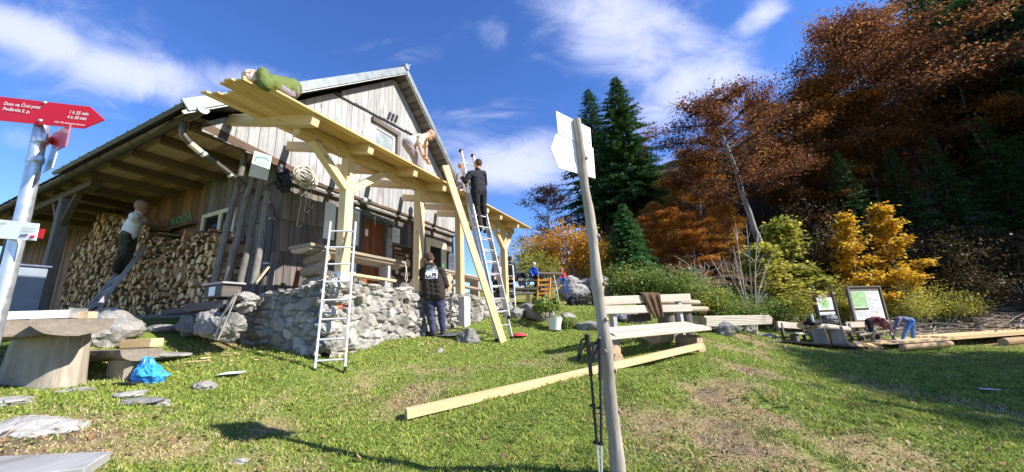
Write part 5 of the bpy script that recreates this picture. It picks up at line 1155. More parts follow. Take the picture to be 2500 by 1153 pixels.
# ------------------------------------------------------------------ benches, tables, timber and rocks in the meadow
def barlog(m, A, B, r, n=14, jit=.03, **k): m.tube([A, (np.array(A)+np.array(B))/2, B], [r, r*1.02, r], n, jit=jit, capmat=1, **k)
def build_yard():
    rr = random.Random(41); LW = [MAT['log_wood'], MAT['log_end']]
    # big bench with backrest
    gl, gr = P(1510, 886, 6.1), P(1712, 850, 7.45); gl[2] = gz(gl[0], gl[1]); gr[2] = gz(gr[0], gr[1])
    fl, fr = P(1489, 823, 6.0), P(1737, 800, 7.45); bl, br = P(1470, 800, 6.45), P(1672, 785, 8.0)
    t = thing('log_bench', 'long bleached bench with two-board backrest resting on sawn logs, jacket over it', 'bench', (gl+gr)/2)
    m = MB(); m.hexa([fl-(0, 0, .05), fl, bl, bl-(0, 0, .05), fr-(0, 0, .05), fr, br, br-(0, 0, .05)], 2.6, .4)
    mid = (fl+bl)/2-np.array([0, 0, .07]); mid2 = (fr+br)/2-np.array([0, 0, .07]); m.tube([mid, (mid+mid2)/2, mid2], .2, 14, jit=.03, squash=.35); m.part('seat', MAT['bench_wood'], t, bevel=.006)
    dirv = (fr-fl); dirv[2] = 0; dirv /= np.linalg.norm(dirv); perp = np.array([-dirv[1], dirv[0], 0])
    for (c, nm) in [(gl, 0), (gr, 1)]:
        m = MB(); z = (fl if nm == 0 else fr)[2]-.16; h = z-c[2]; 
        barlog(m, c+np.array([0, 0, h*.25])-perp*.02, c+np.array([0, 0, h*.25])+perp*.5, h*.29+.03, squash=1.0); barlog(m, c+np.array([0, 0, h*.78])-perp*.0, c+np.array([0, 0, h*.78])+perp*.48, h*.26+.02); m.part('support_log', LW, t)
    for (xs, Y0, Y1, z) in []: pass
    u0, u1 = P(1473, 735, 6.75), P(1684, 726, 8.15); l0, l1 = P(1473, 757, 6.7), P(1687, 752, 8.1)
    for (a0, a1, w) in [(u0, u1, .155), (l0, l1, .145)]: m = MB(); m.bar(a0, a1, .05, w); m.part('back_board', MAT['bench_wood'], t, bevel=.006)
    for f in (.1, .86):
        c = u0*(1-f)+u1*f+perp*.055; g = gz(c[0], c[1]); m = MB(); m.bar((c[0], c[1], g-.02), c+np.array([0, 0, .06]), .1, .1, up=tuple(perp)); m.part('back_post', MAT['grey_wood'], t, bevel=.004)
    # jacket over the backrest
    rs = np.random.RandomState(5); m = MB(); us = np.linspace(-.26, .3, 30); vs = np.linspace(-.42, .52, 34); V = []
    c = u0*(1-.47)+u1*.47
    for u in us:
        for v in vs:
            over = .1; wv = math.sin(u*28+v*3)*.018+math.sin(u*55+1)*.008 + .02*vnoise(np.array([u*9]), np.array([v*6]), 4)[0]
            skew = (v-.1)*.34 if v > .1 else 0
            uu = u*(1-.45*max(0, v)/.52) + skew
            if v < -.05: off = .075+wv; z = .1-( -v-.05)*1.0
            elif v > .05: off = -.06-wv; z = .1-(v-.05)*1.0
            else: off = .075-(v+.05)*1.35+wv*.4*-1; z = .1+.02*math.cos(v*30)
            V.append(c + dirv*uu + perp*off + np.array([0, 0, z]) + dirv*0)
    idx = np.arange(len(V)).reshape(30, 34); F = np.stack([idx[:-1, :-1], idx[1:, :-1], idx[1:, 1:], idx[:-1, 1:]], -1).reshape(-1, 4); m.add(np.array(V), F.ravel(), np.full(len(F), 4), None, .5, 0, True)
    j = m.thing('brown_jacket', MAT['brown_jacket'], 'brown jacket thrown over the backrest of the long bench', 'jacket', c); so_ = j.modifiers.new('solid', 'SOLIDIFY'); so_.thickness = .012
    # bench and table behind it
    t = thing('log_bench', 'second bench behind the long one, seen from its end above the plank stack', 'bench', P(1660, 775, 9.2))
    for (x0, y0, Y0, x1, y1, Y1, w) in [(1660, 737, 8.7, 1703, 739, 9.5, .16), (1660, 757, 8.7, 1722, 755, 9.6, .18)]: m = MB(); barlog(m, P(x0-60, y0-1, Y0-.6), P(x1, y1, Y1), w*.5, squash=.8); m.part('back_log', LW, t)
    for (x, Y, h) in [(1625, 8.75, .5), (1668, 9.2, .55)]: p = P(x, 770, Y); g = gz(p[0], p[1]); m = MB(); barlog(m, (p[0], p[1], g-.03), (p[0], p[1], g+.62), .19); m.part('stump_leg', [MAT['dark_grey_wood'], MAT['log_end']], t)
    t = P(1640, 842, 8.2)
    for k, (x, y, Y, dx, r, lb) in enumerate([(1595, 836, 7.75, .42, .19, 'thick round log lying on the grass behind the long bench')]):
        c = P(x, y, Y); c[2] = gz(c[0], c[1])+r*.85; m = MB(); barlog(m, c, c+np.array([.38, .28, 0]), r, 16, .04); m.thing('round_log', LW, lb, 'log', c)
    c = P(1560, 778, 8.4); m = MB(); m.box(c-np.array([.22, .15, .06]), c+np.array([.22, .15, .1]), 0); m.bar(c+np.array([-.2, -.16, .09]), c+np.array([.2, -.16, .09]), .12, .03); m.thing('dark_crate', MAT['beam_wood'], 'dark low crate under the backrest of the long bench, below the jacket', 'crate', c, bevel=.01)
    # new timber lying in front
    A = P(990, 1031, 4.25); B = P(1709, 845, 6.95); A[2] = gz(A[0], A[1])+.075; 
    B[2] = max(B[2], gz(B[0], B[1])+.05); m = MB(); m.bar(A, B, .1, .1, rnd=.35); m.thing('timber_beam', MAT['fresh_wood'], 'long new squared timber lying across the grass before the long bench', 'timber', A, bevel=.004)
    # plank stack behind the bench
    c0, c1 = P(1690, 800, 9.6), P(1860, 780, 11.6)
    for k in range(6):
        z = .05+.045*k; sh = rr.uniform(-.1, .1); d = (c1-c0)/np.linalg.norm(c1-c0); A = P(1700, 783, 9.7); B = P(1862, 783, 11.6); A = A+d*sh*.5; B = B+d*sh; A[2] = 1.28+z; B[2] = 1.22+z
        for w in range(3):
            q = np.array([-.25, .35, 0])*(w-1)*.4; m = MB(); m.bar(A+q, B+q, .15, .038, rnd=rr.random()); m.thing('stacked_plank', MAT['bench_wood'], 'long pale plank in the stack lying on stones behind the long bench', 'plank', A, group='planks stacked behind the long bench', bevel=.003)
    # ----- left foreground: log table, bench, things
    def lumpy_slab(m, A, B, w, h, n=12, seed=0):
        """half log, flat face up"""
        r2 = np.random.RandomState(seed); A = np.array(A, float); B = np.array(B, float); d = B-A; L = np.linalg.norm(d); d /= L; s = np.cross(d, [0, 0, 1]); s /= np.linalg.norm(s); K = 14; V = []; ph = np.linspace(0, math.pi, n)
        for i in range(K):
            q = A+d*L*i/(K-1); sc = 1+.05*math.sin(i*1.3+seed)+.03*r2.randn()
            for p_ in ph: V.append(q + s*math.cos(p_)*w*sc*(1+.02*r2.randn()) - np.array([0, 0, 1])*math.sin(p_)**.8*h*sc*(1+.03*r2.randn()))
        fs = []; uv = []
        for i in range(K-1):
            for j_ in range(n):
                j2 = (j_+1) % n; fs.append((i*n+j_, (i+1)*n+j_, (i+1)*n+j2, i*n+j2)); uv.append(((i*L/K, j_*.05), ((i+1)*L/K, j_*.05), ((i+1)*L/K, j_*.05+.05), (i*L/K, j_*.05+.05)))
        m.faces(V, fs, uv, rnd=.3+.2*r2.rand(), smooth=False)
        for i in (0, K-1): m.faces(V[i*n:(i+1)*n], [tuple(range(n)) if i == 0 else tuple(range(n))[::-1]], [[(math.cos(p_)*w, math.sin(p_)*h) for p_ in ph]], rnd=.5, mat=1)
    gp = P(90, 925, 4.1); gp[2] = gz(gp[0], gp[1]); t = thing('half_log_table', 'heavy half-log picnic table on a broad trunk base at the left edge', 'table', gp)
    zt = P(120, 783, 3.95)[2]; dv = np.array([-.79, .61, 0]); 
    m = MB(); e0 = P(183, 785, 3.8); e0[2] = zt; lumpy_slab(m, e0, e0+dv*2.2, .27, .16, seed=3); e1 = P(45, 775, 3.65); e1[2] = zt; lumpy_slab(m, e1, e1+dv*2.2, .27, .17, seed=5); m.part('tabletop', [MAT['table_wood'], MAT['table_end_shaded']], t)
    m = MB(); V = []; n = 18
    for k, (zz, w, dd) in enumerate([(gp[2]-.1, .38, .2), (gp[2]+.1, .36, .19), (zt-.25, .34, .17), (zt-.06, .32, .16)]):
        for a in np.linspace(0, 2*math.pi, n, endpoint=False): V.append((gp[0]-.06+w*math.copysign(abs(math.cos(a))**.5, math.cos(a)), gp[1]+.1+dd*math.copysign(abs(math.sin(a))**.6, math.sin(a)), zz))
    fs = []; uv = []
    for k in range(3):
        for j_ in range(n): j2 = (j_+1) % n; fs.append((k*n+j_, k*n+j2, (k+1)*n+j2, (k+1)*n+j_)); uv.append(((k*.2, j_*.06), (k*.2, j_*.06+.06), (k*.2+.2, j_*.06+.06), (k*.2+.2, j_*.06)))
    m.faces(V, fs, uv, rnd=.62, smooth=True); m.part('trunk_base', MAT['stump_wood'], t)
    # bench behind the table
    gp = P(285, 905, 4.75); gp[2] = gz(gp[0], gp[1]); t = thing('half_log_bench', 'low half-log bench beside the picnic table, blue bag at its end', 'bench', gp)
    m = MB(); e0 = P(345, 852, 4.55); zb = e0[2]; lumpy_slab(m, e0+np.array([.02, 0, 0]), e0+np.array([-1.75, .5, 0]), .2, .13, seed=8); m.part('seat', [MAT['table_wood'], MAT['table_end_shaded']], t)
    for dx in (-.22, -1.35): q = np.array([e0[0]+dx, e0[1]-dx*.28+.06, 0]); g = gz(q[0], q[1]); m = MB(); m.bar((q[0], q[1], g-.05), (q[0], q[1], zb-.09), .34, .28, up=(.2, 1, 0)); m.part('leg', MAT['log_wood'], t, bevel=.04)
    # things on the table
    p = P(190, 762, 3.9); p[2] = zt+.012; t = thing('white_drawer_box', 'long white metal tray lying on the half-log table', 'tray', p); d = np.array([-.97, -.2, 0]); s = np.array([.2, -.97, 0])
    m = MB(); m.bar(p+(0, 0, .005), p+d*.75+(0, 0, .005), .2, .01); 
    for sg in (-1, 1): m.bar(p+s*sg*.1+(0, 0, .04), p+d*.75+s*sg*.1+(0, 0, .04), .012, .08)
    m.part('tray', MAT['white_paint'], t); m = MB(); m.bar(p+s*.1-d*.004+(0, 0, .05), p-s*.1-d*.004+(0, 0, .05), .014, .1); m.part('front', MAT['zinc'], t)
    m = MB(); p = P(225, 768, 4.05); p[2] = zt+.02; m.bar(p, p+np.array([-.38, -.06, .0]), .24, .03); m.thing('folded_sheet', MAT['slate_cloth'], 'folded dark printed sheet lying on the half-log table', 'sheet', p)
    for (x, y, Y, sx, sy, sz, lb) in [(205, 768, 3.95, .2, .09, .07, 'short pale wood offcut on the end of the half-log table'), (178, 766, 4.15, .1, .09, .1, 'small square wood block behind the pale offcut on the table')]:
        p = P(x, y, Y); p[2] = zt+sz/2+.004; m = MB(); m.box(p-np.array([sx, sy, sz])/2, p+np.array([sx, sy, sz])/2, 0); m.thing('wood_offcut', MAT['fresh_wood'], lb, 'wood block', p, bevel=.003)
    # block and slab behind the bench
    p = P(347, 838, 5.5); p[2] = gz(p[0], p[1])+.09; p = P(347, 838, 5.5); m = MB(); m.box(p-np.array([.22, .1, .06]), p+np.array([.22, .1, .06]), 0); m.thing('wood_block', MAT['fresh_wood'], 'pale squared wood block lying on a flat stone behind the half-log bench', 'wood block', p, bevel=.004)
    # blue bag
    p = P(366, 900, 4.55); p[2] = gz(p[0], p[1])+.1; m = MB(); V, F = ico(4); off = rr.random()*9
    q = []
    for v in V:
        n_ = mnoise.fractal(Vector((v*2.4+off).tolist()), 1, 2, 4); f = 1+.28*n_ + .12*abs(mnoise.noise(Vector((v*5+3).tolist()))); zz = v[2]; taper = 1-.45*max(0, zz); sx = .17*taper*f; q.append(p+np.array([v[0]*sx+(.04*(-zz)), v[1]*.12*taper*f, zz*.13*f+(.05 if zz > .8 else 0)]))
    m.add(np.array(q), F.ravel(), np.full(len(F), 3), None, .5, 0, False); m.thing('blue_bag', MAT['blue_plastic'], 'crumpled bright blue plastic bag on the grass at the end of the half-log bench', 'bag', p)
    # plank bench in the bottom left corner
    t = thing('grey_plank_bench', 'grey weathered plank bench end in the near left corner', 'bench', P(60, 1140, 1.75))
    z = P(272, 1102, 2.0)[2]; A = P(272, 1102, 2.0); pl = [(272, 1101), (208, 1142), (-200, 1190), (-200, 1122)]
    d = ray(0, 0); pts = []
    for (x, y) in pl: rv = ray(x, y); tt = (z-CAMH)/rv[2]; q = rv*tt; pts.append((q[0], q[1]))
    m = MB(); m.prism([(q[0], q[1]) for q in pts], (0, 0, z-.045), (1, 0, 0), (0, 1, 0), (0, 0, 1), .045, rnd=.7)
    m.part('seat', MAT['grey_wood'], t, bevel=.005)
    c = np.mean(pts, 0); g = gz(c[0], c[1]); m = MB(); m.bar((c[0]+.2, c[1]+.0, g-.05), (c[0]+.2, c[1]+.0, z-.046), .1, .1, up=(0, 1, 0)); m.part('leg', MAT['dark_grey_wood'], t)
    # rocks in the grass
    for k, (x, y, rx, ry, rz, sink, lb) in enumerate([(90, 1035, .42, .28, .13, .5, 'broad flat pale rock in the grass near the left edge'), (25, 975, .22, .14, .07, .4, 'pale rock at the left edge above the broad flat rock'), (175, 950, .2, .12, .07, .4, 'low whitish rock in the grass before the trunk base of the table'), (318, 955, .2, .13, .05, .3, 'flat pale rock in the grass left of the small grey hump'), (330, 975, .26, .12, .05, .3, 'lowest of the flat pale rocks below the dark slate'), (392, 978, .13, .1, .05, .3, 'small pale rock right of the lowest flat rock'), (497, 940, .14, .11, .09, .3, 'small rounded grey rock standing out of the grass left of the white paper'), (585, 1125, .06, .05, .03, .2, 'small grey stone in the grass below the arrow-shaped shadow'), (1075, 852, .06, .05, .06, .1, 'small upright whitish stone in the grass below the man in the hooded top'),
            (245, 820, .5, .42, .34, .2, 'large whitish boulder behind the half-log table'), (375, 862, .5, .36, .08, .3, 'flat pale stone slab under the squared wood block'), (405, 797, .32, .25, .1, .3, 'flat grey stone before the sill beam of the firewood stack'), (1145, 825, .24, .2, .2, .3, 'pointed grey rock at the foot of the concrete pier'), (1765, 808, .4, .35, .28, .3, 'dark grey rock under the near end of the plank stack'), (1830, 806, .3, .25, .25, .3, 'upright grey rock under the far end of the plank stack'), (1870, 815, .45, .3, .15, .3, 'low pale rock right of the plank stack'), (1725, 795, .4, .35, .22, .3, 'dark rock between the bench and the plank stack'), (1320, 770, .42, .4, .42, .25, 'big whitish boulder with leafy plants behind the white bucket'), (1385, 765, .3, .25, .15, .4, 'low pale rock right of the white bucket'), (1290, 755, .35, .3, .22, .3, 'grey rock left of the boulder with leafy plants'), (1255, 765, .3, .3, .2, .3, 'grey rock right of the extension ladder foot'), (1540, 775, .5, .3, .2, .4, 'mossy dark rock in the grass behind the long bench'), (1190, 760, .3, .3, .2, .3, 'grey rock behind the leaning plank, above the bare earth'), (1445, 790, .5, .35, .16, .5, 'dark low rock in the grass left of the wooden signpost')]):
        p = G(x, y+8); m = MB(); m.rock(p+np.array([0, 0, rz*(1-sink)-rz*(.5 if rz > .15 else .72)]), (rx, ry, rz*(1.0 if rz > .15 else .8)), seed=200+k, sub=4, rough=.2, rot=rr.uniform(-.5, .5), cuts=7)
        dark = 'dark' in lb; m.thing('rock' if rx < .3 else 'boulder', MAT['rock_dark'] if dark else MAT['rock'], lb, 'rock' if rx < .3 else 'boulder', p); EXCL.append((p[0], p[1], min(rx, ry)*.55))
    # slate, papers, scraps
    p = G(312, 942); m = MB(); m.prism([(-.13, -.06), (.1, -.07), (.14, .0), (.02, .07), (-.12, .05)], p+(0, 0, .015), (1, 0, 0), (0, 1, 0), (0, .0, 1), .02); m.thing('slate_piece', MAT['black_plastic'], 'dark flat slate lying in the grass between table and pale rocks', 'slate', p)
    p = G(563, 922); m = MB(); m.prism([(-.14, -.07), (.13, -.05), (.15, .06), (-.1, .07)], p+(0, 0, .045), (1, 0, .02), (0, 1, .12), (0, -.1, 1), .004); m.thing('white_paper', MAT['white_board'], 'white sheet of paper lying on the grass left of the narrow ladder', 'paper', p)
    p = G(2415, 958); m = MB(); m.prism([(-.16, -.02), (.0, -.05), (.17, -.04), (.1, .04), (-.1, .05)], p+(0, 0, .05), (1, 0, -.08), (0, 1, .05), (0, 0, 1), .006); m.thing('white_scrap', MAT['white_board'], 'small white scrap lying on the shaded grass at the right', 'paper', p)
    for (x, y, L, an, lb) in [(480, 888, .3, .3, 'thin pale wood splinter in the grass above the white paper'), (500, 880, .14, 1.4, 'short pale wood splinter crossing the thin one'), (565, 872, .2, .1, 'pale wood shaving in the grass left of the narrow ladder')]:
        p = G(x, y); d = np.array([math.cos(an), math.sin(an), 0]); m = MB(); m.bar(p-d*L/2+(0, 0, .03), p+d*L/2+(0, 0, .035), .02, .015); m.thing('wood_splinter', MAT['fresh_wood'], lb, 'splinter', p)
    p = G(1268, 822); m = MB(); m.tube([p+(0, 0, .02), p+(0, 0, .04), p+(0, 0, .08)], [.15, .13, .05], 16); m.tube([p+(0, 0, .018), p+(0, 0, .03)], [.19, .185], 16); m.thing('red_hat', MAT['red_cloth'], 'red hat lying on the grass at the foot of the extension ladder', 'hat', p)
    p = G(1093, 822); m = MB(); m.rock(p+(0, 0, .03), (.25, .14, .045), seed=4, sub=3, rough=.3); m.thing('green_cloth', MAT['tarp'], 'dark green cloth lying at the heels of the man in the hooded top', 'cloth', p)
    # bucket
    p = G(1355, 806); t = thing('white_bucket', 'white bucket with wooden lid standing before the leafy boulder', 'bucket', p)
    m = MB(); m.tube([p, p+(0, 0, .02), p+(0, 0, .27), p+(0, 0, .29)], [.145, .15, .19, .2], 24); m.part('tub', MAT['white_plastic'], t)
    m = MB(); m.tube([p+(0, 0, .29), p+(0, 0, .315)], [.185, .18], 20); m.part('lid', MAT['log_wood'], t)
    m = MB(); m.tube([p+np.array([.2*math.cos(a), -.06*math.sin(a)-.15*0, .28-.12*math.sin(a)]) for a in np.linspace(0, math.pi, 12)], .006, 6); m.part('handle', MAT['alu'], t)
build_yard()

# ------------------------------------------------------------------ upper terrace behind
def build_porch_things():
    p = P(40, 720, 5.6); g = gz(p[0], p[1]); t = thing('pale_cabinet', 'pale grey-blue cabinet under the porch behind the steel signpost', 'cabinet', (p[0], p[1], g)); zt = P(40, 655, 5.6)[2]
    m = MB(); m.bar((p[0], p[1], g), (p[0], p[1], zt), .42, .4, up=(.4, .9, 0)); m.part('body', MAT['cabinet_paint'], t, bevel=.01)
    m = MB(); m.bar((p[0], p[1], zt), (p[0], p[1], zt+.03), .48, .46, up=(.4, .9, 0)); m.part('top', MAT['slate_cloth'], t, bevel=.006)
    # sawdust and chips where timber was cut
    rs = np.random.RandomState(12); m = MB(); Q = []
    for (x, y, n, sp) in [(470, 885, 60, .35), (620, 870, 70, .5), (800, 880, 40, .3), (1040, 850, 30, .4), (2110, 845, 120, .6), (1300, 850, 30, .5), (430, 860, 40, .3)]:
        c = G(x, y)
        for k in range(n):
            a, b = c[0]+rs.randn()*sp, c[1]+rs.randn()*sp*.5; s = rs.uniform(.008, .03); an = rs.rand()*6.28; u = np.array([math.cos(an), math.sin(an), rs.randn()*.2])*s; v = np.array([-math.sin(an), math.cos(an), rs.randn()*.2])*s*.4; q = np.array([a, b, gz(a, b)+.03]); Q.append([q-u-v, q+u-v, q+u+v, q-u+v])
    m.quads(np.array(Q), rs.rand(len(Q))); o = m.thing('wood_chips', MAT['fresh_wood'], 'pale wood chips and shavings scattered on the grass', 'wood chips', (0, 0, 0), kind='stuff')
build_porch_things()

def build_upper():
    rr = random.Random(51)
    # weathered picnic table
    p = P(1275, 745, 12.2); p[2] = gz(p[0], p[1]); t = thing('picnic_table', 'weathered dark picnic table with bench right of the fourth canopy post', 'table', p)
    zt = P(1275, 706, 12.2)[2]; m = MB(); m.bar((p[0]-.75, p[1], zt), (p[0]+.5, p[1]+.1, zt-.02), .7, .06); m.part('tabletop', MAT['dark_grey_wood'], t)
    m = MB(); m.bar((p[0]-.75, p[1]-.55, p[2]+.3), (p[0]+.4, p[1]-.45, p[2]+.3), .25, .05); m.part('seat', MAT['dark_grey_wood'], t)
    for dx in (-.4, .2): m = MB(); m.bar((p[0]+dx, p[1], p[2]-.05), (p[0]+dx, p[1], zt-.03), .1, .5, up=(0, 1, 0)); m.part('leg', MAT['beam_wood'], t)
    # upper table where people sit
    p = P(1300, 690, 14.6); g = gz(p[0], p[1]); zt = P(1300, 681, 14.6)[2]; t = thing('stone_bench', 'pale bench slab on which the man in the blue shirt sits', 'bench', p)
    m = MB(); m.bar(P(1265, 684, 14.6), P(1345, 684, 14.6), .45, .1); m.part('seat', MAT['log_wood'], t)
    for x in (1275, 1335): q = P(x, 690, 14.6); m = MB(); m.bar((q[0], q[1], gz(q[0], q[1])-.1), (q[0], q[1], zt-.05), .3, .3, up=(0, 1, 0)); m.part('leg', MAT['dark_grey_wood'], t)
    p = P(1330, 668, 15.3); t = thing('upper_table', 'pale table slab behind the man in the blue shirt', 'table', p); m = MB(); m.bar(P(1300, 668, 15.3), P(1372, 670, 15.3), .6, .08); m.part('tabletop', MAT['log_wood'], t)
    for x in (1315, 1360): q = P(x, 675, 15.3); m = MB(); m.bar((q[0], q[1], gz(q[0], q[1])-.1), (q[0], q[1], q[2]), .2, .2, up=(0, 1, 0)); m.part('leg', MAT['dark_grey_wood'], t)
    # drystone wall bits and boulders
    for k, (x, y, Y, r, lb) in enumerate([(1400, 718, 13.2, (.62, .4, .42), 'large smooth pale boulder with poles leaning on it'), (1390, 678, 16.3, (.4, .3, .25), 'pale stone of the upper wall right of the child in red'), (1425, 680, 16.4, (.45, .3, .25), 'second pale stone of the upper wall, under the yellow shrub'), (1350, 697, 16.0, (.35, .3, .2), 'pale stone on the bank below the child in red'), (1462, 690, 15.5, (.5, .4, .4), 'rough grey rock just left of the wooden signpost'), (1475, 720, 13.5, (.4, .3, .3), 'rough grey rock hidden behind the wooden signpost'), (1265, 700, 14.4, (.4, .3, .2), 'grey stone on the bank below the pale bench slab'), (1320, 735, 12.6, (.3, .25, .16), 'low stone left of the orange carrying frame'), (1230, 760, 10.9, (.35, .3, .22), 'grey stone at the foot of the fourth canopy post')]):
        p = P(x, y, Y); g = gz(p[0], p[1]); m = MB(); m.rock((p[0], p[1], min(p[2], g+r[2]*.6)), r, seed=300+k, sub=4, rough=.22, cuts=6); m.thing('boulder', MAT['rock'], lb, 'boulder', p)
    # orange carrying frame
    p = P(1325, 745, 12.3); p[2] = gz(p[0], p[1]); t = thing('carrying_frame', 'orange varnished wooden carrying frame with slats standing on the upper grass', 'pack frame', p); tl = np.array([.12, .18, .9])
    for sg in (-1, 1): m = MB(); m.bar(p+np.array([.2*sg, 0, 0]), p+np.array([.2*sg, 0, 0])+tl, .05, .05); m.part('side_rail', MAT['orange_wood'], t)
    for f in (.1, .25, .4, .55, .72, .9): q = p+tl*f; m = MB(); m.bar(q-(.2, 0, 0), q+(.2, 0, 0), .03, .07); m.part('slat', MAT['orange_wood'], t)
    m = MB(); q = p+tl*.5+np.array([-.14, .14, 0]); m.rock(q, (.2, .14, .36), seed=9, sub=3, rough=.2); m.thing('dark_rucksack', MAT['black'], 'dark rucksack leaning behind the orange carrying frame', 'rucksack', q)
    # tool leaning, poles on boulder
    p0 = P(1367, 748, 12.6); p1 = P(1352, 672, 13.0); m = MB(); m.tube([p0, p1], .02, 7); m.thing('wooden_stake', MAT['twig'], 'thin pale stake leaning left of the large smooth boulder', 'stake', p0)
    for k in (0, 1):
        p0 = P(1386+6*k, 727, 12.7); p1 = P(1378+8*k, 693, 12.9); m = MB(); m.tube([p0, p1], .014, 6); m.tube([p1, p1+(p1-p0)*.15], .022, 6); m.thing('blue_pole', MAT['blue_cloth'], ['left of the two blue trekking poles on the large smooth boulder', 'right of the two blue trekking poles on the large smooth boulder'][k], 'trekking pole', p0, group='blue poles leaning on the boulder')
    # black tarp and low bench right of the boulder
    p = P(1425, 742, 12.3); t = thing('low_dark_bench', 'low dark bench right of the large smooth boulder, black sack beside it', 'bench', p); g = gz(p[0], p[1]); m = MB(); m.bar(P(1412, 727, 12.3), P(1468, 730, 12.0), .3, .07); m.part('seat', MAT['beam_wood'], t)
    for x in (1425, 1455): q = P(x, 733, 12.2); m = MB(); m.bar((q[0], q[1], gz(q[0], q[1])-.05), (q[0], q[1], q[2]), .25, .2, up=(0, 1, 0)); m.part('leg', MAT['beam_wood'], t)
    p = P(1402, 742, 12.2); m = MB(); m.rock(p, (.24, .2, .24), seed=8, sub=3, rough=.4); m.thing('black_sack', MAT['black'], 'black sack lying at the right foot of the large smooth boulder', 'sack', p)
    p = P(1455, 712, 13.3); m = MB(); m.rock(p, (.3, .25, .3), seed=18, sub=3, rough=.4); m.thing('dark_rucksack', MAT['maroon_cloth'], 'dark maroon rucksack peeping out behind the wooden signpost', 'rucksack', p)
    p = P(1270, 678, 14.7); m = MB(); m.rock(p, (.3, .2, .2), seed=19, sub=3, rough=.35); m.thing('black_rucksack', MAT['black'], 'black rucksack lying behind the man in the blue shirt', 'rucksack', p)
build_upper()

# ------------------------------------------------------------------ right edge: boards, benches, timber
def build_right():
    rr = random.Random(61)
    def info(px, Y, lb, big):
        ps = [P(x, y, Y+dy) for (x, y, dy) in px]; tl, tr, brr, bl_ = ps; c = (bl_+brr)/2; g = gz(c[0], c[1])
        ux = tr-tl; W = np.linalg.norm(ux[:2]); ux[2] = 0; ux /= np.linalg.norm(ux); H = ((tl-bl_)[2]+(tr-brr)[2])/2; n = np.array([ux[1], -ux[0], 0]); o = bl_.copy(); o[2] = (bl_[2]+brr[2])/2
        t = thing('information_board', lb, 'information board', (c[0], c[1], g))
        at = lambda u, v, d=0.0: o+ux*u+np.array([0, 0, v])+n*d
        m = MB(); m.prism([(0, 0), (W, 0), (W, H), (0, H)], o, ux, (0, 0, 1), -n, .03); m.part('panel', MAT['brown_sign'] if not big else MAT['dark_grey_wood'], t)
        m = MB()
        if big: m.prism([(.08, .06), (W-.08, .06), (W-.08, H-.16), (.08, H-.16)], at(0, 0, .004), ux, (0, 0, 1), n, .002); m.part('sheet', MAT['map_pale'], t); m = MB(); m.prism([(.09, H*.42), (W*.5, H*.42), (W*.5, H-.18), (.09, H-.18)], at(0, 0, .008), ux, (0, 0, 1), n, .002); m.part('map', MAT['green_map'], t)
        else: m.prism([(.06, .22), (W-.06, .22), (W-.06, H-.16), (.06, H-.16)], at(0, 0, .004), ux, (0, 0, 1), n, .002); m.prism([(.03, .03), (W-.03, .03), (W-.03, .14), (.03, .14)], at(0, 0, .004), ux, (0, 0, 1), n, .002); m.part('sheet', MAT['map_pale'], t); m = MB(); cx, cy = W*.46, H*.52; m.prism([(cx+W*.3*math.cos(a)*f, cy+H*.24*math.sin(a)*f) for a, f in zip(np.linspace(0, 6.28, 12)[:-1], [.9, 1.05, .85, 1.1, .9, 1, .8, 1.1, .75, 1.1, .95])], at(0, 0, .008), ux, (0, 0, 1), n, .002); m.part('map', MAT['green_map'], t)
        m = MB()
        if big:
            lines(m, at(W*.54, H*.1, .009), ux, (0, 0, 1), W*.36, H*.62, 16, frac=.5, seed=3); lines(m, at(.12, H*.12, .009), ux, (0, 0, 1), W*.34, H*.2, 6, frac=.5, seed=4); lines(m, at(W*.54, H*.8, .009), ux, (0, 0, 1), W*.38, H*.06, 2, seed=4)
        else: lines(m, at(.12, .05, .009), ux, (0, 0, 1), W*.7, .05, 1, frac=.8, seed=5); lines(m, at(W*.3, H-.12, .009), ux, (0, 0, 1), W*.4, .05, 1, frac=.8, seed=6)
        m.part('print', MAT['grey_print'], t)
        if big:
            m = MB(); m.prism([(.1, H*.33), (W*.5, H*.33), (W*.5, H*.39), (.1, H*.39)], at(0, 0, .008), ux, (0, 0, 1), n, .002); m.part('photo_strip', MAT['brown_sign'], t)
        for u in (-.05, W+.05):
            m = MB(); q = at(u, 0); 
            if big: m.bar((q[0], q[1], gz(q[0], q[1])-.1), at(u, H+.06), .09, .09, up=tuple(n))
            else: m.tube([(q[0], q[1], gz(q[0], q[1])-.1), at(u, H*.5), at(u, H+.32)], [.07, .065, .055], 10, jit=.05)
            m.part('post', MAT['dark_grey_wood'], t)
        if big: m = MB(); m.bar(at(-.09, H+.03), at(W+.09, H+.03), .1, .06); m.part('top_rail', MAT['dark_grey_wood'], t)
    info([(1985, 719, .0), (2026, 716, .35), (2042, 770, .3), (2000, 771, 0)], 15.2, 'smaller information board with green map between two round posts', False)
    info([(2068, 702, .0), (2143, 702, .6), (2160, 782, .55), (2090, 786, 0)], 15.6, 'larger framed information board with map and text on white sheet', True)
    # benches and table
    def bench(x0, y0, x1, y1, Y0, Y1, lb, yb):
        A = P(x0, y0, Y0); B = P(x1, y1, Y1); t = thing('plank_bench', lb, 'bench', A); d = (B-A)/np.linalg.norm(B-A); pr = np.array([d[1], -d[0], 0]); 
        m = MB(); m.bar(A, B, .05, .22); m.part('back_board', MAT['bench_wood'], t)
        m = MB(); q = pr*.35+np.array([0, 0, -.3]); m.bar(A+q, B+q, .34, .06); m.part('seat', MAT['bench_wood'], t)
        for f in (.12, .88): c = A*(1-f)+B*f; g = gz(c[0], c[1]); m = MB(); m.bar((c[0], c[1], g-.05), c+(0, 0, .06), .09, .09, up=tuple(pr)); m.bar((c[0]+pr[0]*.35, c[1]+pr[1]*.35, g-.05), c+pr*.35+(0, 0, -.34), .2, .2, up=tuple(pr)); m.part('leg', MAT['dark_grey_wood'], t)
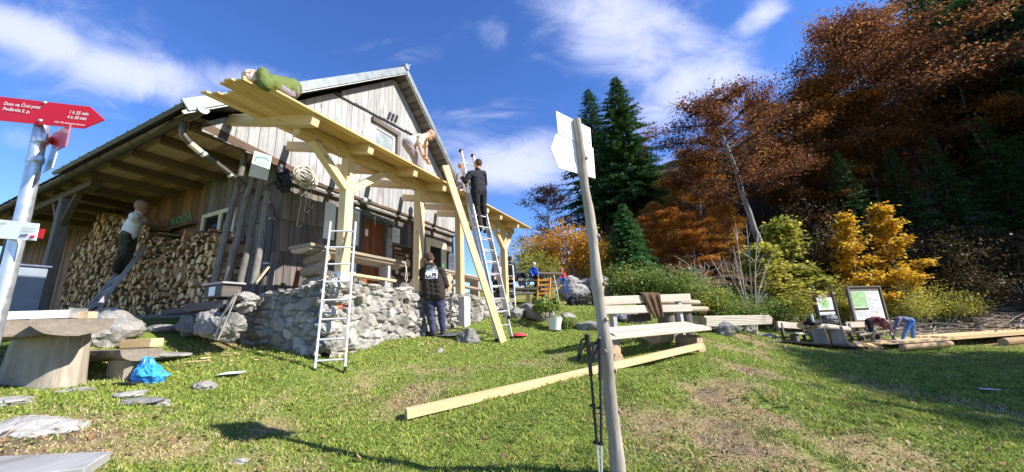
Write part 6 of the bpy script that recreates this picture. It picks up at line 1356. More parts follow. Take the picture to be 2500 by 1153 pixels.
    bench(1898, 792, 1965, 797, 13.6, 14.6, 'bleached plank bench left of the heavy stone-footed table', 0)
    bench(2065, 793, 2118, 792, 15.2, 15.6, 'bleached plank bench under the larger information board', 0)
    p = P(2020, 835, 13.6); p[2] = gz(p[0], p[1]); t = thing('log_table', 'heavy log table on two pale block feet below the smaller information board', 'table', p)
    A = P(1985, 795, 13.5); B = P(2066, 805, 14.3); m = MB(); barlog(m, A, B, .16, squash=.75); barlog(m, A+np.array([-.2, .3, 0]), B+np.array([-.2, .3, 0]), .15, squash=.75); m.part('tabletop', [MAT['bench_wood'], MAT['log_end']], t)
    for (x, Y) in [(2000, 13.5), (2045, 14.0)]: q = P(x, 820, Y); m = MB(); g = gz(q[0], q[1]); m.bar((q[0], q[1], g-.05), (q[0]-.05, q[1], A[2]-.08), .5, .24, up=(.3, 1, 0), w2=.42); m.part('foot_block', MAT['log_wood'], t, bevel=.02)
    for (x, y, Y, r, mt, lb) in [(1985, 792, 13.5, (.3, .2, .1), 'black', 'crumpled dark jacket on the near end of the heavy log table'), (2030, 785, 14.2, (.28, .16, .18), 'tarp', 'grey bag on the heavy log table below the smaller information board')]:
        q = P(x, y, Y); m = MB(); m.rock(q+(0, 0, .05), r, seed=int(x), sub=3, rough=.35); m.thing('bag' if 'bag' in lb else 'dark_jacket', MAT[mt], lb, 'bag' if 'bag' in lb else 'jacket', q)
    q = P(1985, 786, 13.4); m = MB(); m.tube([q, q+(0, 0, .2), q+(0, 0, .22), q+(0, 0, .28)], [.04, .04, .03, .03], 10); m.thing('bottle', MAT['white_plastic'], 'white-topped bottle standing on the heavy log table', 'bottle', q)
    # roofing sheet on the ground
    A = P(1900, 826, 12.4); B = P(2110, 842, 13.4); A[2] = gz(A[0], A[1])+.04; B[2] = gz(B[0], B[1])+.05; d = (B-A)/np.linalg.norm(B-A); pr = np.array([-d[1], d[0], 0]); m = MB(); n_ = 48; V = []
    for k in range(n_+1):
        f = (k/n_); tri = abs((f*6) % 1-.5)*2
        for q in (A, B): V.append(q+pr*(f*.9-.1)+np.array([0, 0, .05*(tri > .75)+.01]))
    m.faces(V, [(2*k, 2*k+1, 2*k+3, 2*k+2) for k in range(n_)]); o = m.thing('ribbed_sheet', MAT['dark_metal'], 'long dark ribbed roofing sheet lying on the lawn edge', 'roof sheet', A); sm = o.modifiers.new('solid', 'SOLIDIFY'); sm.thickness = .008
    # long new planks on log bearers
    A0 = P(2160, 828, 13.6); B0 = P(2560, 800, 15.6); d = (B0-A0); d[2] = 0; L = np.linalg.norm(d); d /= L; pr = np.array([-d[1], d[0], 0]); zb = max(gz(A0[0], A0[1]), gz(*(A0+d*L*.6)[:2]))+.18
    for k in range(7):
        for lay in range(3):
            s0 = rr.uniform(-.3, .3)+(0, .5, 2.9)[lay]; a = A0+d*s0+pr*(k*.17); b = A0+d*(L+rr.uniform(0, 1.5))+pr*(k*.17); a[2] = b[2] = zb+.03+.045*lay; m = MB(); m.bar(a, b, .16, .04, rnd=rr.random()); m.thing('long_plank', MAT['fresh_wood'], 'long new plank in the pile lying along the right lawn edge', 'plank', a, group='long new planks along the lawn edge', bevel=.003)
    for f, lb in [(.05, 'red-brown log under the near left end of the long planks'), (.62, 'round log under the right part of the long planks')]:
        c = A0+d*L*f; c[2] = gz(c[0], c[1])+.09; m = MB(); barlog(m, c-d*.2-pr*.5*0+np.array([0, -.35, 0]), c+d*(2.2 if f < .3 else 1.0)+np.array([0, -.3, 0]), .1 if f < .3 else .15); m.thing('bearer_log', [MAT['firewood_side'], MAT['log_end']], lb, 'log', c)
    for k, (x, y, Y) in enumerate([(2082, 838, 13.6), (2094, 832, 13.7), (2105, 838, 13.7), (2118, 835, 13.8), (2135, 830, 13.9), (2128, 840, 13.7)]):
        q = P(x, y, Y); q[2] = gz(q[0], q[1])+.1; an = rr.uniform(0, 3); dv = np.array([math.cos(an), math.sin(an), rr.uniform(.1, .9)]); dv /= np.linalg.norm(dv); m = MB(); m.bar(q-dv*.2, q+dv*.2, .14, .1, rnd=rr.random()); m.thing('split_log', MAT['fresh_wood'], 'freshly split log in the small heap at the end of the long planks', 'firewood', q, group='split logs heaped beside the long planks')
    # sawing stand under the bending people
    p = P(2160, 825, 14.3); p[2] = gz(p[0], p[1]); t = thing('sawhorse', 'low wooden sawing stand between the two bending people', 'sawhorse', p)
    for sx in (-.45, .35):
        for sg in (-1, 1): m = MB(); m.bar(p+np.array([sx, -.2*sg, 0]), p+np.array([sx, .2*sg, .62]), .06, .06, up=(1, 0, 0)); m.part('leg', MAT['grey_wood'], t)
    m = MB(); m.tube([p+np.array([-.9, 0, .42]), p+np.array([.9, .1, .6])], .05, 8); m.part('held_branch', MAT['log_wood'], t)
    # stumps and brush heap
    for k, (x, y, Y, r, h, lb) in enumerate([(2365, 768, 16.2, .2, .25, 'upright sawn stump in the middle of the brush heap'), (2465, 745, 16.6, .22, .2, 'sawn stump at the right end of the brush heap'), (2495, 748, 16.8, .18, .15, 'pale sawn log end at the right edge of the picture')]):
        q = P(x, y, Y); q[2] = gz(q[0], q[1]); m = MB(); barlog(m, q-(0, 0, .1), np.array([q[0]+.1, q[1], q[2]+h+.2]), r); m.thing('tree_stump', [MAT['bark'], MAT['log_end']], lb, 'stump', q)
    rs = np.random.RandomState(6); m = MB()
    for k in range(420):
        x = rs.uniform(13.5, 28); y = 14.6+ (x-14)*.06 + rs.uniform(.7, 3.4); z = gz(x, y)+rs.uniform(.02, .5)*math.sin(max(0.1, min(3, (y-14.8)))); L = rs.uniform(.7, 2.6); an = rs.randn()*.45; d = np.array([math.cos(an), math.sin(an), rs.randn()*.12]); q = np.array([x, y, z])
        pts = [q-d*L/2, q+np.array([0, 0, rs.randn()*.05]), q+d*L/2]; m.tube(pts, [rs.uniform(.012, .035), .015, .006], 5, cap=False)
    o = m.thing('brush_heap', MAT['twig_grey'], 'long heap of cut grey branches behind the new planks', 'brushwood', P(2350, 790, 16)); o['kind'] = 'stuff'
build_right()
# ------------------------------------------------------------------ trees and shrubs
def leaf_quads(C, size, rs, flat=.5, aspect=.6, jitter=.35):
    """leaf-shaped faces round the points C; flat = 1 lies level, 0 any way"""
    n = len(C); nrm = rs.randn(n, 3); nrm[:, 2] = np.abs(nrm[:, 2])*(1+flat*2.5)+flat*.6; nrm /= np.linalg.norm(nrm, axis=1)[:, None]
    u = rs.randn(n, 3); u -= nrm*(u*nrm).sum(1)[:, None]; u /= np.linalg.norm(u, axis=1)[:, None]+1e-9; v = np.cross(nrm, u)
    s = size*(1+jitter*(rs.rand(n)*2-1)); a = u*s[:, None]*.5; b = v*(s*aspect*.5)[:, None]
    return np.stack([C-a, C-b+a*.1, C+a, C+b+a*.1], 1)
def skeleton(rs, H, R, t0, nlimb, rise, lean=(0, 0), wob=.03, prof=None, droop=.15):
    """trunk points, list of limbs (points) and twig tips"""
    K = 14; t = np.linspace(0, 1, K); tr = np.stack([lean[0]*t**1.3*H + wob*H*np.cumsum(rs.randn(K))*.18, lean[1]*t**1.3*H + wob*H*np.cumsum(rs.randn(K))*.18, t*H*.97], 1); tr[0, :2] = 0
    limbs = []; twigs = []; ga = rs.rand()*6.28
    for k in range(nlimb):
        f = t0 + (1-t0)*((k+.5+rs.uniform(-.4, .4))/nlimb); f = min(.985, max(t0, f)); p = np.array([np.interp(f, t, tr[:, j]) for j in range(3)])
        an = ga + k*2.4 + rs.uniform(-.4, .4); fr = (f-t0)/(1-t0); L = R*(prof(fr) if prof else math.sin(math.pi*(.18+.8*fr))**.7)*rs.uniform(.7, 1.12); el = rise*(.35+1.1*fr)+rs.uniform(-.15, .15)
        d = np.array([math.cos(an)*math.cos(el), math.sin(an)*math.cos(el), math.sin(el)]); pts = [p]; q = p.copy(); n_ = 6
        for i in range(n_):
            d = d + rs.randn(3)*.16 + np.array([0, 0, -droop*i/n_*.6 if i > 2 else .03]); d /= np.linalg.norm(d); q = q + d*L/n_; pts.append(q.copy())
        pts = np.array(pts); limbs.append(pts)
        for j in range(9):
            g = rs.uniform(.22, 1); s = np.array([np.interp(g*n_, range(n_+1), pts[:, c]) for c in range(3)]); dd = pts[min(n_, int(g*n_)+1)]-pts[max(0, int(g*n_)-1)]; dd /= np.linalg.norm(dd)+1e-9
            side = np.cross(dd, [0, 0, 1]); side /= np.linalg.norm(side)+1e-9; v = dd*rs.uniform(.3, 1)+side*rs.choice([-1, 1])*rs.uniform(.4, 1.1)+np.array([0, 0, rs.uniform(-.15, .4)]); v /= np.linalg.norm(v); l = L*rs.uniform(.16, .38)*(1.15-g*.4)
            e = s+v*l; mid = s+v*l*.5+rs.randn(3)*.04*l; twigs.append(np.array([s, mid, e]))
    return tr, limbs, twigs
def broadleaf(name, seed, H, R, leaf, bark, nleaf, lsize, t0=.3, nlimb=20, rise=.5, tr=.16, lean=(0, 0), flat=.6, spread=.22, prof=None, dens_bias=0, colsp=.2, droop=.15, twigr=.012, aspect=.6, lm_=1):
    rs = np.random.RandomState(seed); T, limbs, twigs = skeleton(rs, H, R, t0, nlimb, rise, lean, prof=prof, droop=droop); m = MB()
    K = len(T); m.tube(T, tr*(1-np.linspace(0, 1, K)*.88)*np.concatenate([[1.35, 1.1], np.ones(K-2)]), 11, jit=.05)
    for l in limbs: m.tube(l, np.linspace(max(.02, tr*.24), .008, len(l)), 6, cap=False, mat=lm_)
    for tw in twigs: m.tube(tw, [twigr*1.1, twigr*.8, twigr*.3], 4, cap=False, mat=1)
    # leaves hang along the twigs in layered sprays
    n = nleaf; w = rs.rand(len(twigs))**1.4+.05; w /= w.sum(); ti = rs.choice(len(twigs), n, p=w); TW_ = np.array(twigs); g = rs.rand(n)**.7
    C = np.where(g[:, None] < .5, TW_[ti, 0]*(1-2*g[:, None])+TW_[ti, 1]*2*g[:, None], TW_[ti, 1]*(2-2*g[:, None])+TW_[ti, 2]*(2*g[:, None]-1))
    C = C + rs.randn(n, 3)*np.array([1, 1, 1-.72*flat])*spread*R*.34
    tc = rs.rand(len(twigs)); col = np.clip(.5+(tc[ti]-.5)*.6+rs.randn(n)*colsp, 0, 1)
    lm = MB(); lm.quads(leaf_quads(C, lsize, rs, flat, aspect), col)
    return m.mesh(name+'_trunk', [MAT[bark], MAT['branch_dark']]), lm.mesh(name+'_crown', MAT[leaf])
def conifer(name, seed, H, R, mat='needle', n_sp=1.0, droop=.25, base=.04, fine=1.0, tr=.2, gap=.12, power=.85):
    rs = np.random.RandomState(seed); m = MB(); m.tube([(0, 0, 0), (0, 0, H*.5), (0, 0, H)], [tr, tr*.6, .012], 8)
    Q = []; Rn = []; z = base*H; step = H*.021/n_sp**.5
    while z < H*.99:
        f = z/H; r = R*(1-f)**power*(.86+.28*rs.rand())+.05; nb = max(5, int((9 if f < .75 else 7)*n_sp**.5)); a0 = rs.rand()*6.28
        for k in range(nb):
            if rs.rand() < gap and f < .9: continue
            an = a0+k*2*math.pi/nb+rs.uniform(-.25, .25); L = r*rs.uniform(.6, 1.25); K = 6; s = np.linspace(0, 1, K); el = .32*(f-.35)+rs.uniform(-.1, .12)
            rad = s*L*math.cos(el); zz = z + s*L*math.sin(el) - droop*L*(s**1.6) + .12*L*np.clip(s-.7, 0, 1); bx = np.cos(an)*rad; by = np.sin(an)*rad; pts = np.stack([bx, by, zz], 1)
            if f < .93: m.tube(pts[[0, 2, 4, 5]], [.012+.012*L/3, .012, .008, .004], 4, cap=False)
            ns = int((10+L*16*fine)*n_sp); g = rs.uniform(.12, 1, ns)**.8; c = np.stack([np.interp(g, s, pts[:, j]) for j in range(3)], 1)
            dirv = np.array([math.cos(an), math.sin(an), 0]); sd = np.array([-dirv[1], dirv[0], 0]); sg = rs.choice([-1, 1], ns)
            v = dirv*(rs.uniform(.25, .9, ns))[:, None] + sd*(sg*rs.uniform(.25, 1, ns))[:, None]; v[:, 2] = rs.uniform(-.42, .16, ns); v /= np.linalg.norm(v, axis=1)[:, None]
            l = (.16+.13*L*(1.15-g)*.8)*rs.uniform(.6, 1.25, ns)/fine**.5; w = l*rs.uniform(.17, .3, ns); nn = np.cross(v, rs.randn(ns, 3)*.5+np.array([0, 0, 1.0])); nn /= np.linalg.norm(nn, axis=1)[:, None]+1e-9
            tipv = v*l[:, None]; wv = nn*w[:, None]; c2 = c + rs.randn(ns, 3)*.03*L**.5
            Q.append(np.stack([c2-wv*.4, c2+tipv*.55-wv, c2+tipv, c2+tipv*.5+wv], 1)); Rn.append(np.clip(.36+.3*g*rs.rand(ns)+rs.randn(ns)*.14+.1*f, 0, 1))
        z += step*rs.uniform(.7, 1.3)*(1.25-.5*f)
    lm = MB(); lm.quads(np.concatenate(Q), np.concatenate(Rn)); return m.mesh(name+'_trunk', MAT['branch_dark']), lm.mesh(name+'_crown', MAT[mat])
def shrub(name, seed, H, R, leaf, nleaf, lsize, stems=9, flat=.3, barem='twig', open_=.5, clump=26):
    rs = np.random.RandomState(seed); m = MB(); Cc = []; 
    for k in range(stems):
        an = rs.rand()*6.28; rr_ = R*rs.uniform(.15, .95); h = H*rs.uniform(.6, 1.0)*(1-.35*(rr_/R)**2); e = np.array([math.cos(an)*rr_, math.sin(an)*rr_, h]); s = np.array([math.cos(an)*R*.12, math.sin(an)*R*.12, 0]); mid = s*.5+e*.5+rs.randn(3)*.06*H; mid[2] = h*.55
        m.tube([s-(0, 0, .1), mid, e], [.022+.006*H, .014, .006], 5, cap=False)
        for j in range(5):
            g = rs.uniform(.35, 1); b = s*(1-g)+e*g; q = b+rs.randn(3)*np.array([.3, .3, .16])*R*.75+(0, 0, .05*H); m.tube([b, q], [.009, .003], 4, cap=False); Cc.append(q); Cc.append((b+q)/2)
        Cc.append(e)
    while len(Cc) < clump*2:
        an = rs.rand()*6.28; r_ = R*rs.rand()**.6; zz = H*rs.uniform(.12, .95)*(1-.35*(r_/R)**2); Cc.append(np.array([math.cos(an)*r_, math.sin(an)*r_, zz]))
    Cc = np.array(Cc); ci = rs.randint(0, len(Cc), nleaf); C = Cc[ci]+rs.randn(nleaf, 3)*np.array([1, 1, .7])*R*.2*open_*2; C[:, 2] = np.abs(C[:, 2])
    tc = rs.rand(len(Cc)); lm = MB(); lm.quads(leaf_quads(C, lsize, rs, flat), np.clip(.5+(tc[ci]-.5)*.55+rs.randn(nleaf)*.2, 0, 1)); return m.mesh(name+'_stems', MAT[barem]), lm.mesh(name+'_foliage', MAT[leaf])
def plant(name, meshes, label, cat, pos, sc=1.0, rot=0.0, group=None, tilt=(0, 0), parts=('trunk', 'crown')):
    o = bpy.data.objects.new(name, None); COL.objects.link(o); o.location = pos; o.rotation_euler = (tilt[0], tilt[1], rot); o.scale = (sc, sc, sc) if not isinstance(sc, tuple) else sc; o.empty_display_size = .1; tag(o, label, cat, group)
    for nm, me in zip(parts, meshes): c = bpy.data.objects.new(nm, me); COL.objects.link(c); c.parent = o
    return o
def at_ground(px, py, Y, sink=.05):
    p = P(px, py, Y); p[2] = gz(p[0], p[1])-sink; return p
def hz(p, topx, topy):                # height needed so that the top is seen at the photo pixel (topx, topy)
    q = P(topx, topy, p[1]); p[0] = q[0]; p[2] = gz(p[0], p[1])-.05; return q[2]-p[2]
def build_trees():
    rr = random.Random(71); rs = np.random.RandomState(71)
    SH = ('stems', 'foliage')
    # --- the three conifers in the middle
    c1 = conifer('fir', 1, 18, 6.0, n_sp=1.7, fine=1.2, base=.1, tr=.3, gap=.14, power=.8); c2 = conifer('fir', 2, 18, 5.2, n_sp=1.3, fine=1.1, base=.1, tr=.3, gap=.2, power=.7); c3 = conifer('young_spruce', 3, 4.2, 1.5, 'needle_fresh', n_sp=1.6, fine=2.6, tr=.06, gap=.05, base=.02)
    p = at_ground(1508, 640, 33); plant('fir_tree', c1, 'tallest dark fir in the middle, pointed top above the yellow shrub', 'fir tree', p, hz(p, 1500, 186)/18, .4)
    p = at_ground(1425, 640, 36); plant('fir_tree', c2, 'dark blunt-topped fir left of the tallest fir, behind the white sign boards', 'fir tree', p, hz(p, 1435, 218)/18, 2.1)
    p = at_ground(1585, 640, 37); plant('fir_tree', c2, 'lower dark fir merging with the right flank of the tallest fir', 'fir tree', p, hz(p, 1560, 330)/18, 4.0)
    p = at_ground(1540, 655, 16.6); plant('young_spruce', c3, 'young bright green spruce before the tallest fir', 'spruce', p, hz(p, 1519, 497)/4.2, .3)
    # --- broadleaf prototypes
    beech = [broadleaf('beech', 10+k, 12, 4.6, 'leaf_beech', 'beech_bark', 36000, .17, t0=.22, nlimb=26, rise=.45, tr=.2, flat=.8, spread=.26, lean=(-.06+.05*k, .02)) for k in range(3)]
    beech.append(broadleaf('beech', 15, 12, 4.8, 'leaf_dull', 'beech_bark', 30000, .14, t0=.22, nlimb=28, rise=.5, tr=.2, flat=.7, spread=.24, lean=(-.1, 0)))
    orange = []
    for v in (1, 2):
        q = beech[v][1].copy(); q.materials.clear(); q.materials.append(MAT['leaf_orange_beech']); orange.append((beech[v][0], q))
    beech += orange      # indices 4, 5: the same crowns in brighter orange
    sparse = broadleaf('beech', 22, 10, 4.4, 'leaf_dull', 'pale_bark', 21000, .12, t0=.42, nlimb=24, rise=.35, tr=.19, flat=.7, spread=.2, lean=(-.13, -.02), twigr=.016)
    dark = broadleaf('dark_beech', 31, 7, 2.6, 'leaf_dark', 'branch_dark', 7500, .13, t0=.25, nlimb=20, rise=.5, tr=.1, flat=.7, spread=.3)
    yell = [broadleaf('young_maple', 41+k, 4.2, 1.45, 'leaf_yellow', 'twig', 3600, .17, t0=.08, nlimb=22, rise=.5, tr=.045, flat=.75, spread=.34, prof=lambda f: (1-f)**.75*.95+.1) for k in range(2)]
    yg = broadleaf('maple_sapling', 46, 4.6, 1.5, 'leaf_yellowgreen', 'twig', 4600, .16, t0=.05, nlimb=26, rise=.6, tr=.045, flat=.5, spread=.34, prof=lambda f: (1-f)**.6*.9+.15)
    cdark = [conifer('forest_fir', 50+k, 16, 4.3, n_sp=1.1, fine=1.0, base=.12, tr=.22, gap=.15) for k in range(2)]
    so_ = shrub('shrub', 61, 2.6, 1.6, 'leaf_orange', 8500, .11, 11); sy = shrub('shrub', 62, 3.0, 1.7, 'leaf_gold', 7500, .11, 12); syg = shrub('shrub', 63, 2.0, 1.3, 'leaf_yellowgreen', 4200, .09, 10); sg = [shrub('shrub', 64+k, 2.0, 1.15, 'leaf_green', 6000, .085, 11, flat=.4, open_=.55) for k in range(2)]
    sdry = shrub('shrub', 67, 1.6, 1.1, 'leaf_dull', 700, .07, 26); sbr = shrub('shrub', 68, 2.4, 1.9, 'leaf_umber', 4500, .12, 10)
    # --- left background
    p = at_ground(1345, 640, 27); plant('dark_beech', dark, 'dark purple-leaved tree standing left of the firs', 'tree', p, hz(p, 1335, 462)/7, 1.0)
    p = at_ground(1310, 645, 19); plant('orange_shrub', so_, 'orange shrub below the dark purple-leaved tree', 'shrub', p, (1.0, 1.0, hz(p, 1312, 585)/2.6), .3, parts=SH)
    p = at_ground(1405, 655, 17.6); plant('yellow_shrub', sy, 'tall golden yellow shrub left of the wooden signpost', 'shrub', p, (.95, .95, hz(p, 1405, 545)/3.0), 1.3, parts=SH)
    p = at_ground(1462, 665, 17); plant('yellow_shrub', sy, 'golden yellow shrub partly behind and right of the wooden signpost', 'shrub', p, (.7, .7, hz(p, 1465, 590)/3.0), 4.3, parts=SH)
    p = at_ground(1268, 660, 17); plant('yellow_green_shrub', syg, 'yellow green shrub behind the man in the blue shirt', 'shrub', p, (.9, .9, hz(p, 1275, 595)/2.0), 2.3, parts=SH)
    p = at_ground(1345, 670, 16.8); plant('yellow_green_shrub', syg, 'low yellow green shrub behind the child in red', 'shrub', p, hz(p, 1345, 632)/2.0, .3, parts=SH)
    # --- shrubs behind the bench
    for k, (x, y, Y, ty, tx, lb) in enumerate([(1535, 742, 13.0, 648, 1540, 'leafy green shrub just right of the wooden signpost, behind the bench'), (1590, 742, 12.8, 650, 1590, 'leafy green shrub behind the middle of the bench backrest'), (1640, 742, 12.8, 665, 1645, 'leafy green shrub behind the right end of the bench backrest'), (1725, 760, 13.4, 700, 1730, 'green shrub above the plank stack'), (1800, 780, 13.6, 722, 1790, 'green shrub above the far end of the plank stack'), (1880, 785, 15.4, 715, 1870, 'green shrub left of the smaller information board')]):
        p = at_ground(x, y, Y); plant('green_shrub', sg[k % 2], lb, 'shrub', p, (.88, .88, hz(p, tx, ty)/1.8), k*1.1, parts=SH)
    for (x, Y, tx, ty, lb) in [(1690, 13.2, 1690, 690, 'low yellowish shrub between the bench and the plank stack'), (1935, 16.6, 1930, 700, 'low yellow green shrub behind the stone-footed table'), (2050, 17.0, 2050, 700, 'yellow green shrub between the two information boards'), (2200, 17.3, 2205, 690, 'pale yellow green shrub right of the larger information board'), (2270, 17.6, 2275, 700, 'yellow green shrub above the bending person in jeans'), (2320, 17.8, 2325, 715, 'low yellow green shrub at the left end of the brush heap')]:
        p = at_ground(x, 770, Y); plant('yellow_green_shrub', syg, lb, 'shrub', p, (.85, .85, max(.4, hz(p, tx, ty)/2.0)), rr.uniform(0, 6), parts=SH)
    p = at_ground(1680, 700, 14.5); plant('dry_shrub', sdry, 'dry grey-brown twiggy shrub above the bench backrest', 'shrub', p, hz(p, 1680, 625)/1.6, .2, parts=SH)
    p = at_ground(1925, 780, 18.0); plant('maple_sapling', yg, 'tall yellow green sapling left of the smaller information board', 'sapling', p, (1.45, 1.45, hz(p, 1895, 545)/4.6), .2, tilt=(0, -.05))
    p = at_ground(1862, 780, 16.5); plant('maple_sapling', yg, 'yellow green sapling above the end of the plank stack', 'sapling', p, (1.3, 1.3, hz(p, 1850, 600)/4.6), 2.2)
    p = at_ground(1990, 770, 17.6); plant('maple_sapling', yg, 'short yellow sapling behind the smaller information board', 'sapling', p, (.8, .8, hz(p, 1985, 655)/4.6), 4.2)
    p = at_ground(2075, 760, 17.6); plant('young_maple', yell[0], 'golden young maple above the smaller information board', 'maple', p, (.95, .95, hz(p, 2055, 525)/4.2), .3)
    p = at_ground(2175, 760, 18.0); plant('young_maple', yell[1], 'golden pointed young maple above the larger information board', 'maple', p, (1.1, 1.1, hz(p, 2140, 505)/4.2), 1.3)
    # bare pale shrub
    m = MB(); base = at_ground(1838, 790, 13.9); tips = [(1795, 545), (1765, 640), (1822, 545), (1733, 628), (1880, 630), (1790, 600), (1850, 560)]
    for k, (x, y) in enumerate(tips):
        e = P(x, y, 13.9+rs.uniform(-.3, .3)); s = base+np.array([rs.uniform(-.15, .15), rs.uniform(-.1, .1), 0]); mid = s*.5+e*.5+np.array([rs.uniform(-.1, .1), 0, -.1 if abs(x-1838) > 50 else 0.05]); mid[2] += .25; pts = curve_pts([s, s*.7+mid*.3, mid, e], 9); m.tube(pts, np.linspace(.036, .009, 9), 6)
        for j in range(9):
            g = rs.uniform(.35, .98); b = pts[int(g*8)]; d = (e-mid)/np.linalg.norm(e-mid)+rs.randn(3)*.45; m.tube([b, b+d*.28, b+d*.5+(0, 0, .06)], [.013, .009, .005], 4, cap=False)
    m.thing('bare_shrub', MAT['twig'], 'bare pale leafless shrub with spreading stems before the yellow green sapling', 'shrub', base)
    # --- leaning sparse beech with the white trunk
    p = at_ground(1862, 560, 19.5); plant('beech_tree', sparse, 'leaning half-bare beech with bright pale trunk before the forest', 'beech', p, (P(1770, 240, 19.5)[2]-p[2])/10.0, .1)
    # --- bronze beeches along the forest edge
    for k, (x, y, Y, tx, ty, v, rot, lb) in enumerate([(1690, 600, 23, 1690, 380, 0, .5, 'bronze beech behind the left of the half-bare beech'), (1740, 600, 26, 1740, 330, 1, 2.5, 'taller bronze beech behind the half-bare beech'), (1640, 610, 27, 1650, 455, 2, 1.5, 'low bronze beech beside the right flank of the tallest fir'), (1900, 560, 24, 1900, 300, 1, 3.5, 'bronze beech right of the half-bare beech'), (1790, 610, 20.5, 1760, 505, 0, 4.0, 'low rusty beech bough mass around the pale trunk'), (1690, 640, 19.5, 1680, 530, 5, 2.9, 'low rusty young beech above the dry twiggy shrub')]):
        p = at_ground(x, y, Y); plant('beech_tree', beech[v], lb, 'beech', p, hz(p, tx, ty)/12.0, rot)
    for k, (x, Y, tx, ty, v, rot, lb) in enumerate([(2215, 24.5, 2130, 55, 3, 0, 'big half-bare beech towering over the forest edge'), (2075, 25, 2010, 130, 3, 1.9, 'half-bare beech left of the towering beech'), (1985, 25, 1960, 215, 0, 3.1, 'bronze beech at the left end of the high forest edge'), (2300, 28, 2270, 60, 4, .4, 'orange-bronze beech right of the towering beech'), (2400, 28, 2390, 20, 5, 2.4, 'orange beech high on the slope at the upper right'), (2330, 24, 2330, 160, 0, 4.6, 'dark bronze beech below the orange beech'), (2130, 30, 2150, 95, 1, 5.1, 'bronze beech behind the towering beech'), (2450, 34, 2450, -60, 4, 1.0, 'high orange beech partly cut by the top of the picture'), (2240, 33, 2200, 80, 2, 2.0, 'bronze beech filling the upper slope behind the towering beech'), (2050, 31, 2030, 190, 2, 0.5, 'dull bronze beech deep behind the left forest edge'), (1880, 32, 1880, 250, 0, 5.6, 'yellow-tinged beech beside the small spruce top'), (1650, 24, 1640, 500, 1, .9, 'low bronze beech in the gap right of the firs'), (1610, 21, 1618, 515, 4, 4.4, 'rusty young beech at the right foot of the firs'), (1575, 22, 1578, 535, 5, 3.0, 'low rusty beech behind the young spruce'), (1610, 26, 1598, 500, 4, 2.0, 'orange beech in the gap between the firs and the half-bare beech'), (1960, 22, 1950, 400, 2, 1.9, 'bronze beech above the tall yellow green sapling'), (2475, 27, 2470, 110, 5, 2.2, 'orange beech beside the fir at the right edge'), (2110, 23.5, 2080, 260, 2, 5.5, 'bronze beech with low boughs above the golden maples')]):
        p = at_ground(x, 500, Y); plant('beech_tree', beech[v], lb, 'beech', p, hz(p, tx, ty)/12.0, rot)
    for k, (x, Y, tx, ty, v, rot, lb) in enumerate([(2040, 20.6, 2040, 365, 0, 0, 'dark fir in the shade under the half-bare beeches'), (1825, 36, 1822, 228, 1, 1, 'small spruce top rising behind the half-bare beech'), (2250, 27, 2245, -20, 0, 2, 'green fir top behind the towering beech'), (2480, 20.5, 2500, -90, 1, 3, 'bright green fir cut by the right edge of the picture'), (2440, 23, 2425, 150, 0, 4, 'dark fir left of the fir at the right edge'), (2120, 27, 2110, 330, 1, 5, 'dark fir between the pale trunks of the forest'), (2330, 29, 2340, 230, 0, 1.5, 'dark fir deep in the shaded slope'), (1940, 29, 1940, 330, 1, 2.5, 'dark fir behind the left forest edge'), (2550, 30, 2560, -200, 0, 1.2, 'tall fir beyond the right edge, its branches reaching into the picture'), (2210, 31, 2200, 230, 1, .7, 'dark fir behind the trunk of the towering beech'), (2370, 21.5, 2390, 290, 0, 4.2, 'dark fir low on the shaded slope at the right'), (2260, 21.5, 2265, 330, 1, 3.2, 'dark fir in the middle of the shaded slope'), (2150, 21, 2165, 360, 0, 2.2, 'dark fir below the towering beech, above the golden maples'), (2455, 20.5, 2470, 330, 1, 5.2, 'dark fir low at the right edge of the slope'), (1600, 29, 1612, 430, 0, 1.2, 'short dark fir right of the tallest fir'), (2330, 33, 2300, 60, 1, 0.2, 'green fir top between the orange beeches')]):
        p = at_ground(x, 500, Y); plant('fir_tree', cdark[v], lb, 'fir tree', p, hz(p, tx, ty)/16.0, rot)
    # undergrowth on the slope
    for k, (x, Y, tx, ty, lb) in enumerate([(2290, 19.5, 2290, 570, 'brown shrub right of the golden pointed maple'), (2370, 20.5, 2370, 565, 'dark brown shrub in the middle of the shaded slope'), (2450, 19.5, 2455, 590, 'rusty shrub on the slope at the right edge'), (2000, 19.5, 1995, 560, 'dull brown shrub between the sapling and the golden maple'), (2110, 20.5, 2110, 560, 'dull shrub behind the two golden maples'), (2330, 18.6, 2330, 660, 'low dark shrub above the left of the brush heap'), (1960, 21.5, 1950, 500, 'shaded rusty shrub behind the tall sapling')]):
        p = at_ground(x, 650, Y); plant('brown_shrub', sbr, lb, 'shrub', p, (1.1, 1.1, max(.4, hz(p, tx, ty)/2.4)), k*1.3, parts=SH)
    # thin pale trunks standing in the shade
    for k, (x0, y0, x1, y1, Y, r, lb) in enumerate([(2078, 545, 2055, 455, 21.5, .09, 'thin pale dead trunk above the smaller golden maple'), (2290, 490, 2225, 330, 24, .1, 'slanting pale dead trunk in the shaded forest'), (2370, 400, 2345, 300, 26, .09, 'thin pale trunk far up in the shaded forest'), (2330, 470, 2455, 330, 25, .05, 'thin fallen trunk leaning across the shaded forest')]):
        m = MB(); a = P(x0, y0, Y); b = P(x1, y1, Y); a[2] = min(a[2], gz(a[0], a[1])-.1); m.tube([a, (a+b)/2+(.05, 0, 0), b], [r, r*.8, r*.4], 8, jit=.06); m.thing('dead_trunk', MAT['beech_bark'], lb, 'dead tree', a)
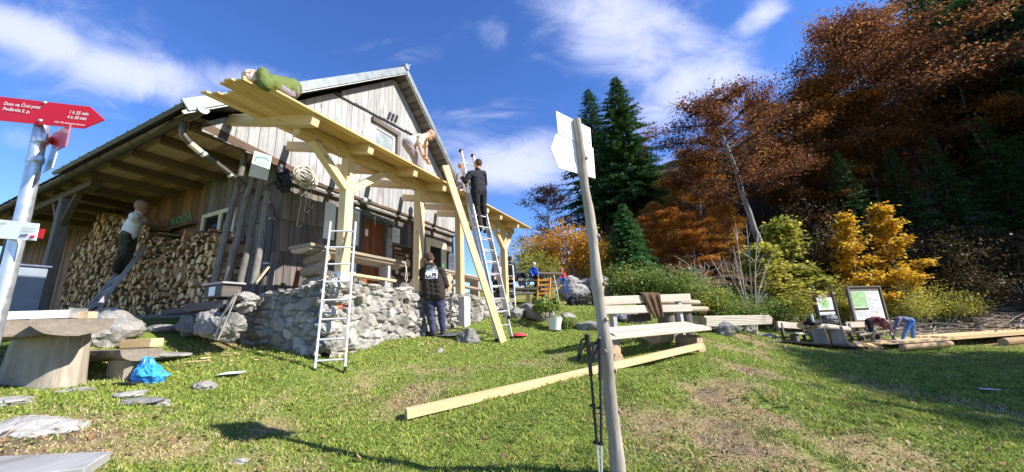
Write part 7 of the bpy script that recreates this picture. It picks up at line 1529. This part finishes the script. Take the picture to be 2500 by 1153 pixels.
    for k, (x, y, Y, r, lb) in enumerate([(2330, 520, 22.5, (.7, .5, .4), 'grey mossy rock on the shaded slope, left of its neighbours'), (2390, 500, 23.5, (.9, .6, .5), 'largest grey rock on the shaded slope'), (2440, 490, 23.5, (.7, .5, .35), 'pale flat rock on the slope at the right edge'), (2330, 550, 21.5, (.5, .4, .3), 'small rock below the mossy rock on the slope'), (2470, 530, 22, (.6, .5, .3), 'dark rock low on the slope at the right edge')]):
        p = at_ground(x, y, Y, 0); m = MB(); m.rock(p+(0, 0, r[2]*.3), r, seed=400+k, sub=4, rough=.3, cuts=7); m.thing('slope_rock', MAT['rock_dark'], lb, 'rock', p)
    # trees standing to the right of the picture: they shade the lawn and the forest edge
    for k, (x, y, h, v) in enumerate([(29, -2.6, 0, 0), (31, -.9, 0, 1), (29.5, .8, 0, 0), (32, 2.4, 0, 1), (30, 3.6, 0, 0), (34.5, -2, 0, 1), (35.5, .9, 0, 0), (38.5, 2.6, 0, 1), (37, -1, 0, 0), (43, 20, 24, 0), (44, 15.8, 24, 1), (50, 14.5, 26, 0), (38, 18, 20, 1), (38, 24, 22, 1), (46, 26, 25, 0), (52, 20, 25, 1), (42, 31, 24, 0), (50, 33, 26, 1)]):
        if h == 0: h = .3+(x-5.9)*.752-gz(x, y)
        plant('fir_tree', cdark[v], 'tall fir standing on the slope to the right, outside the picture', 'fir tree', (x, y, gz(x, y)-.1), h/16.0, k*1.7, group='firs to the right of the picture')
    for k, (x, y, h, v) in enumerate([(30.5, -2.0, 0, 0), (30, 1.2, 0, 1), (33.5, .2, 0, 2), (31, 3.4, 0, 0)]):
        h = (.3+(x-6.6)*.752-gz(x, y))/1.12
        plant('beech_tree', beech[v], 'broad bronze beech standing on the slope to the right, outside the picture', 'beech', (x, y, gz(x, y)-.1), (h/12.0*1.15, h/12.0*1.15, h/12.0), k*1.3, group='beeches to the right of the picture')
    # leafy plants on the boulder
    sp = shrub('shrub', 69, .5, .4, 'leaf_green', 500, .12, 6, flat=.2); p = P(1335, 757, 9.5); plant('leafy_plant', sp, 'small leafy green plant growing on the whitish boulder behind the bucket', 'plant', (p[0], p[1], p[2]-.1), 1.0, 0, parts=SH)
    p = G(1385, 800); plant('leafy_plant', sp, 'low leafy plant right of the white bucket', 'plant', p, .6, 1, parts=SH)
build_trees()
# ------------------------------------------------------------------ people
def cone_caps(m, p, q, r0, r1, n=14):
    """a rounded tapered limb: two balls joined by a cone"""
    V, F = ico(2); p = np.array(p, float); q = np.array(q, float)
    m.add(V*r0+p, F.ravel(), np.full(len(F), 3)); m.add(V*r1+q, F.ravel(), np.full(len(F), 3))
    if np.linalg.norm(q-p) > 1e-4: m.tube([p, q], [r0, r1], n)
def grow(m, voxel, smooth=4):
    """fuse overlapping rounded shapes into one continuous skin"""
    me = m.mesh('grow', MAT['skin']); o = bpy.data.objects.new('grow', me); COL.objects.link(o)
    r = o.modifiers.new('r', 'REMESH'); r.mode = 'VOXEL'; r.voxel_size = voxel; r.use_smooth_shade = True
    s = o.modifiers.new('s', 'SMOOTH'); s.factor = .5; s.iterations = smooth
    bpy.context.view_layer.update(); dg = bpy.context.evaluated_depsgraph_get(); out = bpy.data.meshes.new_from_object(o.evaluated_get(dg))
    bpy.data.objects.remove(o); bpy.data.meshes.remove(me); return out
def finish(me, name, mat, parent, wrinkle=0.0, wscale=9.0, seed=0):
    n = len(me.vertices); co = np.empty(n*3); me.vertices.foreach_get('co', co); co = co.reshape(-1, 3)
    if wrinkle:
        nr = np.empty(n*3); me.vertices.foreach_get('normal', nr); nr = nr.reshape(-1, 3); off = seed*7.3
        d = np.array([(1-2*abs(mnoise.noise(Vector((c[0]*wscale*.45+off, c[1]*wscale*.45, c[2]*wscale*1.25+.5*c[0]*wscale)))))*.8-.4+.3*mnoise.noise(Vector((c[0]*wscale*1.5, c[1]*wscale*1.5+off, c[2]*wscale*2.2))) for c in co]); co = co + nr*(d*wrinkle)[:, None]
    co = co - ORG[parent.name]; me.vertices.foreach_set('co', co.ravel()); me.materials.clear(); me.materials.append(MAT[mat]); me.name = name; me.update()
    for p in me.polygons: p.use_smooth = True
    o = bpy.data.objects.new(name, me); COL.objects.link(o); o.parent = parent; ORG[o.name] = ORG[parent.name]; return o
def U(v): v = np.array(v, float); return v/(np.linalg.norm(v)+1e-9)
def person(label, J, face, scale=1.0, skin='skin', shirt=('hoodie', 'long'), trousers='navy_cloth', hair=None, hat=None, bald=False, voxel=.008, group=None, shoes='shoe', sleeve_short=.55, hood=False, curl=.8, palm_dir=None, hem=.0):
    """J: joints in world space. face: direction the face looks"""
    k = scale; J = {a: np.array(b, float) for a, b in J.items()}; f = U(face)
    chest = (J['shl']+J['shr'])/2; pel = (J['hpl']+J['hpr'])/2; spine = U(chest-pel); head = J['head']; neck = J.get('neck', chest+spine*.05*k)
    feet = [J[a] for a in ('anl', 'anr') if a in J]; base = np.array([pel[0], pel[1], min([q[2] for q in feet])-.08*k])
    t = thing('person', label, 'person', base, group=group)
    side = U(J['shr']-J['shl']); up_h = U(head-neck); fs = U(f-up_h*(f@up_h)); sh = np.cross(fs, up_h)
    # ---- body: one continuous skin (head, neck, trunk, limbs, hands)
    b = MB(); C = lambda p, q, r0, r1: cone_caps(b, p, q, r0*k, r1*k)
    C(head+up_h*.035*k-fs*.012*k, head+up_h*.03*k+fs*.02*k, .098, .09); C(head-up_h*.03*k+fs*.02*k, head-up_h*.075*k+fs*.045*k, .075, .052)
    C(head+fs*.085*k-up_h*.005*k, head+fs*.112*k-up_h*.032*k, .013, .017); C(head+fs*.085*k-up_h*.07*k, head+fs*.09*k-up_h*.095*k, .02, .024)
    C(head+fs*.082*k+up_h*.03*k-sh*.035*k, head+fs*.082*k+up_h*.03*k+sh*.035*k, .016, .016); C(head+fs*.088*k-up_h*.062*k-sh*.02*k, head+fs*.088*k-up_h*.062*k+sh*.02*k, .012, .012)
    for s in (-1, 1): C(head+sh*s*.092*k-fs*.005*k+up_h*.018*k, head+sh*s*.092*k-fs*.0*k-up_h*.025*k, .016, .011)
    C(head-up_h*.04*k-fs*.02*k, neck-up_h*.01*k, .058, .062)
    C(J['shl'], J['shr'], .06, .06); C(chest-spine*.12*k-side*.08*k, chest-spine*.12*k+side*.08*k, .1, .1); C(chest-spine*.12*k, pel, .1, .11); C(J['hpl'], J['hpr'], .1, .1)
    for s in 'lr':
        sh_, el, wr = J['sh'+s], J['el'+s], J['wr'+s]; C(sh_, el, .056, .042); C(el, wr, .042, .028)
        hp, kn, an, to = J['hp'+s], J['kn'+s], J['an'+s], J['to'+s]; C(hp, kn, .085, .056); C(kn, an, .056, .04); C(an-(0, 0, .04*k), to, .038, .03)
        d = U(wr-el); 
        if 'hd'+s in J: d = U(J['hd'+s]-wr)
        ps = np.cross(d, spine if abs(d@spine) < .9 else f); ps = U(ps); pn = np.cross(ps, d)
        if palm_dir is not None: pn = U(np.array(palm_dir)-d*(np.array(palm_dir)@d)); ps = np.cross(d, pn)
        pc = wr+d*.05*k
        for w in (-.028, -.009, .01, .028): C(wr+d*.015*k+ps*w*.7*k, wr+d*.085*k+ps*w*k, .016, .013)
        for i, (w, L) in enumerate(zip((-.032, -.011, .011, .031), (.062, .08, .086, .072))):
            a0 = wr+d*.09*k+ps*w*k; d1 = U(d*math.cos(curl*.55)+pn*math.sin(curl*.55)); a1 = a0+d1*L*.5*k; d2 = U(d*math.cos(curl*1.35)+pn*math.sin(curl*1.35)); a2 = a1+d2*L*.5*k; C(a0, a1, .0105, .0095); C(a1, a2, .0095, .008)
        th = wr+d*.03*k+ps*.034*k; t1 = th+U(d*.7+ps*.75+pn*.35)*.042*k; t2 = t1+U(d*.9+ps*.15+pn*.5)*.034*k; C(wr+d*.02*k+ps*.015*k, th, .018, .015); C(th, t1, .0135, .0115); C(t1, t2, .0115, .009)
    finish(grow(b, voxel, 3), 'body', skin, t)
    # eyes, lips
    e = MB()
    for s in (-1, 1): V, F = ico(2); c = head+fs*.094*k+up_h*.012*k+sh*s*.033*k; e.add(V*.0105*k+c, F.ravel(), np.full(len(F), 3), smooth=True)
    e.part('eyes', MAT['eye'], t)
    # ---- shirt
    v2 = max(voxel, .011); c_ = MB(); S = lambda p, q, r0, r1: cone_caps(c_, p, q, r0*k, r1*k)
    S(J['shl']-side*-.01*k, J['shr']-side*.01*k, .078, .078); S(chest-spine*.13*k-side*.095*k, chest-spine*.13*k+side*.095*k, .122, .122); low = pel+spine*(.03-hem)*k
    for w in (-.085, 0, .085): S(chest-spine*.12*k+side*w*1.1*k, low+side*w*1.1*k, .118, .138)
    S(neck-spine*.03*k, neck+spine*.005*k, .078, .072)
    for s in 'lr':
        sh_, el, wr = J['sh'+s], J['el'+s], J['wr'+s]
        if shirt[1] == 'long': S(sh_, el, .077, .062); S(el, wr-(wr-el)*.06, .062, .045)
        else: S(sh_, sh_+(el-sh_)*sleeve_short, .078, .074)
    if hood: S(neck-fs*.07*k+up_h*.0*k-sh*.05*k, neck-fs*.07*k+sh*.05*k, .06, .06); S(neck-fs*.02*k-sh*.07*k, neck-fs*.02*k+sh*.07*k, .052, .052); S(neck+fs*.04*k-sh*.05*k, neck+fs*.04*k+sh*.05*k, .045, .045)
    so2 = finish(grow(c_, v2, 3), 'hooded_top' if hood else ('shirt' if shirt[1] == 'short' else 'jacket'), shirt[0], t, .012*k, 9/k, 1)
    # ---- trousers
    c_ = MB()
    for w in (-.06, .06): S(pel+side*w*k+spine*.0*k, pel+side*w*k, .104, .112)
    S(J['hpl'], J['hpr'], .113, .113)
    for s in 'lr': hp, kn, an = J['hp'+s], J['kn'+s], J['an'+s]; S(hp, kn, .105, .078); S(kn, an+(kn-an)*.04, .078, .064)
    finish(grow(c_, v2, 3), 'trousers', trousers, t, .013*k, 8/k, 2)
    # ---- shoes
    for s in 'lr':
        c_ = MB(); an, to = J['an'+s], J['to'+s]; S(an-(0, 0, .02*k), an-(0, 0, .045*k), .056, .054); S(an-(0, 0, .05*k), to, .05, .042); S(an-(0, 0, .05*k)-(to-an)*.18, to, .046, .04); finish(grow(c_, .009, 3), 'shoe', shoes, t)
    # ---- hair or hat
    if hair:
        c_ = MB(); S(head+up_h*.045*k-fs*.024*k, head+up_h*.04*k+fs*.02*k, .096, .082); S(head-fs*.038*k-up_h*.0*k, head-fs*.028*k+up_h*.03*k, .076, .086)
        finish(grow(c_, .01, 2), 'hair', hair, t, .008, 40, 3)
    if hat:
        c_ = MB(); S(head+up_h*.06*k-fs*.02*k, head+up_h*.055*k+fs*.02*k, .106, .1); S(head+up_h*.03*k-fs*.02*k, head+up_h*.03*k+fs*.015*k, .107, .104)
        finish(grow(c_, .01, 3), 'hat', hat, t)
    return t, so2
def legs(J, hipc, side, w, kl, kr, al, ar, tl, tr):
    J.update(hpl=hipc-side*w, hpr=hipc+side*w, knl=kl, knr=kr, anl=al, anr=ar, tol=tl, tor=tr)

def build_people():
    # man in the hooded top, standing before the wall, seen from behind
    Y = 7.55; g = gz(*P(1068, 815, Y)[:2]); A = lambda x, y, dy=0: P(x, y, Y+dy)
    J = dict(head=A(1049, 633, .02), neck=A(1051, 650), shl=A(1030, 663), shr=A(1077, 662), ell=A(1017, 697, .05), elr=A(1090, 697, .05), wrl=A(1030, 711, .34), wrr=A(1078, 705, .36), hpl=A(1049, 722), hpr=A(1072, 720), knl=A(1053, 768, .02), knr=A(1077, 765, .06), anl=A(1058, 810, -.02), anr=A(1082, 806, .12), tol=A(1041, 815, .1), tor=A(1084, 810, .3))
    for a in ('anl', 'anr'): J[a][2] = gz(*J[a][:2])+.1
    for a in ('tol', 'tor'): J[a][2] = gz(*J[a][:2])+.05
    t, top = person('man in dark hooded top with white back print, standing at the stone wall', J, (-.15, 1, -.35), 1.0, 'skin_dark', ('hoodie', 'long'), 'navy_cloth', hood=True, hem=.04, hair='brown_hair')
    # print on his back, laid onto the cloth
    me = top.data; co = [v.co[:] for v in me.vertices]; bvh = BVHTree.FromPolygons(co, [tuple(p.vertices) for p in me.polygons]); o = ORG[t.name]
    def onback(mb_list, name, mat):
        vs = []; m = MB()
        for (txt, size, px, py, w, bold) in mb_list:
            v, fcs = text_geo(txt, size, bold, 'CENTER'); 
            if w: v[:, 0] *= w/(v[:, 0].max()-v[:, 0].min())
            a = A(px, py); sx = U(J['shr']-J['shl']); q = a + v[:, :1]*sx + v[:, 1:2]*np.array([0, 0, 1.0]); m.faces(q, fcs)
        return m
    def proj(m, name, mat, lift):
        for Vq in m.V:
            for i in range(len(Vq)):
                q = Vq[i]-o; hit = bvh.ray_cast(Vector((q[0], q[1]-1.0, q[2])), Vector((0, 1, 0)))
                if hit[0] is not None: Vq[i] = np.array(hit[0])+np.array([0, -lift, 0])+o
        m.part(name, MAT[mat], top)
    def grid(x0, y0, x1, y1, n=14, seed=0):
        m = MB(); rs = np.random.RandomState(seed); V = []
        for i in range(n+1):
            for j in range(n+1): V.append(A(x0+(x1-x0)*i/n+(rs.randn()*.25 if i in (0, n) else 0), y0+(y1-y0)*j/n+(rs.randn()*.35 if j in (0, n) else 0)-(i/n)*1.0))
        m.faces(V, [(i*(n+1)+j, (i+1)*(n+1)+j, (i+1)*(n+1)+j+1, i*(n+1)+j+1) for i in range(n) for j in range(n)]); return m
    proj(grid(1041.5, 661, 1071, 683), 'print_block', 'white_cloth', .008)
    proj(onback([("LET'S GET", .05, 1054.5, 655.5, .19, .001), ('PUMPED', .035, 1055, 659.8, .2, .001)], 'p', 'w'), 'print_text', 'white_cloth', .008)
    proj(onback([('UP!', .14, 1056, 680, .21, .006)], 'p', 'w'), 'print_letters', 'hoodie', .013)
    # bald man bending on the canopy
    b0 = 4.72; zd = DECKZ(b0)+.03
    def H(x, y, b): d = ray(x, y); o_ = np.array([0, 0, CAMH]); tt = b/(d@E2); return o_+d*tt
    J = dict(head=H(1050, 329, b0-.05), neck=H(1038, 333, b0-.02), shl=H(1034, 336, b0+.16), shr=H(1026, 338, b0-.2), ell=H(1040, 362, b0+.2), elr=H(1025, 361, b0-.28), wrl=H(1040, 388, b0+.2), wrr=H(1031, 379, b0-.3), hpl=H(998, 350, b0+.1), hpr=H(995, 352, b0-.12), knl=H(1017, 381, b0+.12), knr=H(1013, 385, b0-.12), anl=H(1022, 410, b0+.12), anr=H(1017, 414, b0-.12), tol=0, tor=0)
    for a, c in (('tol', 'anl'), ('tor', 'anr')): J[c][2] = max(J[c][2], zd+.08); J[a] = J[c]+E1*.17-np.array([0, 0, .05])
    J['hdl'] = J['wrl']+np.array([.04, 0, -.1]); J['hdr'] = J['wrr']+np.array([.06, 0, -.1])
    person('bald man in beige shirt and grey trousers bending over on the canopy boards', J, np.array(E1)*1+np.array([.2, -.3, -.55]), .96, 'skin', ('beige_cloth', 'short'), 'grey_cloth', bald=True, sleeve_short=.6)
    # man in olive shirt kneeling bent low on the canopy
    b0 = 4.75; zd = DECKZ(b0)+.03
    J = dict(head=H(626, 194, b0-.08), neck=H(640, 196, b0-.1), shl=H(657, 199, b0+.02), shr=H(648, 207, b0-.3), ell=H(640, 216, b0+.25), elr=H(634, 222, b0-.2), wrl=H(622, 222, b0+.2), wrr=H(618, 226, b0-.15), hpl=H(713, 212, b0+.4), hpr=H(711, 219, b0+.16), knl=H(668, 238, b0+.14), knr=H(664, 242, b0-.14), anl=H(712, 250, b0+.14), anr=H(708, 254, b0-.14), tol=H(720, 262, b0+.14), tor=H(716, 266, b0-.14))
    for a in J:
        if a[:2] in ('kn', 'an', 'to', 'wr', 'el'): J[a][2] = zd+(.1 if a[:2] != 'el' else .16)
    person('man in olive green shirt and patterned headscarf kneeling low on the canopy boards', J, np.array([-E1[0], -E1[1], 0])*.7+np.array([0, 0, -.8]), .98, 'skin', ('olive_cloth', 'short'), 'grey_cloth', hat='bandana', sleeve_short=.9, hem=.06)
    # man in black on the extension ladder
    b0 = 4.12; 
    J = dict(head=H(1167, 402, b0), neck=H(1167, 414, b0), shl=H(1148, 424, b0+.03), shr=H(1180, 424, b0-.05), ell=H(1136, 443, b0+.1), elr=H(1184, 450, b0+.12), wrl=H(1129, 434, b0+.3), wrr=H(1166, 462, b0+.3), hpl=H(1161, 470, b0), hpr=H(1178, 472, b0-.04), knl=H(1164, 515, b0+.04), knr=H(1181, 517, b0-.02), anl=H(1173, 555, b0-.02), anr=H(1188, 556, b0-.02), tol=0, tor=0)
    for a, c in (('tol', 'anl'), ('tor', 'anr')): J[a] = J[c]+np.array([-.06, .16, -.06])
    person('man in black jacket and trousers standing high on the extension ladder', J, (-.5, .8, -.1), .98, 'skin', ('black_cloth', 'long'), 'black_cloth', hair='brown_hair', palm_dir=(-.3, 1, 0), curl=1.2)
    # person behind the ladder top: face and arms only just seen
    b0 = 5.2; zd = DECKZ(b0)+.03
    J = dict(head=H(1126, 415, b0), neck=H(1128, 428, b0), shl=H(1119, 437, b0+.05), shr=H(1141, 437, b0-.05), ell=H(1118, 455, b0-.05), elr=H(1146, 455, b0-.12), wrl=H(1131, 458, b0-.35), wrr=H(1140, 452, b0-.4), hpl=H(1124, 470, b0+.05), hpr=H(1138, 471, b0-.05), knl=H(1120, 480, b0-.35), knr=H(1136, 482, b0-.4), anl=H(1128, 500, b0-.05), anr=H(1142, 501, b0-.1), tol=H(1133, 503, b0+.1), tor=H(1147, 504, b0+.08))
    zc = min(J['anl'][2], J['anr'][2]); 
    for a in J: J[a] = J[a]+np.array([0, 0, max(0, zd+.1-zc)*.5])
    person('person crouching on the canopy behind the ladder top, face between the rungs', J, (.3, -1, -.2), .9, 'skin', ('grey_cloth', 'long'), 'grey_cloth', hair='grey_hair')
    # man on the wooden ladder at the firewood
    def AA(x, y, a): d = ray(x, y); o_ = np.array([0, 0, CAMH]); return o_+d*(a/(d@E1))
    a0 = 3.3
    J = dict(head=AA(344, 507, a0), neck=AA(338, 520, a0), shl=AA(326, 528, a0-.1), shr=AA(341, 529, a0+.15), ell=AA(334, 548, a0+.05), elr=AA(356, 546, a0+.3), wrl=AA(366, 545, a0+.3), wrr=AA(388, 541, a0+.45), hpl=AA(309, 573, a0-.06), hpr=AA(322, 575, a0+.1), knl=AA(300, 618, a0-.05), knr=AA(316, 620, a0+.12), anl=AA(283, 655, a0-.04), anr=AA(294, 659, a0+.08), tol=AA(291, 663, a0+.1), tor=AA(303, 664, a0+.2))
    person('man in white T-shirt, striped hat and camouflage trousers on the wooden ladder', J, E1*.6-E2*.7+np.array([0, 0, -.2]), .98, 'skin_dark', ('white_cloth', 'short'), 'camo', hat='hat_cloth', sleeve_short=.6)
    # two people bending at the right
    Y = 14.5; A = lambda x, y, dy=0: P(x, y, Y+dy)
    J = dict(head=A(2163, 786), neck=A(2155, 780), shl=A(2146, 777, .2), shr=A(2143, 780, -.18), ell=A(2158, 793, .2), elr=A(2155, 796, -.2), wrl=A(2170, 804, .15), wrr=A(2168, 807, -.12), hpl=A(2121, 784, .12), hpr=A(2119, 786, -.12), knl=A(2128, 806, .12), knr=A(2126, 808, -.12), anl=A(2135, 828, .14), anr=A(2132, 830, -.12), tol=A(2141, 832, .14), tor=A(2139, 834, -.12))
    person('person in maroon top and black trousers bending over the sawing stand', J, (.7, -.2, -.7), .85, 'skin', ('maroon_cloth', 'long'), 'black_cloth', hair='grey_hair', voxel=.011)
    J = dict(head=A(2183, 792), neck=A(2190, 785), shl=A(2195, 780, -.18), shr=A(2198, 776, .2), ell=A(2190, 795, -.22), elr=A(2192, 794, .2), wrl=A(2182, 807, -.12), wrr=A(2184, 806, .15), hpl=A(2224, 785, -.13), hpr=A(2226, 783, .13), knl=A(2212, 806, -.13), knr=A(2228, 806, .14), anl=A(2203, 832, -.13), anr=A(2230, 832, .16), tol=A(2196, 836, -.14), tor=A(2224, 836, .15))
    person('person in blue jeans and slate top bending over, back turned to the slope', J, (-.7, -.1, -.7), .85, 'skin', ('slate_cloth', 'long'), 'jeans', hair='white_hair', voxel=.011)
    # sitting man in blue
    Y = 14.45; A = lambda x, y, dy=0: P(x, y, Y+dy)
    J = dict(head=A(1304, 647), neck=A(1303, 653), shl=A(1297, 657, .05), shr=A(1309, 657, -.05), ell=A(1295, 666, -.05), elr=A(1312, 666, -.1), wrl=A(1300, 672, -.25), wrr=A(1314, 673, -.3), hpl=A(1299, 676, .05), hpr=A(1307, 677, -.05), knl=A(1318, 675, -.3), knr=A(1322, 678, -.38), anl=A(1326, 688, -.25), anr=A(1330, 690, -.33), tol=A(1332, 690, -.35), tor=A(1336, 692, -.42))
    person('white-haired man in blue shirt sitting on the pale bench slab', J, (.6, .8, 0), .78, 'skin', ('blue_cloth', 'long'), 'black_cloth', hair='white_hair', voxel=.012)
    # child in red
    Y = 16.2; A = lambda x, y, dy=0: P(x, y, Y+dy)
    J = dict(head=A(1372, 660), neck=A(1372, 665), shl=A(1367, 668, .03), shr=A(1378, 668, -.03), ell=A(1365, 674), elr=A(1381, 673), wrl=A(1369, 679, -.15), wrr=A(1378, 679, -.15), hpl=A(1370, 680, .03), hpr=A(1376, 680), knl=A(1369, 681, -.3), knr=A(1378, 681, -.3), anl=A(1369, 690, -.3), anr=A(1378, 690, -.3), tol=A(1369, 693, -.4), tor=A(1378, 693, -.4))
    person('child in red top and pink cap sitting on the upper stone wall', J, (-.3, -1, -.1), .6, 'skin', ('red_cloth', 'long'), 'blue_cloth', hat='pink_hat', voxel=.011)
    # two people standing beyond the fourth post
    for (x, dx, sh_, tr_, hr, lb, Y) in [(1214, 0, 'grey_cloth', 'black_cloth', 'brown_hair', 'dark-haired person in grey seen between the extension ladder and the fourth post', 13.4), (1246, 0, 'black_cloth', 'black_cloth', 'brown_hair', 'dark-haired person in black seen over the small step ladder', 13.6)]:
        A = lambda px, py, dy=0: P(px, py, Y+dy)
        J = dict(head=A(x, 634), neck=A(x, 642), shl=A(x-8, 649), shr=A(x+8, 649), ell=A(x-10, 666), elr=A(x+10, 666), wrl=A(x-6, 678, -.15), wrr=A(x+6, 678, -.15), hpl=A(x-5, 684), hpr=A(x+5, 684), knl=A(x-5, 708), knr=A(x+5, 708), anl=A(x-5, 733), anr=A(x+5, 733), tol=A(x-6, 737, -.15), tor=A(x+6, 737, -.15))
        z0 = min(J['anl'][2], J['anr'][2]); g = gz(*J['anl'][:2])+.08
        person(lb, J, (.3, .9, 0), 1.0, 'skin', (sh_, 'long'), tr_, hair=hr, voxel=.013)
build_people()
build_grass()
